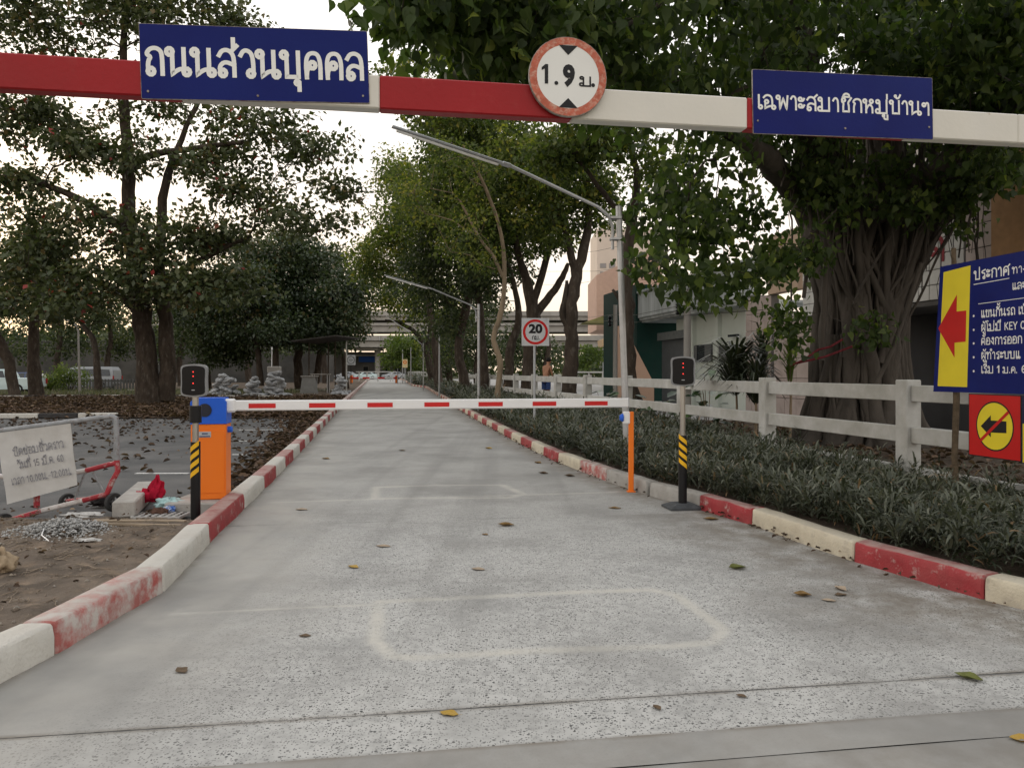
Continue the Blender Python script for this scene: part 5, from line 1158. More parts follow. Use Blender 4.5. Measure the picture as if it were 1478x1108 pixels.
fb = [(690, 15, 7.2, 130, 55, .8, 32), (600, 10, 6.8, 60, 40, .6, 12), (790, 40, 8, 130, 60, 1.0, 32), (700, 85, 8, 70, 30, .6, 10), (930, 60, 9, 150, 90, 1.3, 28), (1060, 60, 10, 120, 110, 1.4, 25), (850, 130, 9.5, 50, 30, .8, 6),
      (990, 180, 11, 110, 70, 1.5, 15), (1000, 280, 11.5, 100, 60, 1.2, 13), (1180, 60, 12.5, 150, 110, 1.6, 70), (1330, 70, 13, 150, 120, 1.8, 100), (1450, 140, 12, 90, 130, 1.5, 60), (1430, 40, 10.5, 120, 80, 1.2, 50),
      (1120, 190, 13.5, 90, 80, 1.3, 22), (1280, 190, 16.5, 130, 90, 1.2, 50), (1400, 290, 17.5, 80, 50, 1, 26), (1080, 310, 12, 65, 38, .8, 8), (1200, 290, 13.2, 50, 34, .4, 9), (1290, 300, 13.3, 50, 26, .3, 5), (1165, 360, 13.2, 22, 40, .3, 5), (1010, 335, 10.6, 60, 30, .6, 8), (960, 380, 9.8, 32, 14, .35, 3), (1065, 395, 11, 42, 24, .5, 5), (1120, 370, 12.4, 24, 40, .4, 7), (1140, 470, 13.2, 20, 34, .3, 5),
      (1000, 405, 10.2, 40, 18, .35, 4), (1180, 260, 13.4, 40, 30, .4, 6), (1280, 245, 13.4, 40, 26, .4, 5), (1248, 480, 13.6, 26, 14, .15, 3), (1430, 305, 16.5, 60, 45, .8, 22), (1372, 290, 13.5, 45, 40, .5, 9), (1440, 240, 13, 50, 40, .6, 12), (1300, -120, 9, 300, 70, 2.5, 60), (1000, -120, 8, 250, 60, 2, 40)]
tips = blob_tips(fb); ftr = [(list(w_), list(r_)) for w_, r_ in limbs]
for i in range(len(ftr)): pass
sg_ = grow(ftr, tips, .007, wig=.07)
V, F = tubes_np(sg_, 6); np_mesh('branches', V, F, M_BARKG, fig, smooth=True)
k = len(tips); nl = 54; idx = np.repeat(np.arange(k), nl); m_ = len(idx)
off = rng.normal(0, 1, (m_, 3)); off /= np.linalg.norm(off, axis=1)[:, None]; off *= (rng.random(m_)**.5*.50)[:, None]; off[:, 2] *= .75; C_ = tips[idx]+off
keep = (C_[:, 1] > 4.5); C_ = C_[keep]; off = off[keep]; m_ = len(C_)
# keep the space round the beam and signs clear
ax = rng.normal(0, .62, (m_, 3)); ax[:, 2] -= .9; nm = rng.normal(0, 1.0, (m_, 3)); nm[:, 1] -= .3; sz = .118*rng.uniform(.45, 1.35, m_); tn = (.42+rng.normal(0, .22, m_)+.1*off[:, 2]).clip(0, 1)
app = sz/C_[:, 1]; uu = CU+FPX*C_[:, 0]/C_[:, 1]; vv = HV-FPX*(C_[:, 2]-CH)/C_[:, 1]; inframe = (uu > 0) & (uu < 1478) & (vv > 0) & (vv < 520)
order = np.argsort(-(app*inframe)); bigi = order[:300]; rest = np.setdiff1d(np.arange(m_), bigi)
V, F, T = leaves(C_[rest], sz[rest], T_HEART, ax[rest], nm[rest], tn[rest]); cr = np_mesh('crown', V, F, LM_HEART, fig, tint=T)
lm_ = []
for q in range(6):                        # six leaf shapes shared by the 300 nearest leaves
    T0 = T_HEART[0].copy(); T0[:, 0] *= rng.uniform(.85, 1.1); T0[:, 2] += .05*np.sin(T0[:, 1]*4+q); 
    me = bpy.data.meshes.new('leaf'); me.from_pydata([tuple(p) for p in T0], [], [list(f) for f in T_HEART[1][0]]); me.materials.append(LM_HEART)
    at = me.attributes.new('tint', 'FLOAT', 'POINT'); at.data.foreach_set('value', np.full(len(T0), [.25, .4, .5, .62, .8, .97][q], dtype=np.float32)); lm_.append(me)
I_ = MW[fig.name].inverted()
for q in bigi:
    a = Vector(ax[q]).normalized(); x = a.cross(Vector(nm[q])).normalized(); z = x.cross(a); M = Matrix((x, a, z)).transposed().to_4x4()*1.0
    o = bpy.data.objects.new('leaf', lm_[int(tn[q]*5.99) if tn[q] < .9 else (5 if rng.random() < .4 else 4)]); COL.objects.link(o); o.parent = fig
    o.matrix_local = I_ @ Matrix.Translation(C_[q]) @ M @ Matrix.Scale(float(sz[q]), 4)
# hanging aerial roots
hr = []
for i in range(120):
    u = rng.uniform(1130, 1420); v0 = rng.uniform(60, 260); y = rng.uniform(13.2, 14.8); p = P(u, v0, y); L_ = rng.uniform(.8, 2.8); zs = np.linspace(p.z, max(.3, p.z-L_), 9)
    x_ = p.x+np.cumsum(rng.normal(0, .035, 9)); y_ = p.y+np.cumsum(rng.normal(0, .03, 9)); hr.append((np.stack([x_, y_, zs], 1), np.full(9, rng.uniform(.006, .022))))
for j, (pts_) in enumerate([[(1345, 215), (1320, 290), (1280, 350), (1240, 420), (1232, 440)], [(1185, 270), (1192, 330), (1190, 420), (1186, 520)], [(1200, 190), (1230, 280), (1255, 330)], [(1330, 380), (1310, 440), (1290, 500), (1262, 560)], [(1160, 240), (1172, 330), (1160, 430)], [(1400, 240), (1325, 330), (1300, 420)]]):
    hr.append((np.array([P(u, v, 13.75-.05*j) for u, v in pts_]), np.full(len(pts_), [.03, .05, .022, .04, .035, .02][j])))
V, F = tubes_np(hr, 6); np_mesh('aerial_roots', V, F, M_BARKG, fig, smooth=True, mi=None)
mb = MB()
for a, b_ in (((1140, 528), (1180, 505)), ((1180, 505), (1216, 490)), ((1150, 524), (1230, 500))):
    mb.tube([P(a[0], a[1], 13.5), P((a[0]+b_[0])/2, (a[1]+b_[1])/2+3, 13.45), P(b_[0], b_[1], 13.5)], .02, 6)
mb.build('red_cloth_ribbon', mat('faded_red_cloth', (.12, .02, .025), .8, .3, 20, .5, 40), fig, world=True)
# ---------------------------------------------------------------- ground plants
def in_bed(n, y0, y1, w=1.0, bias=1.0):
    y = y0+(y1-y0)*rng.random(n)**bias; x = np.zeros(n)
    for i in range(n):
        a = kx(KR, y[i])+.22; b_ = FX(y[i])+.2; x[i] = a+(max(b_, a+1)-a)*w*rng.random()
    return x, y
def cover(n, y0, y1, k, L_, h, bias=1.0):
    x, y = in_bed(n, y0, y1, 1.0, bias); hh = h*rng.uniform(.35, 1.1, n)*(1+.35*vnoise(x, y, 1.6, 3))
    thin = (y < 14.5) & (x > FX(y)-1.35) & (rng.random(n) < .85); hh[thin] *= .30
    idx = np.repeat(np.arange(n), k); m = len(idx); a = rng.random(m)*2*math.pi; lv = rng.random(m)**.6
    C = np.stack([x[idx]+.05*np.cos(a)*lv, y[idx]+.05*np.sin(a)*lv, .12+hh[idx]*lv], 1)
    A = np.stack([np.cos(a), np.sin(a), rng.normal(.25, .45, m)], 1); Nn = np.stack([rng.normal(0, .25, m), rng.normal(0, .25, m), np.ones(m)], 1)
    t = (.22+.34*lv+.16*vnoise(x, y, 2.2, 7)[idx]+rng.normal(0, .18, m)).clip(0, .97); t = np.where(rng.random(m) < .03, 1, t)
    return leaves(C, L_*rng.uniform(.6, 1.3, m), T_LANCE, A, Nn, t)
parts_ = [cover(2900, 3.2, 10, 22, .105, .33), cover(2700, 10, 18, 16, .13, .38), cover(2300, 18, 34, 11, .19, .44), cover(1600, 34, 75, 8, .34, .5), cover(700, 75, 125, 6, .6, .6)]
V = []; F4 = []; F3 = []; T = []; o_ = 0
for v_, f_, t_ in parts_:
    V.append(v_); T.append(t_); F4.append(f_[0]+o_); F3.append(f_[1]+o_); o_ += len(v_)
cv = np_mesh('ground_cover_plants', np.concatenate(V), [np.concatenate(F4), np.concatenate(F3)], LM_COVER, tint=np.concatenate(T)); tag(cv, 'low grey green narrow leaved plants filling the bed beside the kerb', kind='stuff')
def soil_pts(n, x0=-6.2):
    y = rng.uniform(3.0, 7.9, n); xr = np.array([kx(KL, a)-.3 for a in y]); return xr-rng.random(n)**.8*(xr-x0), y
def litter(n, fx_, size=.11, zb=.0, tilt=.35, tm=.45):
    x, y = fx_(n); m = len(x); a = rng.random(m)*2*math.pi; A = np.stack([np.cos(a), np.sin(a), rng.normal(0, tilt*.5, m)], 1); Nn = np.stack([rng.normal(0, tilt, m), rng.normal(0, tilt, m), np.ones(m)], 1)
    C = np.stack([x, y, zb+rng.random(m)*.035+.008 if not hasattr(zb, '__len__') else zb+rng.random(m)*.03], 1)
    T0 = T_OVAL[0].copy(); T0[:, 2] *= 3.2
    return leaves(C, size*rng.uniform(.6, 1.3, m), (T0, T_OVAL[1]), A, Nn, (tm+rng.normal(0, .22, m)).clip(0, 1))
def merge(name, ps, lm, label):
    V = []; F = {}; T = []; o_ = 0
    for v_, f_, t_ in ps:
        V.append(v_); T.append(t_)
        for q in f_: F.setdefault(q.shape[1], []).append(q+o_)
        o_ += len(v_)
    return tag(np_mesh(name, np.concatenate(V), [np.concatenate(q) for q in F.values()], lm, tint=np.concatenate(T)), label, kind='stuff')
def verge_pts(n):
    y = 24.8+(46-24.8)*rng.random(n)**1.3; w_ = rng.random(n); xl = -.70*y-4; xr = np.array([kx(KL, a)-.3 for a in y]); return xl*w_+xr*(1-w_), y
def lot_pts(n):
    y = 9+(25-9)*rng.random(n)**.42; xr = np.array([kx(KL, a)-.3 for a in y]); w_ = rng.random(n)**.9; return (-.70*y-1)*w_+xr*(1-w_), y
def edge_pts(n):
    y = 8.8+(38-8.8)*rng.random(n)**.8; xr = np.array([kx(KL, a)-.28 for a in y]); return xr-np.abs(rng.normal(0, .05+.020*y, n)), y
def fence_pts(n):
    y = 5+(19-5)*rng.random(n); return FX(y)+rng.normal(-.25, .55, n)-.1, y
merge('fallen_leaves', [litter(13500, verge_pts, .21, .05), litter(900, lot_pts, .125, -.005, .5, .35), litter(3000, edge_pts, .13, .0, .5, .42)], LM_LITTER, 'brown fallen leaves covering the verge and scattered over the lot')
merge('soil_leaf_litter', [litter(560, lambda n: soil_pts(n), .045, .092, .5, .45)], LM_LITTER, 'small dry leaf scraps strewn over the bare soil patch')
merge('bed_leaf_litter', [litter(8000, fence_pts, .12, .14, .5, .5), litter(1500, lambda n: (lambda y: (FX(y)+rng.uniform(.1, 3.5, n), y))(rng.uniform(5, 21, n)), .13, .13, .4, .5),
                          litter(420, lambda n: (lambda y: (np.array([kx(KR, a) for a in y])-np.abs(rng.normal(.02, .05, n))+.0, y))(rng.uniform(3, 40, n)), .05, .004, .4, .4)], LM_LITTER, 'dry leaves lying among the plants and at the foot of the fence')
def grass_pts(n):
    y = 46+(60-46)*rng.random(n); return -.70*y+(-14+.70*y)*rng.random(n), y
xg, yg = grass_pts(9000); ag = rng.random(9000)*6.28
v_ = leaves(np.stack([xg, yg, np.full(9000, 0.)], 1), rng.uniform(.15, .34, 9000), T_STRIP, np.stack([np.cos(ag), np.sin(ag), np.full(9000, 1.2)], 1), np.stack([-np.cos(ag), -np.sin(ag), np.full(9000, .8)], 1), rng.random(9000))
merge('verge_grass', [v_], LM_GRASS, 'short grass strip between the verge kerbs')
# twigs and clods on the soil patch
sz_ = lambda x, y: .085+.025*vnoise(x, y, 1.6)+.014*vnoise(x, y, 6, 2)+.007*vnoise(x, y, 17, 1)-np.clip((y-7.3)/.6, 0, 1)*.10-np.clip((-5.2-x)/2, 0, 1)*.05
x_, y_ = soil_pts(1700); sg2 = []
for i in range(1700):
    a = rng.random()*6.28; L_ = rng.uniform(.06, .38) if i % 7 == 0 else rng.uniform(.04, .15); t = np.linspace(-.5, .5, 4); cx_ = x_[i]+np.cos(a)*L_*t; cy_ = y_[i]+np.sin(a)*L_*t+.02*np.sin(t*5)
    cx_ = np.minimum(cx_, kx(KL, float(y_[i]))-.30)
    sg2.append((np.stack([cx_, cy_, sz_(cx_, cy_)+.006+.01*rng.random()], 1), np.full(4, rng.uniform(.001, .0035))))
V, F = tubes_np(sg2, 3); tag(np_mesh('twigs', V, F, mat('dry_twig', (.25, .20, .15), .9, .3, 20)), 'thin dry twigs and roots strewn on the bare soil patch', kind='stuff')
x_, y_ = soil_pts(1500); cl_ = MB()
oc = [(1, 0, 0), (0, 1, 0), (-1, 0, 0), (0, -1, 0), (0, 0, .8), (0, 0, -.6)]; of = [(0, 1, 4), (1, 2, 4), (2, 3, 4), (3, 0, 4), (1, 0, 5), (2, 1, 5), (3, 2, 5), (0, 3, 5)]
Vc = []; Fc = []
for i in range(1500):
    s_ = rng.uniform(.004, .02)*(1.8 if i % 25 == 0 else 1); zz = sz_(x_[i], y_[i]); b0 = len(Vc)
    for p in oc: Vc.append((x_[i]+p[0]*s_*rng.uniform(.6, 1.3), y_[i]+p[1]*s_*rng.uniform(.6, 1.3), zz+p[2]*s_+.002))
    Fc += [[b0+q for q in f] for f in of]
tag(np_mesh('soil_clods', np.array(Vc), np.array(Fc), mat('clods', (.20, .165, .13), .95, .3, 15, .5, 60, col2=(.33, .31, .28), thr=.56)), 'small clods and gravel on the bare soil patch', kind='stuff')
# ---------------------------------------------------------------- viaduct and the far end
M_VIA = mat('viaduct_concrete', (.34, .325, .30), .9, .12, .25, dirt=(.17, .16, .145), dscale=.5, damt=.7, stretch=(1, 1, .5))
M_DARKB = mat('dark_shopfront', (.05, .05, .052), .7, .3, .6)
def slabx(mb, u0, u1, v0, v1, y, dep): a = P(u0, v0, y); b_ = P(u1, v1, y); mb.box(((a.x+b_.x)/2, y+dep/2, (a.z+b_.z)/2), (abs(b_.x-a.x), dep, abs(a.z-b_.z)), ch=.05)
via = empty('viaduct', (-25, 160, 0), 0, 'two level grey concrete road viaduct crossing behind the end of the lane', 'viaduct')
for (v0, v1, y, dep, nm) in ((449, 456, 172, 12, 'upper_parapet'), (456.5, 462, 172.5, 11, 'upper_deck'), (466, 470, 168, 12, 'middle_parapet'), (470.5, 479, 168.5, 10, 'middle_girder'), (484, 491.5, 158, 13, 'lower_parapet'), (492, 501, 158.6, 11, 'lower_girder')):
    mb = MB(); slabx(mb, 200, 1150, v0, v1, y, dep); mb.build(nm, M_VIA, via, world=True)
mb = MB(); slabx(mb, 510, 545, 502, 505, 160, 8); slabx(mb, 800, 880, 502, 506, 160, 8); mb.build('pier_cap', M_VIA, via, world=True)
for u in (545, 832, 640, 1010, 330):
    p = G(u, 546); mb = MB(); x = (u-CU)/FPX*163; mb.tube([(x, 163, 0), (x, 163, 5.2), (x, 163, 6.9)], [.55, .55, .95], 14); mb.build('pier', M_VIA, via, smooth=True, world=True)
for k_ in range(6):
    u = 520+k_*14; mb = MB(); x0 = (u-CU)/FPX*158; mb.box((x0, 157.9, CH+(HV-487.8)/FPX*158), (.12, .12, 1.0)); mb.build('parapet_post', M_STEEL, via, world=True)
def facade_block(name, label, u0, u1, v0, y, dep, m, holes, mh, cat='building', floors=()):
    r = empty(name, ((u0+u1-2*CU)/2/FPX*y, y, 0), 0, label, cat); mb = MB(); a = P(u0, v0, y); b_ = P(u1, v0, y)
    mb.box(((a.x+b_.x)/2, y+dep/2, a.z/2), (b_.x-a.x, dep, a.z), ch=.03); w = mb.build('wall', m, r, world=True)
    for (hu0, hu1, hv0, hv1) in holes:
        p = P(hu0, hv0, y); q = P(hu1, hv1, y); mb = MB(); mb.box(((p.x+q.x)/2, y-.02, (p.z+q.z)/2), (q.x-p.x, .12, p.z-q.z)); fr_ = mb.build('window', M_VIA, w, world=True)
        mb = MB(); mb.box(((p.x+q.x)/2, y-.10, (p.z+q.z)/2), ((q.x-p.x)*.86, .03, (p.z-q.z)*.82)); mb.build('pane', mh, r, world=True).name = 'pane'
    return r
M_GLASS = mat('dark_window_glass', (.03, .035, .04), .1, .1, 2)
fs_ = facade_block('shop_row', 'low dark shop building under the viaduct with a blue fascia', 470, 600, 508, 176, 10, mat('shop_wall', (.16, .16, .16), .8, .2, .4), [(524, 532, 528, 540), (556, 563, 520, 540), (570, 578, 522, 540)], M_GLASS)
mb = MB(); a = P(518, 514.5, 175); b_ = P(541, 522.5, 175); mb.box(((a.x+b_.x)/2, 175, (a.z+b_.z)/2), (b_.x-a.x, .3, a.z-b_.z)); mb.build('fascia', mat('shop_blue', (.02, .10, .42), .5), fs_, world=True)
mb = MB(); a = P(516, 513, 174.9); mb.box(((a.x+b_.x)/2, 174.6, a.z), (b_.x-a.x+.6, .5, .2)); mb.build('canopy', mat('shop_white', (.6, .6, .6), .6), fs_, world=True)
facade_block('pale_tower', 'tall cream apartment tower rising behind the trees at the right', 862, 955, 330, 230, 20, mat('cream_tower', (.62, .53, .46), .8, .04, .2), [(866+k*13, 875+k*13, 380+j*12, 387+j*12) for k in range(6) for j in range(8)], mat('tower_glass', (.28, .26, .26), .3))
# pink house wall and mossy roof by the trunk
pk = empty('pink_house', ((900-CU)/FPX*70, 70, 0), 0, 'salmon pink building with a sloping parapet behind the leaning verge tree', 'building')
y = 70; mb = MB(); o_ = Vector((0, y, 0)); poly = [((u-CU)/FPX*y, CH+(HV-v)/FPX*y) for u, v in ((861, 476), (955, 476), (955, 356), (861, 397))]
mb.prism(poly, (0, y+8, 0), (1, 0, 0), (0, 0, 1), 8); mb.build('wall', mat('salmon_wall', (.50, .34, .27), .8, .06, .6, dirt=(.36, .25, .20)), pk, world=True)
y = 66; poly = [((u-CU)/FPX*y, CH+(HV-v)/FPX*y) for u, v in ((840, 466), (930, 466), (930, 448), (885, 451))]
mb = MB(); mb.prism(poly, (0, y+3, 0), (1, 0, 0), (0, 0, 1), 3); mb.build('mossy_roof', mat('mossy_roof', (.20, .19, .08), .9, .25, 1.2), pk, world=True)
cn = empty('bus_shelter', ((885-CU)/FPX*62, 62, 0), 0, 'small shelter with a tan curved roof at the far street side', 'shelter')
y = 62; poly = [((u-CU)/FPX*y, CH+(HV-v)/FPX*y) for u, v in ((870, 500), (905, 500), (905, 480), (888, 482), (868, 490))]
mb = MB(); mb.prism(poly, (0, y+3, 0), (1, 0, 0), (0, 0, 1), 3); mb.build('roof', mat('tan_roof', (.50, .36, .22), .7), cn, world=True)
for u in (872, 903): p = P(u, 500, y); mb = MB(); mb.tube([(p.x, y+.5, 0), (p.x, y+.5, p.z)], .07, 8); mb.build('post', M_LGREY, cn, world=True)
gr_ = empty('guard_rail', ((860-CU)/FPX*58, 58, 0), 0, 'white two bar guard rail along the far side of the street', 'railing')
for z_ in (1.45, .9):
    mb = MB(); mb.beam(((828-CU)/FPX*58, 58, z_), ((906-CU)/FPX*58, 58, z_), .06, .11); mb.build('rail', M_FENCE, gr_, world=True)
for u in (830, 850, 870, 890): x = (u-CU)/FPX*58; mb = MB(); mb.box((x, 58.06, .75), (.1, .1, 1.5)); mb.build('post', M_FENCE, gr_, world=True)
sh_ = facade_block('dark_shed', 'long dark shed hidden behind the trees at the back of the lot', -160, 462, 492, 104, 8, mat('dark_shed_wall', (.055, .055, .052), .85, .35, .5, dirt=(.11, .10, .09), dscale=.6), [], M_GLASS)
def woods(n, x0, x1, y0, y1, h, size, seed):
    x = rng.uniform(x0, x1, n); y = rng.uniform(y0, y1, n); top = h*(.72+.28*vnoise(x, y, .07, seed)*.6+.2*vnoise(x, y, .22, seed+1)); z = top*rng.random(n)**.75
    return leaves(np.stack([x, y, z], 1), rng.uniform(.7, 1.4, n)*size, T_QUAD, rng.normal(0, 1, (n, 3)), rng.normal(0, 1, (n, 3)), rng.random(n))
merge('far_woods', [woods(26000, -150, -36, 108, 122, 10.5, .8, 1), woods(9000, -120, 150, 196, 215, 8, 1.3, 3), woods(9000, 8, 60, 100, 112, 5, .6, 5)], LM_DULL, 'far mass of dull green trees along the horizon')
# ---------------------------------------------------------------- building on the right, parallel to the fence
SL = -.178; fo = Vector((12.6, 0, 0)); fe = Vector((SL, 1, 0)).normalized(); fn = Vector((-fe.y, fe.x, 0))      # fe away from camera, fn towards the road
if fn.x > 0: fn = -fn
def FA_(u, v, off=0.0):
    base = fo+fn*off; d = Vector(((u-CU)/FPX, 1, (HV-v)/FPX)); t = base.dot(fn)/d.dot(fn); p = Vector((d.x*t, d.y*t, CH+d.z*t)); return (p.dot(fe), p.z)
bl_ = empty('shop_building', (8.4, 24, 0), 0, 'long low building with a stained white parapet, green end wall and tiled columns', 'building')
def fbox(name, s0, s1, z0, z1, off, dep, m, parent=bl_, ch=.01):
    c = fe*((s0+s1)/2)+fn*(off-dep/2)+fo*1.0-fe*fo.dot(fe)+Z3*((z0+z1)/2); M = Matrix((fe, fn, Z3)).transposed().to_4x4(); mb = MB(); mb.box(c, (abs(s1-s0), dep, z1-z0), M=M, ch=ch); return mb.build(name, m, parent, world=True)
M_PARA = mat('stained_white_render', (.50, .53, .54), .8, .1, 2, .1, 20, dirt=(.20, .22, .22), dscale=1.8, damt=.85, stretch=(1, 1, .18))
M_WALLW = mat('pale_green_white_wall', (.56, .60, .55), .8, .05, 1, dirt=(.40, .43, .38), dscale=1, damt=.5); M_GREENW = mat('dark_green_wall', (.008, .036, .030), .7, .15, 1, dirt=(.02, .035, .03))
M_PTILE = mat('pink_marble_tile', (.40, .33, .30), .5, .25, 3, dirt=(.2, .17, .16), dscale=3); M_WTILE = mat('white_wall_tile', (.56, .56, .54), .4, .07, 6, dirt=(.33, .32, .29), dscale=2); M_GROUT = mat('dark_grout', (.15, .14, .13), .9)
sA, sB = FA_(928, 430)[0], FA_(1092, 430)[0]      # far end .. near end of the recessed white bay
zpt, zpb = 5.15, 4.0
fbox('parapet', sB-.2, sA, zpb, zpt, .25, .3, M_PARA); fbox('parapet_coping', sB-.2, sA, zpt, zpt+.1, .32, .42, M_PARA); fbox('parapet_band', sB-.2, sA, zpb-.12, zpb, .18, .6, M_PARA)
fbox('soffit', sB-.2, sA, zpb-.22, zpb-.125, .1, 2.6, M_PARA)
fbox('white_wall', sB-.3, sA-2.6, .1, zpb-.15, -.6, .2, M_WALLW)
s1 = FA_(1002, 500, -.5)[0]; s2 = FA_(1078, 500, -.5)[0]
for i, (ua, ub) in enumerate(((1000, 1031), (1041, 1075))):
    a = FA_(ub, 498, -.6)[0]; c = FA_(ua, 498, -.6)[0]; w_ = fbox('window', a, c, FA_(ub, 523, -.6)[1], FA_(ub, 495, -.6)[1], -.55, .1, M_WALLW)
    zz0, zz1 = FA_(ub, 522, -.6)[1], FA_(ub, 496, -.6)[1]; fbox('pane', a+.03, c-.03, zz0, zz1, -.52, .05, M_GLASS, w_)
    for k_ in range(3): t = a+(c-a)*(k_+.0)/3; fbox('shutter', t+.04, t+(c-a)/3-.04, zz0+.02, zz1-.02, -.48, .03, mat('grey_louvre', (.11, .115, .115), .6, .1, 20), w_) if k_ != 1 else None
for u in (1036, 1000, 1081): t = FA_(u, 500, -.5)[0]; fbox('pilaster', t-.14, t+.14, .1, zpb-.14, -.42, .2, M_WALLW)
t = FA_(1062, 484, -.5)[0]; fbox('wall_lamp', t-.35, t+.35, FA_(1062, 486, -.5)[1], FA_(1062, 482.5, -.5)[1], -.35, .12, M_GLASS)
a, c = FA_(995, 500, -.5)[0], FA_(966, 500, -.5)[0]; fbox('roller_door', a, a+3.0, .1, 2.9, -.45, .12, mat('grey_roller', (.085, .09, .095), .6, .1, 3)); fbox('door_lintel', a-.2, a+3.2, 2.9, 3.25, -.3, .5, mat('grey_lintel', (.13, .14, .14), .7))
# green end wall and its pink sloping buttress
g0, g1 = FA_(928, 480)[0], FA_(903, 480)[0]; fbox('green_wall', g0+.02, g0+5.2, .1, 5.6, .35, .8, M_GREENW); fbox('green_return', g0-.1, g0+.3, .1, 3.9, .34, 2.6, M_GREENW)
mb = MB(); c0 = fe*(g0+4.2)+fo-fe*fo.dot(fe)+fn*.45
mb.prism([((u-CU)/FPX*27.5, CH+(HV-v)/FPX*27.5) for u, v in ((893, 590), (944, 590), (944, 553), (905, 478), (893, 470))], (0, 27.8, 0), (1, 0, 0), (0, 0, 1), .3); mb.build('pink_buttress', mat('buttress_pink', (.46, .31, .23), .8, .08, 1), bl_, world=True)
# tiled column, tan panel, tiled fascia with red letters, dark shopfront
def tiled(nm, s0, s1, z0, z1, off, ts, tz, mt, dep=.25):
    w_ = fbox(nm, s0, s1, z0, z1, off-.02, dep, M_GROUT); ns = max(1, round((s1-s0)/ts)); nz = max(1, round((z1-z0)/tz)); ds, dz = (s1-s0)/ns, (z1-z0)/nz
    me0 = None; M = Matrix((fe, fn, Z3)).transposed().to_4x4()
    for i in range(ns):
        for j in range(nz):
            c = fe*(s0+ds*(i+.5))+fn*off+fo-fe*fo.dot(fe)+Z3*(z0+dz*(j+.5))
            if me0 is None:
                mb = MB(); mb.box((0, 0, 0), (ds-.018, .03, dz-.018), M=M, ch=.004); t_ = mb.build('tile', mt, w_); me0 = t_.data
            else: t_ = link('tile', me0, w_)
            t_.location = c-MW[w_.name].translation+fn*rng.uniform(-.003, .003)
    return w_
c0, c1 = FA_(1125, 500)[0], FA_(1088, 500)[0]; tiled('pink_column', c0, c1, .1, 3.9, .28, .42, .55, M_PTILE); fbox('tan_panel', FA_(1165, 400)[0], FA_(1121, 400)[0], 3.9, 5.7, .3, .3, mat('tan_panel', (.46, .34, .25), .8, .05, 1))
d0, d1 = FA_(1215, 500)[0], FA_(1126, 500)[0]; tiled('pink_column', d0, d1, .1, 3.1, .2, .6, .6, M_PTILE)
e0, e1 = FA_(1420, 400)[0], FA_(1180, 400)[0]; tiled('tiled_fascia', e0, e1, 3.05, 5.35, .45, .34, .34, M_WTILE)
fbox('fascia_soffit', e0, e1, 2.93, 3.04, .45, 2.2, mat('soffit_dark', (.09, .085, .08), .8)); fbox('dark_shopfront', e0, e1+.2, .1, 2.95, -1.2, .3, M_DARKB)
tiled('grey_column', FA_(1305, 500)[0]-.15, FA_(1292, 500)[0]+.2, .1, 2.92, .3, .3, .5, mat('grey_stone', (.20, .17, .15), .7, .2, 3))
tiled('pink_column', FA_(1478, 380)[0]-2, FA_(1425, 380)[0], 3.0, 6.4, .5, .5, .5, mat('rose_tile', (.46, .39, .36), .5, .15, 3)); fbox('orange_pillar', FA_(1500, 340)[0]-1.2, FA_(1470, 340)[0], 3.0, 8, .62, .3, mat('orange_pillar', (.42, .25, .13), .7))
sL, zL = FA_(1331, 382, .5); rp_ = fe*sL+fo-fe*fo.dot(fe)+fn*.47+Z3*FA_(1331, 380, .5)[1]
thai('ต', rp_, -fe, Z3, .62, .50, .2, mat('dark_red_letter', (.20, .015, .025), .5), bl_)
fbox('upper_wall', FA_(1478, 300)[0]-3, FA_(1095, 400)[0], 5.4, 9.0, -1.5, .3, mat('upper_wall', (.50, .46, .42), .8, .08, .7, dirt=(.3, .28, .25)))
# utility poles, insulators and wires
def upole(u, y, vtop, label):
    x = (u-CU)/FPX*y; zt_ = CH+(HV-vtop)/FPX*y; r = empty('utility_pole', (x, y, 0), 0, label, 'pole'); mb = MB(); mb.tube([(x, y, 0), (x, y, zt_)], [.11, .09], 10); mb.build('pole', M_VIA, r, smooth=True, world=True)
    for zz in (.78, .62, .46) if vtop > 425 else (.5, .34):
        mb = MB(); mb.box((x-.12, y, zt_-zz-.1), (.22, .03, .03)); c = (x-.24, y, zt_-zz-.10); mb.lathe([(0, -.08), (.05, -.07), (.085, -.02), (.04, 0), (.08, .03), (.03, .09), (0, .10)], c, 10); mb.build('insulator', M_BLK, r, smooth=True, world=True)
    return Vector((x-.24, y, zt_-.6))
w1 = upole(992, 20.5, 418, 'grey utility pole with black insulators right behind the card reader'); w2 = upole(888, 34, 440, 'utility pole with black insulators left of the leaning verge tree')
for i, (a, b_, lb) in enumerate(((w1+Z3*.16, w2+Z3*.16, 'upper'), (w1-Z3*.1, w2-Z3*.1, 'lower'))):
    m_ = (a+b_)/2-Z3*.12; mb = MB(); mb.tube([a+(a-b_)*.5, a, m_, b_, b_+(b_-a)*2], .011, 4); o = mb.build('wire', M_BLK); tag(o, lb+' thin black wire strung between the two poles with insulators', 'wire')
for i, (p_, q_) in enumerate(((P(760, 372, 90), P(1010, 330, 60)), (P(760, 392, 90), P(1010, 372, 60)), (P(760, 410, 95), P(900, 398, 70)))):
    mb = MB(); mb.tube([p_, (p_+q_)/2-Z3*.5, q_], .02, 4); tag(mb.build('wire', M_BLK), ['topmost', 'middle', 'lowest'][i]+' of the thin overhead wires crossing the bright sky behind the trunks', 'wire')
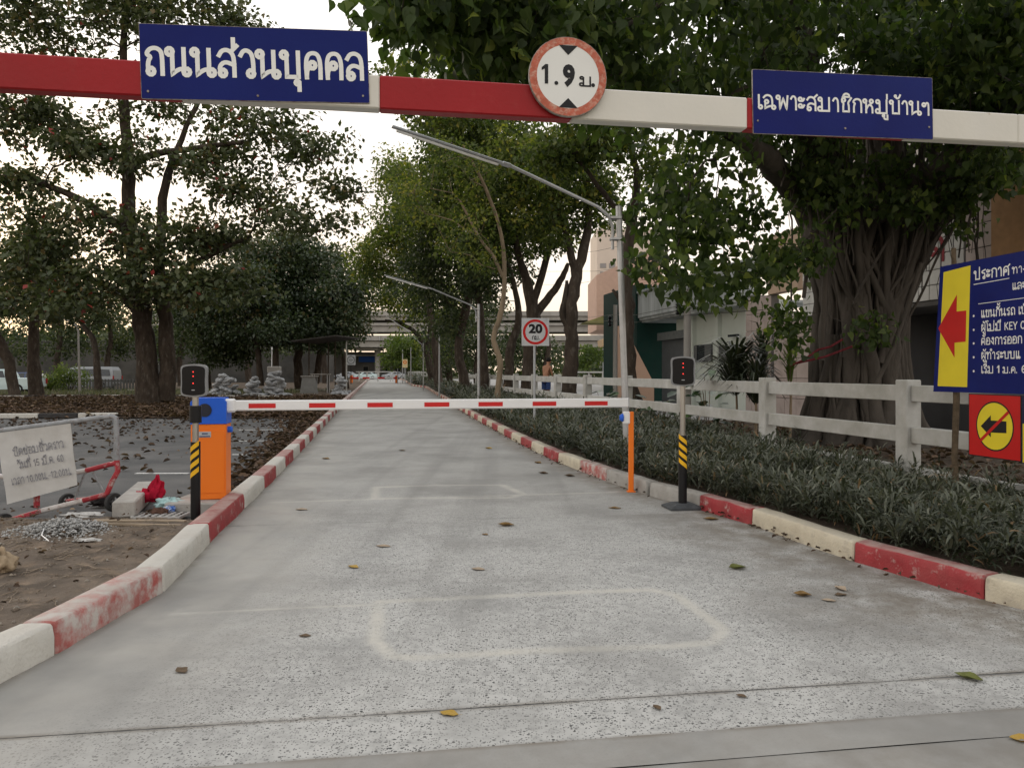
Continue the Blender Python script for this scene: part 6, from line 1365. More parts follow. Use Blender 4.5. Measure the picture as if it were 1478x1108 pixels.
# ---------------------------------------------------------------- plants along the fence
def tuft(name, label, u, vb, y, n, L_, w, up, lm, cat='plant', th=None):
    p = P(u, vb, y); r = empty(name, (p.x, y, .1), 0, label, cat); T0 = T_STRIP[0].copy(); T0[:, 0] *= w/.03; T0[:, 2] *= 1.3; a = rng.random(n)*6.283; hh = rng.random(n)
    st = [] ; C = np.stack([p.x+.04*np.cos(a), y+.04*np.sin(a), .15+(.62+.38*hh)*(p.z-.15)], 1); A = np.stack([np.cos(a), np.sin(a), up+hh*.75], 1); Nn = np.stack([-np.cos(a)*.3, -np.sin(a)*.3, np.ones(n)], 1)
    V, F, T = leaves(C, L_*rng.uniform(.6, 1.2, n), (T0, T_STRIP[1]), A, Nn, (.35+.3*hh+rng.normal(0, .15, n)).clip(0, 1)); np_mesh('leaves', V, F, lm, r, tint=T)
    mb = MB(); mb.tube([(p.x, y, .05), (p.x+.02, y, .1+(p.z-.1)*.5), (p.x, y, p.z)], [.03, .022, .015], 6); mb.build('stem', M_BARKT, r, world=True); return r
LM_DRAC = leafmat('dracaena_leaves', [(0, (.012, .016, .010)), (.6, (.035, .045, .025)), (1, (.10, .11, .06))], .15, .35, .5)
LM_PHIL = leafmat('philodendron_leaves', [(0, (.012, .028, .012)), (.6, (.03, .07, .022)), (1, (.08, .15, .04))], .2, .3, .6)
tuft('dracaena_plant', 'dark spiky plant with arching leaves behind the fence left of the fig trunk', 1062, 532, 14.9, 170, .85, .030, -.10, LM_DRAC)
tuft('dracaena_plant', 'upright dark purple spiky plant poking highest above the fence', 1100, 512, 15.2, 80, .70, .028, .30, LM_DRAC)
tuft('dracaena_plant', 'spiky plant drooping through the fence rails below the dark one', 1090, 552, 14.4, 110, .70, .028, -.2, LM_DRAC)
tuft('leafy_plant', 'light green bamboo like plant at the foot of the fig trunk', 1140, 500, 14.2, 130, .42, .03, .6, LM_SHRUB)
for i, (u, v, y, lb) in enumerate(((1022, 545, 15.9, 'dark broad leaved plant over the top rail right of the card reader'), (955, 580, 18.3, 'broad leaved plant low behind the fence left of the card reader'), (905, 575, 20.6, 'broad leaved plant at the foot of the leaning verge tree'), (870, 570, 23.2, 'broad leaved plant between two fence posts behind the arm tip'))):
    p = P(u, v, y); r = empty('broad_leaved_plant', (p.x, y, .1), 0, lb, 'plant'); n = 26; a = rng.random(n)*6.283; hh = rng.random(n); C = np.stack([p.x+.22*np.cos(a), y+.22*np.sin(a), .2+hh*(p.z-.1)], 1)
    V, F, T = leaves(C, rng.uniform(.22, .42, n), T_OVAL, np.stack([np.cos(a), np.sin(a), rng.normal(.1, .3, n)], 1), np.stack([-np.cos(a)*.4, -np.sin(a)*.4-.3, np.ones(n)], 1), rng.random(n)); np_mesh('leaves', V, F, LM_PHIL, r, tint=T)
    mb = MB()
    for q in range(0, n, 2): mb.tube([(p.x, y, .1), tuple(C[q])], .007, 4)
    mb.build('stalks', M_BARKT, r, world=True)
# ---------------------------------------------------------------- person behind the fence
def person(x, y, z0):
    r = empty('person', (x, y, z0), 0, 'shirtless person in blue shorts standing beyond the white fence, head bowed', 'person')
    J = {'pel': (0, 0, .92, .13), 'wst': (0, -.02, 1.08, .125), 'chs': (0, -.06, 1.30, .155), 'nck': (0, -.12, 1.47, .055), 'hd0': (0, -.16, 1.56, .085), 'hd1': (0, -.19, 1.66, .088),
         'sl': (.17, -.07, 1.40, .062), 'el': (.22, -.12, 1.13, .043), 'wl': (.17, -.26, .92, .03), 'hl': (.15, -.31, .86, .034), 'sr': (-.17, -.07, 1.40, .062), 'er': (-.23, -.10, 1.13, .043), 'wr': (-.19, -.24, .92, .03), 'hr': (-.17, -.30, .86, .034),
         'tl': (.09, 0, .82, .085), 'kl': (.11, -.03, .47, .055), 'al': (.11, .03, .08, .036), 'fl': (.12, -.12, .03, .035), 'tr': (-.09, 0, .82, .085), 'kr': (-.11, -.02, .47, .055), 'ar': (-.11, .04, .08, .036), 'fr': (-.12, -.11, .03, .035)}
    E_ = [('pel', 'wst'), ('wst', 'chs'), ('chs', 'nck'), ('nck', 'hd0'), ('hd0', 'hd1'), ('chs', 'sl'), ('sl', 'el'), ('el', 'wl'), ('wl', 'hl'), ('chs', 'sr'), ('sr', 'er'), ('er', 'wr'), ('wr', 'hr'), ('pel', 'tl'), ('tl', 'kl'), ('kl', 'al'), ('al', 'fl'), ('pel', 'tr'), ('tr', 'kr'), ('kr', 'ar'), ('ar', 'fr')]
    ks = list(J); me = bpy.data.meshes.new('body'); me.from_pydata([J[k][:3] for k in ks], [(ks.index(a), ks.index(b_)) for a, b_ in E_], []); o = link('body', me, r)
    sk = o.modifiers.new('s', 'SKIN'); o.modifiers.new('u', 'SUBSURF').levels = 2
    for i, k in enumerate(ks): me.skin_vertices[0].data[i].radius = (J[k][3], J[k][3]*.85)
    me.skin_vertices[0].data[0].use_root = True; bpy.context.view_layer.update(); m2 = bpy.data.meshes.new_from_object(o.evaluated_get(bpy.context.evaluated_depsgraph_get())); o.modifiers.clear(); o.data = m2
    m2.materials.clear(); m2.materials.append(mat('brown_skin', (.34, .17, .10), .55, .06, 8)); m2.polygons.foreach_set('use_smooth', [True]*len(m2.polygons)); bpy.data.meshes.remove(me)
    mb = MB(); mb.lathe([(.0, .10), (.06, .09), (.10, .04), (.103, -.03), (.08, -.06)], (0, -.165, 1.665), 16); mb.build('hair', mat('black_hair', (.012, .01, .009), .6), r, smooth=True)
    mb = MB(); mb.lathe([(.150, 1.02), (.168, .92), (.172, .80)], (0, 0, 0), 18)
    for s_ in (.10, -.10): mb.lathe([(.105, .86), (.105, .70), (.098, .52)], (s_, -.015, 0), 14)
    mb.build('shorts', mat('blue_shorts', (.05, .09, .24), .8, .1, 20), r, smooth=True)
    mb = MB()
    for s_ in (.105, -.105): mb.lathe([(0, .02), (.012, .014), (.016, 0), (.01, -.03)], (s_*.92, -.17, 1.61), 6)
    mb.lathe([(0, .0), (.012, -.01), (.016, -.03), (0, -.045)], (0, -.285, 1.60), 6); mb.build('ears_and_nose', MATS['brown_skin'], r, smooth=True); r.rotation_euler = (0, 0, 2.4)
person((788-CU)/FPX*30, 30, .28)
# ---------------------------------------------------------------- vehicles
M_CARW = mat('white_car_paint', (.50, .63, .64), .25, .03, 2, coat=.5); M_CARS = mat('silver_car_paint', (.34, .36, .38), .3, .03, 2, coat=.5); M_TYRE = mat('tyre_rubber', (.02, .02, .02), .8); M_LAMP = mat('tail_lamp_red', (.35, .015, .012), .3)
def vehicle(name, label, cat, x, y, rz, prof, W_, L_, paint, wins, wheels=(.18, .80), group=None, lamps=()):
    """prof: side outline (0..L, z) with nose at 0; wins: side window outlines"""
    r = empty(name, (x, y, 0), rz, label, cat, group); mb = MB(); ns = 5; n = len(prof); V = []; F = []
    ws = [-1, -.93, 0, .93, 1]
    for w in ws:
        for (px_, pz) in prof:
            tum = 1-.16*max(0, (pz-.95))/.6; ins = .965 if abs(w) == 1 else 1
            V.append(((px_-L_/2)*(1-.012*(abs(w) == 1)), w*W_/2*tum, .2+(pz-.2)*ins))
    for i in range(len(ws)-1):
        for j in range(n): F.append([i*n+j, (i+1)*n+j, (i+1)*n+(j+1) % n, i*n+(j+1) % n])
    tri = tessellate_polygon([[Vector((p[0], p[1], 0)) for p in prof]])
    for t in tri: F.append(list(t)); F.append([(len(ws)-1)*n+q for q in t[::-1]])
    mb.add(V, F); bo2 = mb.build('body', paint, r)
    for s_ in (-1, 1):
        for wn in wins:
            mb = MB(); mz = sum(p[1] for p in wn)/len(wn); V = []
            for p in wn: tum = 1-.16*max(0, (p[1]-.95))/.6; V.append((p[0]-L_/2, s_*(W_/2*tum+.004), p[1]))
            V += [(v_[0], v_[1]-s_*.03, v_[2]) for v_ in V]; k = len(wn); mb.add(V, [list(range(k)), list(range(k, 2*k))]+[[q, (q+1) % k, k+(q+1) % k, k+q] for q in range(k)]); mb.build('side_window', M_GLASS, r)
        for t in wheels:
            c = (t*L_-L_/2, s_*(W_/2-.10), .33); mb = MB(); mb.lathe([(.19, -.10), (.31, -.11), (.335, -.07), (.335, .07), (.31, .11), (.19, .10)], (0, 0, 0), 20, 'Y'); mb.v = [v_+Vector(c) for v_ in mb.v]; wh = mb.build('wheel', M_TYRE, r, smooth=True)
            mb = MB(); mb.lathe([(0, -.09), (.06, -.10), (.19, -.08), (.19, .08), (.06, .10), (0, .09)], (0, 0, 0), 14, 'Y'); mb.v = [v_+Vector(c) for v_ in mb.v]; mb.build('rim', M_LGREY, wh, smooth=True)
    for (lx, lz, lw, lh, m) in lamps:
        for s_ in (-1, 1): mb = MB(); mb.box((lx-L_/2, s_*(W_/2-.10), lz), (.06, .16, lh), ch=.01); mb.build('lamp', m, r)
    return r
M_HEAD = mat('headlamp_glass', (.6, .62, .64), .15)
pick = [(.05, .45), (.0, .75), (.15, .98), (1.25, 1.05), (1.85, 1.62), (3.2, 1.66), (3.45, 1.08), (5.1, 1.06), (5.15, .5), (4.9, .32), (.3, .3)]
vehicle('pickup_truck', 'white pickup truck cut by the left frame edge beyond the trees', 'pickup truck', -34.6, 52, .12, pick, 1.8, 5.15, M_CARW, [[(1.45, 1.1), (1.95, 1.52), (2.45, 1.55), (2.45, 1.1)], [(2.52, 1.1), (2.52, 1.55), (3.1, 1.55), (3.3, 1.1)]], lamps=((5.16, .85, .1, .34, M_LAMP), (.02, .8, .1, .2, M_HEAD)))
van = [(.05, .4), (.0, .8), (.35, 1.05), (.95, 1.75), (1.3, 1.88), (4.2, 1.88), (4.4, 1.6), (4.45, .5), (4.2, .3), (.3, .3)]
vehicle('minivan', 'pale silver minivan parked behind the kinked dark tree', 'van', (130-CU)/FPX*63, 63, .05, van, 1.75, 4.45, M_CARS, [[(.75, 1.15), (1.15, 1.68), (1.9, 1.7), (1.9, 1.15)], [(2.0, 1.15), (2.0, 1.7), (3.1, 1.7), (3.1, 1.15)], [(3.2, 1.15), (3.2, 1.7), (4.1, 1.65), (4.2, 1.15)]], lamps=((4.44, 1.0, .1, .3, M_LAMP), (.05, .75, .1, .16, M_HEAD)))
sed = [(.05, .4), (.0, .7), (.2, .85), (1.2, .98), (1.9, 1.42), (3.1, 1.45), (3.8, 1.05), (4.4, 1.0), (4.45, .5), (4.2, .3), (.3, .3)]
swin = [[(1.5, 1.0), (1.98, 1.35), (2.5, 1.37), (2.5, 1.0)], [(2.58, 1.0), (2.58, 1.37), (3.05, 1.37), (3.55, 1.03)]]
vehicle('parked_car', 'white saloon car crossing beyond the far barrier', 'car', (527-CU)/FPX*148, 148, .3, sed, 1.75, 4.45, M_CARW, swin, lamps=((4.44, .85, .1, .2, M_LAMP), (.03, .7, .1, .14, M_HEAD)))
vehicle('parked_car', 'pale car half hidden left of the round sign at the lane end', 'car', (500-CU)/FPX*150, 150, -.2, sed, 1.75, 4.45, M_CARS, swin)
vehicle('parked_car', 'silver car under the viaduct right of the pier', 'car', (568-CU)/FPX*152, 152, .6, sed, 1.75, 4.45, M_CARS, swin)
vehicle('parked_car', 'blue car partly behind the leftmost trunks', 'car', (36-CU)/FPX*66, 66, .2, sed, 1.75, 4.45, mat('blue_car_paint', (.02, .05, .16), .25, coat=.5), swin)
# ---------------------------------------------------------------- far barrier, fences, signs at the lane end
fb_ = empty('far_barrier', ((508-CU)/FPX*100, 100, 0), 0, 'second red and white barrier arm closing the far end of the lane', 'barrier'); y = 100
us = [506, 518, 523.5, 533.5, 545, 555.5, 568, 573]
for i in range(7):
    a = P(us[i], 545.3, y); b_ = P(us[i+1], 545.3, y); mb = MB(); mb.beam(a, b_, .12, .26 if 0 else .2); mb.build('arm_section', M_RPL if i % 2 == 0 else M_WPL, fb_, world=True)
for u in (507, 572): x = (u-CU)/FPX*y; mb = MB(); mb.box((x, y+.15, .5), (.3, .3, 1.0), ch=.02); mb.build('post', M_ORG, fb_, world=True)
ff = empty('far_railing', ((545-CU)/FPX*118, 118, 0), 0, 'white railing with thick posts beyond the far barrier', 'railing')
mb = MB(); a = P(514, 536.5, 118); b_ = P(572, 536.5, 118); mb.beam(a, b_, .15, .14); mb.build('rail', M_FENCE, ff, world=True)
for u in (518, 529.5, 545.5, 563, 567): x = (u-CU)/FPX*118; mb = MB(); mb.box((x, 118.15, .75), (.22 if u < 560 else .1, .2, 1.5), ch=.02); mb.build('post', M_FENCE, ff, world=True)
fw = empty('far_white_fence', ((605-CU)/FPX*96, 96, 0), 0, 'white picket like fence behind the hedge where the lane bends', 'fence')
for i in range(13):
    u = 590+i*2.6; x = (u-CU)/FPX*(96-i*.9); mb = MB(); mb.box((x, 96-i*.9, .85), (.13, .13, 1.35)); mb.build('picket', M_FENCE, fw, world=True)
for z_ in (1.4, 1.0, .6):
    mb = MB(); mb.beam(((588-CU)/FPX*96.8, 96.8, z_), ((623-CU)/FPX*84.5, 84.5, z_), .06, .12); mb.build('rail', M_FENCE, fw, world=True)
rs = empty('round_sign', ((506.5-CU)/FPX*88, 88, 0), 0, 'grey square sign with a round emblem left of the lane end', 'sign'); c = P(506.5, 519.5, 88)
mb = MB(); mb.tube([(c.x, 88.05, 0), (c.x, 88.05, c.z)], .05, 8); mb.build('post', M_BLK, rs, world=True); mb = MB(); mb.box(tuple(c), (1.05, .03, 1.15), ch=.01); mb.build('panel', mat('weathered_grey_sign', (.30, .31, .31), .6, .1, 3), rs, world=True)
mb = MB(); ring(mb, c, Vector((1, 0, 0)), Z3, Vector((0, -1, 0)), .46, .37, .02); ring(mb, c, Vector((1, 0, 0)), Z3, Vector((0, -1, 0)), .2, .12, .02, ry=.6); mb.build('emblem', mat('faded_dark_print', (.10, .10, .10), .6), rs, world=True)
ys_ = empty('small_yellow_sign', ((584.5-CU)/FPX*92, 92, 0), 0, 'small cream sign with an orange round emblem near the far white fence', 'sign'); c = P(584.5, 524.5, 92)
mb = MB(); mb.box(tuple(c), (.62, .03, 1.0), ch=.01); mb.build('panel', mat('cream_sign', (.55, .45, .25), .6), ys_, world=True)
mb = MB(); mb.tube([(c.x, 92.05, 0), (c.x, 92.05, c.z)], .04, 6); mb.build('post', M_LGREY, ys_, world=True); mb = MB(); ring(mb, c+Z3*.15, Vector((1, 0, 0)), Z3, Vector((0, -1, 0)), .22, .1, .02); mb.build('emblem', mat('orange_emblem', (.6, .16, .03), .5), ys_, world=True)
# curved lamp post among the left trees
y = 52; cl = empty('curved_lamp_post', ((113.5-CU)/FPX*y, y, 0), 0, 'grey lamp post with a curved top among the trees behind the lot', 'street lamp')
mb = MB(); pts_ = [P(115.5, 568, y), P(114, 520, y), P(113, 478, y), P(110, 470, y), P(102, 464, y), P(92, 460, y)]; pts_[0].z = 0; mb.tube(pts_, [.09, .075, .06, .05, .045, .04], 8); mb.build('pole', M_VIA, cl, smooth=True, world=True)
mb = MB(); c = P(86, 458.5, y); mb.beam(P(92, 460, y), P(80, 456.5, y), .16, .09, ch=.03); mb.build('lamp_head', M_LGREY, cl, world=True)
# low grey slat barrier behind the grass
lf = empty('low_slat_fence', ((150-CU)/FPX*62, 62, 0), 0, 'low dark grey slat fence behind the grass strip', 'fence')
for i in range(34):
    u = 95+i*4.4; x = (u-CU)/FPX*61; mb = MB() if i == 0 else None
    if i == 0: mb.box((0, 0, .45), (.15, .06, .9)); sl_ = mb.build('slat', mat('slat_grey', (.11, .11, .105), .8), lf); sme = sl_.data
    else: sl_ = link('slat', sme, lf)
    sl_.location = (x-lf.location.x, 61-62, 0)
mb = MB(); mb.beam(((94-CU)/FPX*61, 61.08, .75), ((243-CU)/FPX*61, 61.08, .75), .05, .1); mb.build('rail', MATS['slat_grey'], lf, world=True)
# silver sacks in heaps
M_SACK = mat('silver_grey_sack', (.36, .37, .38), .5, .35, 6, 1.0, 12, dirt=(.13, .13, .13), dscale=5, damt=.6)
def sackmesh(k):
    r_ = random.Random(k); V = []; F = []; n, m = 12, 8
    for i in range(m+1):
        th = math.pi*i/m-math.pi/2
        for j in range(n):
            ph = 2*math.pi*j/n; c_ = abs(math.cos(ph))**.6*math.copysign(1, math.cos(ph)); s_ = abs(math.sin(ph))**.6*math.copysign(1, math.sin(ph)); w = math.cos(th)**.45 if abs(math.cos(th)) > 1e-6 else 0
            V.append((.42*c_*w*(1+r_.uniform(-.09, .09)), .27*s_*w*(1+r_.uniform(-.12, .12)), .16*math.sin(th)*(1+r_.uniform(-.2, .2))+.16+.03*math.sin(ph*3+k)))
    for i in range(m):
        for j in range(n): F.append((i*n+j, i*n+(j+1) % n, (i+1)*n+(j+1) % n, (i+1)*n+j))
    me = bpy.data.meshes.new('sack'); me.from_pydata(V, [], F); me.materials.append(M_SACK); return me
smesh = [sackmesh(k) for k in range(5)]
def heap(u0, u1, vtop, y, label, group, zb_=.0):
    x0, x1 = (u0-CU)/FPX*y, (u1-CU)/FPX*y; H = max(.35, (CH+(HV-vtop)/FPX*y-zb_)*.88); z = zb_; rows = []
    while z < zb_+H-.12:
        sh = (x1-x0)/2*(z-zb_)/H*.62; x = x0+sh+.25; row = []
        while x < x1-sh-.12:
            for dy in ((-.35, .35) if z == zb_ else (0,)):
                o = bpy.data.objects.new('sack', smesh[random.randrange(5)]); COL.objects.link(o); o.location = (x+random.uniform(-.1, .1), y+dy+random.uniform(-.2, .2), z); sc_ = random.uniform(.75, 1.05)
                o.scale = (sc_, sc_, sc_*random.uniform(.6, .9)); o.rotation_euler = (random.uniform(-.3, .3), random.uniform(-.5, .5), random.uniform(-1.4, 1.4)); row.append((dy, o.location.x, o))
            x += random.uniform(.42, .62)
        rows.append(row); z += .155
    rn = ['bottom', 'second', 'third', 'fourth', 'fifth', 'sixth', 'seventh', 'eighth', 'ninth', 'tenth']; od = ['leftmost', 'second', 'third', 'fourth', 'fifth', 'sixth', 'seventh', 'eighth', 'ninth']
    for k, row in enumerate(rows):
        for dy in (-.35, .35, 0):
            rr_ = sorted([q for q in row if q[0] == dy], key=lambda q: q[1])
            for i, (_, _, o) in enumerate(rr_):
                tag(o, 'grey sack, %s %s %s row of %s' % (od[min(i, 8)] if i == 0 else od[min(i, 8)]+' from the left', 'in', ('bottom front' if dy < 0 else 'bottom back') if k == 0 else rn[min(k, 9)], label), 'sack', group)
heap(304, 345, 536, 47, 'the left heap', 'sacks in the left heap')
heap(356, 380, 540, 47, 'the small middle heap', 'sacks in the middle heap')
heap(381, 416, 532, 46.6, 'the tall heap', 'sacks in the tall heap')
heap(482, 503, 540, 50, 'the lane end heap', 'sacks beside the lane end')
hb = MB(); p = P(396, 533.5, 46.9); hb.box((p.x, 46.9, p.z), (.75, .5, .42), ch=.05); tag(hb.build('concrete_block', M_VIA), 'rough grey block on top of the tall silver sack heap', 'block')
pw = MB(); pw.tube([P(392, 533, 46.7), P(392.5, 505, 46.7)], [.03, .025], 6); pw.box(tuple(P(392.5, 503, 46.7)), (.10, .05, .16), ch=.02); tag(pw.build('thin_white_post', M_WPL), 'thin white stake standing in the tall sack heap', 'post')
# market shelter with tables
ms = empty('market_shelter', ((470-CU)/FPX*54, 54, 0), 0, 'dark open shelter with posts and grey tables at the end of the lot', 'shelter'); y = 54
a = P(440, 494, y); b_ = P(505, 494, y); mb = MB(); mb.beam((a.x, y, a.z), (b_.x, y-.5, a.z+.35), 4.5, .08); mb.build('roof', mat('dark_tin_roof', (.05, .045, .042), .7), ms, world=True)
for u in (446, 474, 484, 500): x = (u-CU)/FPX*y; mb = MB(); mb.tube([(x, y, 0), (x, y, a.z+.1)], .05, 6); mb.build('post', M_BARK if u != 500 else M_FENCE, ms, world=True)
for j, (u0, u1, vt, yy) in enumerate(((436, 458, 543, 50), (450, 476, 540, 53))):
    x0, x1 = (u0-CU)/FPX*yy, (u1-CU)/FPX*yy; zt_ = CH+(HV-vt)/FPX*yy; t = empty('table', ((x0+x1)/2, yy, 0), 0, ['grey cloth covered table in front of the dark shelter', 'long grey bench table inside the dark shelter'][j], 'table')
    mb = MB(); mb.box(((x0+x1)/2, yy, zt_), (x1-x0, .8, .06), ch=.01); mb.build('tabletop', M_VIA, t, world=True)
    if j == 0: mb = MB(); mb.prism([(x0-.05, .1), (x1+.15, .1), (x1-.05, zt_-.04), (x0+.1, zt_-.04)], (0, yy-.3, 0), (1, 0, 0), (0, 0, 1), .04); mb.build('cloth', mat('grey_cloth', (.22, .22, .21), .9, .15, 3, .6, 6), t, world=True)
    for xx in (x0+.1, x1-.1):
        for yyy in (-.3, .3): mb = MB(); mb.box((xx, yy+yyy, zt_/2), (.05, .05, zt_-.06)); mb.build('leg', M_STEEL, t, world=True)
# ---------------------------------------------------------------- near left: debris beside the plinth
def ledge(name, label, cat, pts_uv, z0, z1, y0, m): pass
cbk = MB(); a = G(158, 748, .03); b_ = G(212, 713, .03); cbk.beam((a.x+.12, a.y+.05, .11), (b_.x, b_.y, .10), .22, .17, ch=.015); tag(cbk.build('concrete_kerb_block', M_CONC), 'loose pale concrete kerb block lying left of the cabinet plinth', 'block')
for i, (u0, v0, u1, v1, w_) in enumerate(((135, 752, 268, 753, .05), (150, 757, 262, 759, .035))):
    a = G(u0, v0, .10); b_ = G(u1, v1, .10); mb = MB(); mb.beam((a.x, a.y, .105), (b_.x, b_.y, .105), w_, .025, ch=.004); tag(mb.build('wood_plank', mat('old_timber', (.30, .24, .175), .85, .25, 8, .4, 40, stretch=(.3, 1, 1))), ['longer grey timber plank edging the soil patch', 'narrower plank lying on the soil in front of the longer one'][i], 'plank')
# red cloth gloves, plastic bag, rags
def crumple(name, label, cat, c, d, m, seed, n=22):
    r_ = np.random.default_rng(seed); U, Vv = np.meshgrid(np.linspace(0, math.pi, n), np.linspace(0, 2*math.pi, n*2, endpoint=False), indexing='ij'); k = r_.uniform(2, 7, (6, 2)); ph = r_.uniform(0, 6, 6)
    f = 1+sum(.10*np.sin(k[i, 0]*U*1.3+ph[i])*np.cos(np.round(k[i, 1])*Vv+ph[i]) for i in range(6)); f *= 1-.25*np.abs(np.sin(3*Vv+2*U))
    X = c[0]+d[0]*f*np.sin(U)*np.cos(Vv); Y = c[1]+d[1]*f*np.sin(U)*np.sin(Vv); Z = np.maximum(c[2]+d[2]*f*np.cos(U), c[2]-d[2]*.5); V = np.stack([X, Y, Z], -1).reshape(-1, 3); w_ = n*2
    F = np.array([[i*w_+j, (i+1)*w_+j, (i+1)*w_+(j+1) % w_, i*w_+(j+1) % w_] for i in range(n-1) for j in range(w_)]); return tag(np_mesh(name, V, F, m, smooth=True), label, cat)
M_CLR = mat('crimson_cloth', (.38, .012, .035), .85, .15, 20, .6, 60)
g = P(218, 710, 8.35)
crumple('red_glove', 'crumpled crimson cloth glove leaning against the loose kerb block', 'glove', (g.x-.06, 8.40, .13), (.13, .09, .10), M_CLR, 3)
crumple('red_glove', 'crimson cloth glove standing up right of the crumpled one', 'glove', (P(224, 708, 8.3).x, 8.34, .20), (.085, .06, .15), M_CLR, 8)
crumple('plastic_bag', 'pale turquoise plastic bag lying beside the red gloves', 'bag', (P(248, 715, 8.2).x-.02, 8.2, .09), (.17, .12, .07), mat('turquoise_plastic', (.35, .52, .52), .3, .2, 6), 5)
crumple('blue_wrapper', 'small blue and white wrapper in front of the plastic bag', 'wrapper', (P(243, 724, 8.0).x, 8.0, .06), (.075, .07, .045), mat('blue_wrapper', (.04, .13, .42), .4, .2, 10, col2=(.55, .57, .6), thr=.56), 9)
crumple('brown_rag', 'dark brown rag between the wrapper and the loose kerb block', 'rag', (P(228, 728, 7.9).x, 7.92, .05), (.10, .07, .05), mat('brown_rag', (.10, .055, .04), .9, .2, 10), 12)
crumple('black_rag', 'dark rag lying behind the barricade wheel', 'rag', (P(146, 735, 8.5).x, 8.55, .04), (.15, .08, .06), mat('black_rag', (.018, .016, .016), .9, .2, 10), 14)
# perforated paver tray under the rags and cement rubble heap
pv = empty('perforated_paver', (P(235, 742, 7.9).x, 7.85, .02), 0, 'pale perforated paving block with rows of holes by the plinth', 'paver')
mb = MB(); mb.box((0, 0, .01), (.50, .26, .03), ch=.004); mb.build('slab', mat('pale_paver', (.42, .41, .39), .9, .1, 20, .3), pv)
hme = None
for i in range(7):
    for j in range(4):
        if hme is None: mb = MB(); disc(mb, Vector((0, 0, 0)), Vector((1, 0, 0)), Vector((0, 1, 0)), Z3, .022, .0275, 10); hh_ = mb.build('hole', mat('hole_dark', (.05, .045, .04), .9), pv); hme = hh_.data
        else: hh_ = link('hole', hme, pv)
        hh_.location = (-.21+i*.07, -.09+j*.06, 0)
def rub(n, c, sp, smin, smax, seed):
    r_ = np.random.default_rng(seed); V = []; F = []
    for i in range(n):
        d_ = r_.normal(0, 1, 2)*sp; s_ = r_.uniform(smin, smax); z = max(0, .12-.25*np.hypot(*d_))*r_.random(); b0 = len(V)
        for p in oc: q = [p[0]*s_*r_.uniform(.5, 1.4), p[1]*s_*r_.uniform(.5, 1.4), p[2]*s_*r_.uniform(.5, 1.1)]; V.append((c[0]+d_[0]+q[0], c[1]+d_[1]+q[1], c[2]+z+q[2]))
        F += [[b0+q for q in f] for f in of]
    return np.array(V), np.array(F)
g = G(88, 765, .09); V, F = rub(1500, (g.x, g.y, .085), np.array([.20, .17]), .004, .022, 4); tag(np_mesh('cement_rubble', V, F, mat('cement_rubble', (.40, .40, .39), .95, .25, 30, .5, 90, dirt=(.25, .24, .22))), 'pile of pale broken cement crumbs on the soil patch', kind='stuff')
for i, (u, v, s_, lb) in enumerate(((-2, 820, .13, 'tan rock at the left edge of the soil patch'), (118, 742, .10, 'flat pale mortar slab at the far edge of the rubble pile'), (128, 778, .055, 'small flat pale chip on the soil right of the rubble'))):
    g = G(u, v, .1); crumple('rock' if i == 0 else 'mortar_chip', lb, 'rock' if i == 0 else 'chip', (g.x, g.y, .13 if i == 0 else .095), (s_*(1 if i == 0 else 2.2), s_*(.8 if i == 0 else 1.0), s_*(.8 if i == 0 else .25)), mat('tan_rock', (.36, .28, .19), .9, .2, 10, .6) if i == 0 else mat('mortar', (.44, .43, .41), .9, .2, 12, .5), 20+i)
# white hose/cord
mb = MB(); pts_ = [G(*q, .13) for q in ((92, 765), (98, 757), (80, 756), (64, 762), (60, 772), (70, 780))]; pts_ = [Vector((p.x, p.y, .13)) for p in pts_]; mb.tube(pts_, .0045, 6); tag(mb.build('rope', M_WPL), 'loop of thin white cord lying over the rubble pile', 'cord')
# ---------------------------------------------------------------- single fallen leaves on the lane
LT0 = T_OVAL[0]
def fleaf(u, v, L_, rot, curl, col, label):
    g = G(u, v, .004); n = 7; V = []; F = []
    wv = [.03, .20, .30, .33, .28, .17, .015]
    for i in range(n):
        t = i/(n-1)
        for k_, sx in enumerate((-1, -.5, 0, .5, 1)): V.append((sx*wv[i]*(1+.18*math.sin(11*t+u*1.7+sx*2)), t-.5, .004+curl*(.55*abs(sx)**1.6*wv[i]+.35*(t-.5)**2*(1.6 if t > .5 else .5))+.015*math.sin(9*t+sx*3)))
    for i in range(n-1):
        for k_ in range(4): a = i*5+k_; F.append([a, a+1, a+6, a+5])
    V += [(v_[0], v_[1], v_[2]-.008) for v_ in V]; k_ = 35; F += [[q+k_ for q in f[::-1]] for f in F]; V += [(-.012, -.5, .01), (.012, -.5, .01), (.012, -.72, .03), (-.012, -.72, .03)]; F.append([70, 71, 72, 73])
    c, s_ = math.cos(rot), math.sin(rot); mb = MB(); mb.add([(L_*(p[0]*c-p[1]*s_), L_*(p[0]*s_+p[1]*c), L_*p[2]) for p in V], F); o = mb.build('fallen_leaf', col, smooth=True); o.location = g; return tag(o, label, 'leaf')
LG = mat('olive_leaf', (.12, .13, .035), .5, .2, 30, .3, 60); LY = mat('yellow_leaf', (.42, .27, .05), .55, .2, 30, .3, 60, dirt=(.2, .12, .04), dscale=30); LB = mat('brown_leaf', (.20, .125, .05), .6, .25, 30, .3, 60); LP = mat('pale_dry_leaf', (.34, .27, .20), .8, .2, 40); LD = mat('dark_dry_leaf', (.12, .085, .055), .8, .2, 40)
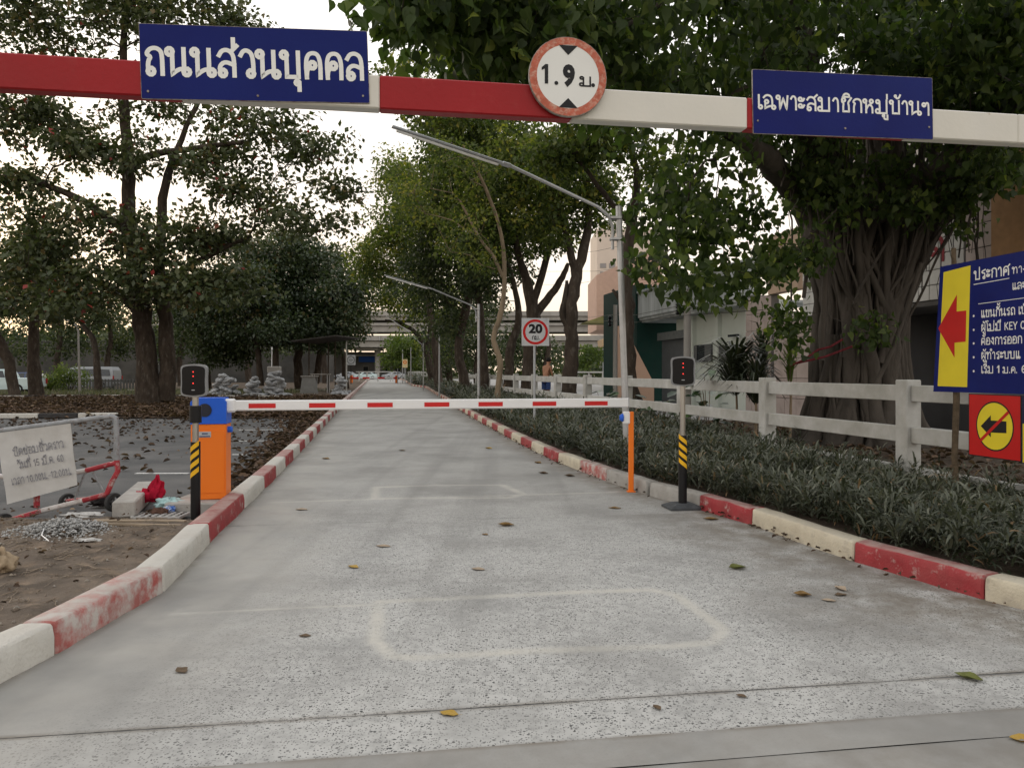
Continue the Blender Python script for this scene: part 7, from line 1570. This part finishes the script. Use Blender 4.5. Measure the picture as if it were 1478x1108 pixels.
for a in ((1064, 820, .15, 1.9, .9, LG, 'olive green curled leaf right of the road, on the plain concrete'), (1398, 978, .12, .9, .8, LG, 'dark green curled leaf near the bottom right corner of the lane'), (1476, 1069, .10, 1.4, .9, LY, 'orange yellow leaf cut by the right edge at the bottom'),
          (1158, 859, .12, 1.5, 1.0, LB, 'brown curled leaf, leftmost of the leaf cluster at the right'), (1196, 866, .09, 1.2, .3, LP, 'flat pale torn leaf in the middle of the right cluster'), (1213, 850, .10, .4, .9, LP, 'pale curled leaf at the top of the right cluster'), (1213, 858, .09, 1.8, .4, LD, 'dark flat leaf at the right of the right cluster'),
          (1026, 749, .15, 1.5, .5, LB, 'brown leaf beside the base of the right card reader'), (648, 1029, .085, 1.3, .3, LY, 'yellow leaf flat on the concrete near the bottom middle'), (510, 818, .10, 1.0, .5, LY, 'small yellowish leaf left of the middle of the lane'),
          (553, 788, .13, 1.4, .3, LP, 'pale leaf in the left half of the lane in front of the plinth'), (690, 821, .11, 1.2, .3, LP, 'pale leaf in the centre of the lane above the loop cut'), (730, 758, .16, 1.6, .8, LB, 'brown curled leaf in the lane centre below the far loop cut'), (262, 967, .09, .8, .4, LD, 'small dark leaf near the left kerb'),
          (435, 735, .14, 1.4, .3, LP, 'pale leaf by the transverse cut on the left'), (700, 771, .07, 1, .4, LB, 'tiny brown leaf just left below the centre leaf'), (776, 668, .16, .7, .8, LB, 'brown leaf left of two leaves near the right kerb'), (822, 687, .15, 1.5, .9, LD, 'dark curled leaf on the lane before the right kerb bend'),
          (784, 683, .15, 1.3, .8, LD, 'dark leaf on the lane between the two other kerb leaves'), (705, 647, .17, 1.0, .7, LY, 'yellow leaf on the lane left of the kerb leaves'), (887, 733, .14, 1.4, .3, LB, 'brown leaf in front of the orange post'), (580, 650, .15, 1.2, .4, LD, 'dark leaf far up the lane in the middle'), (470, 662, .16, 1.2, .6, LB, 'brown leaf on the lane beside the left kerb'),
          (948, 1021, .05, .5, .8, LD, 'tiny dark scrap on the concrete near the bottom'), (440, 917, .07, 1.6, .3, LD, 'short dark scrap left of the loop cut'), (1070, 1004, .05, 1.1, .5, LD, 'tiny dark curl right of the bottom middle')):
    fleaf(*a)
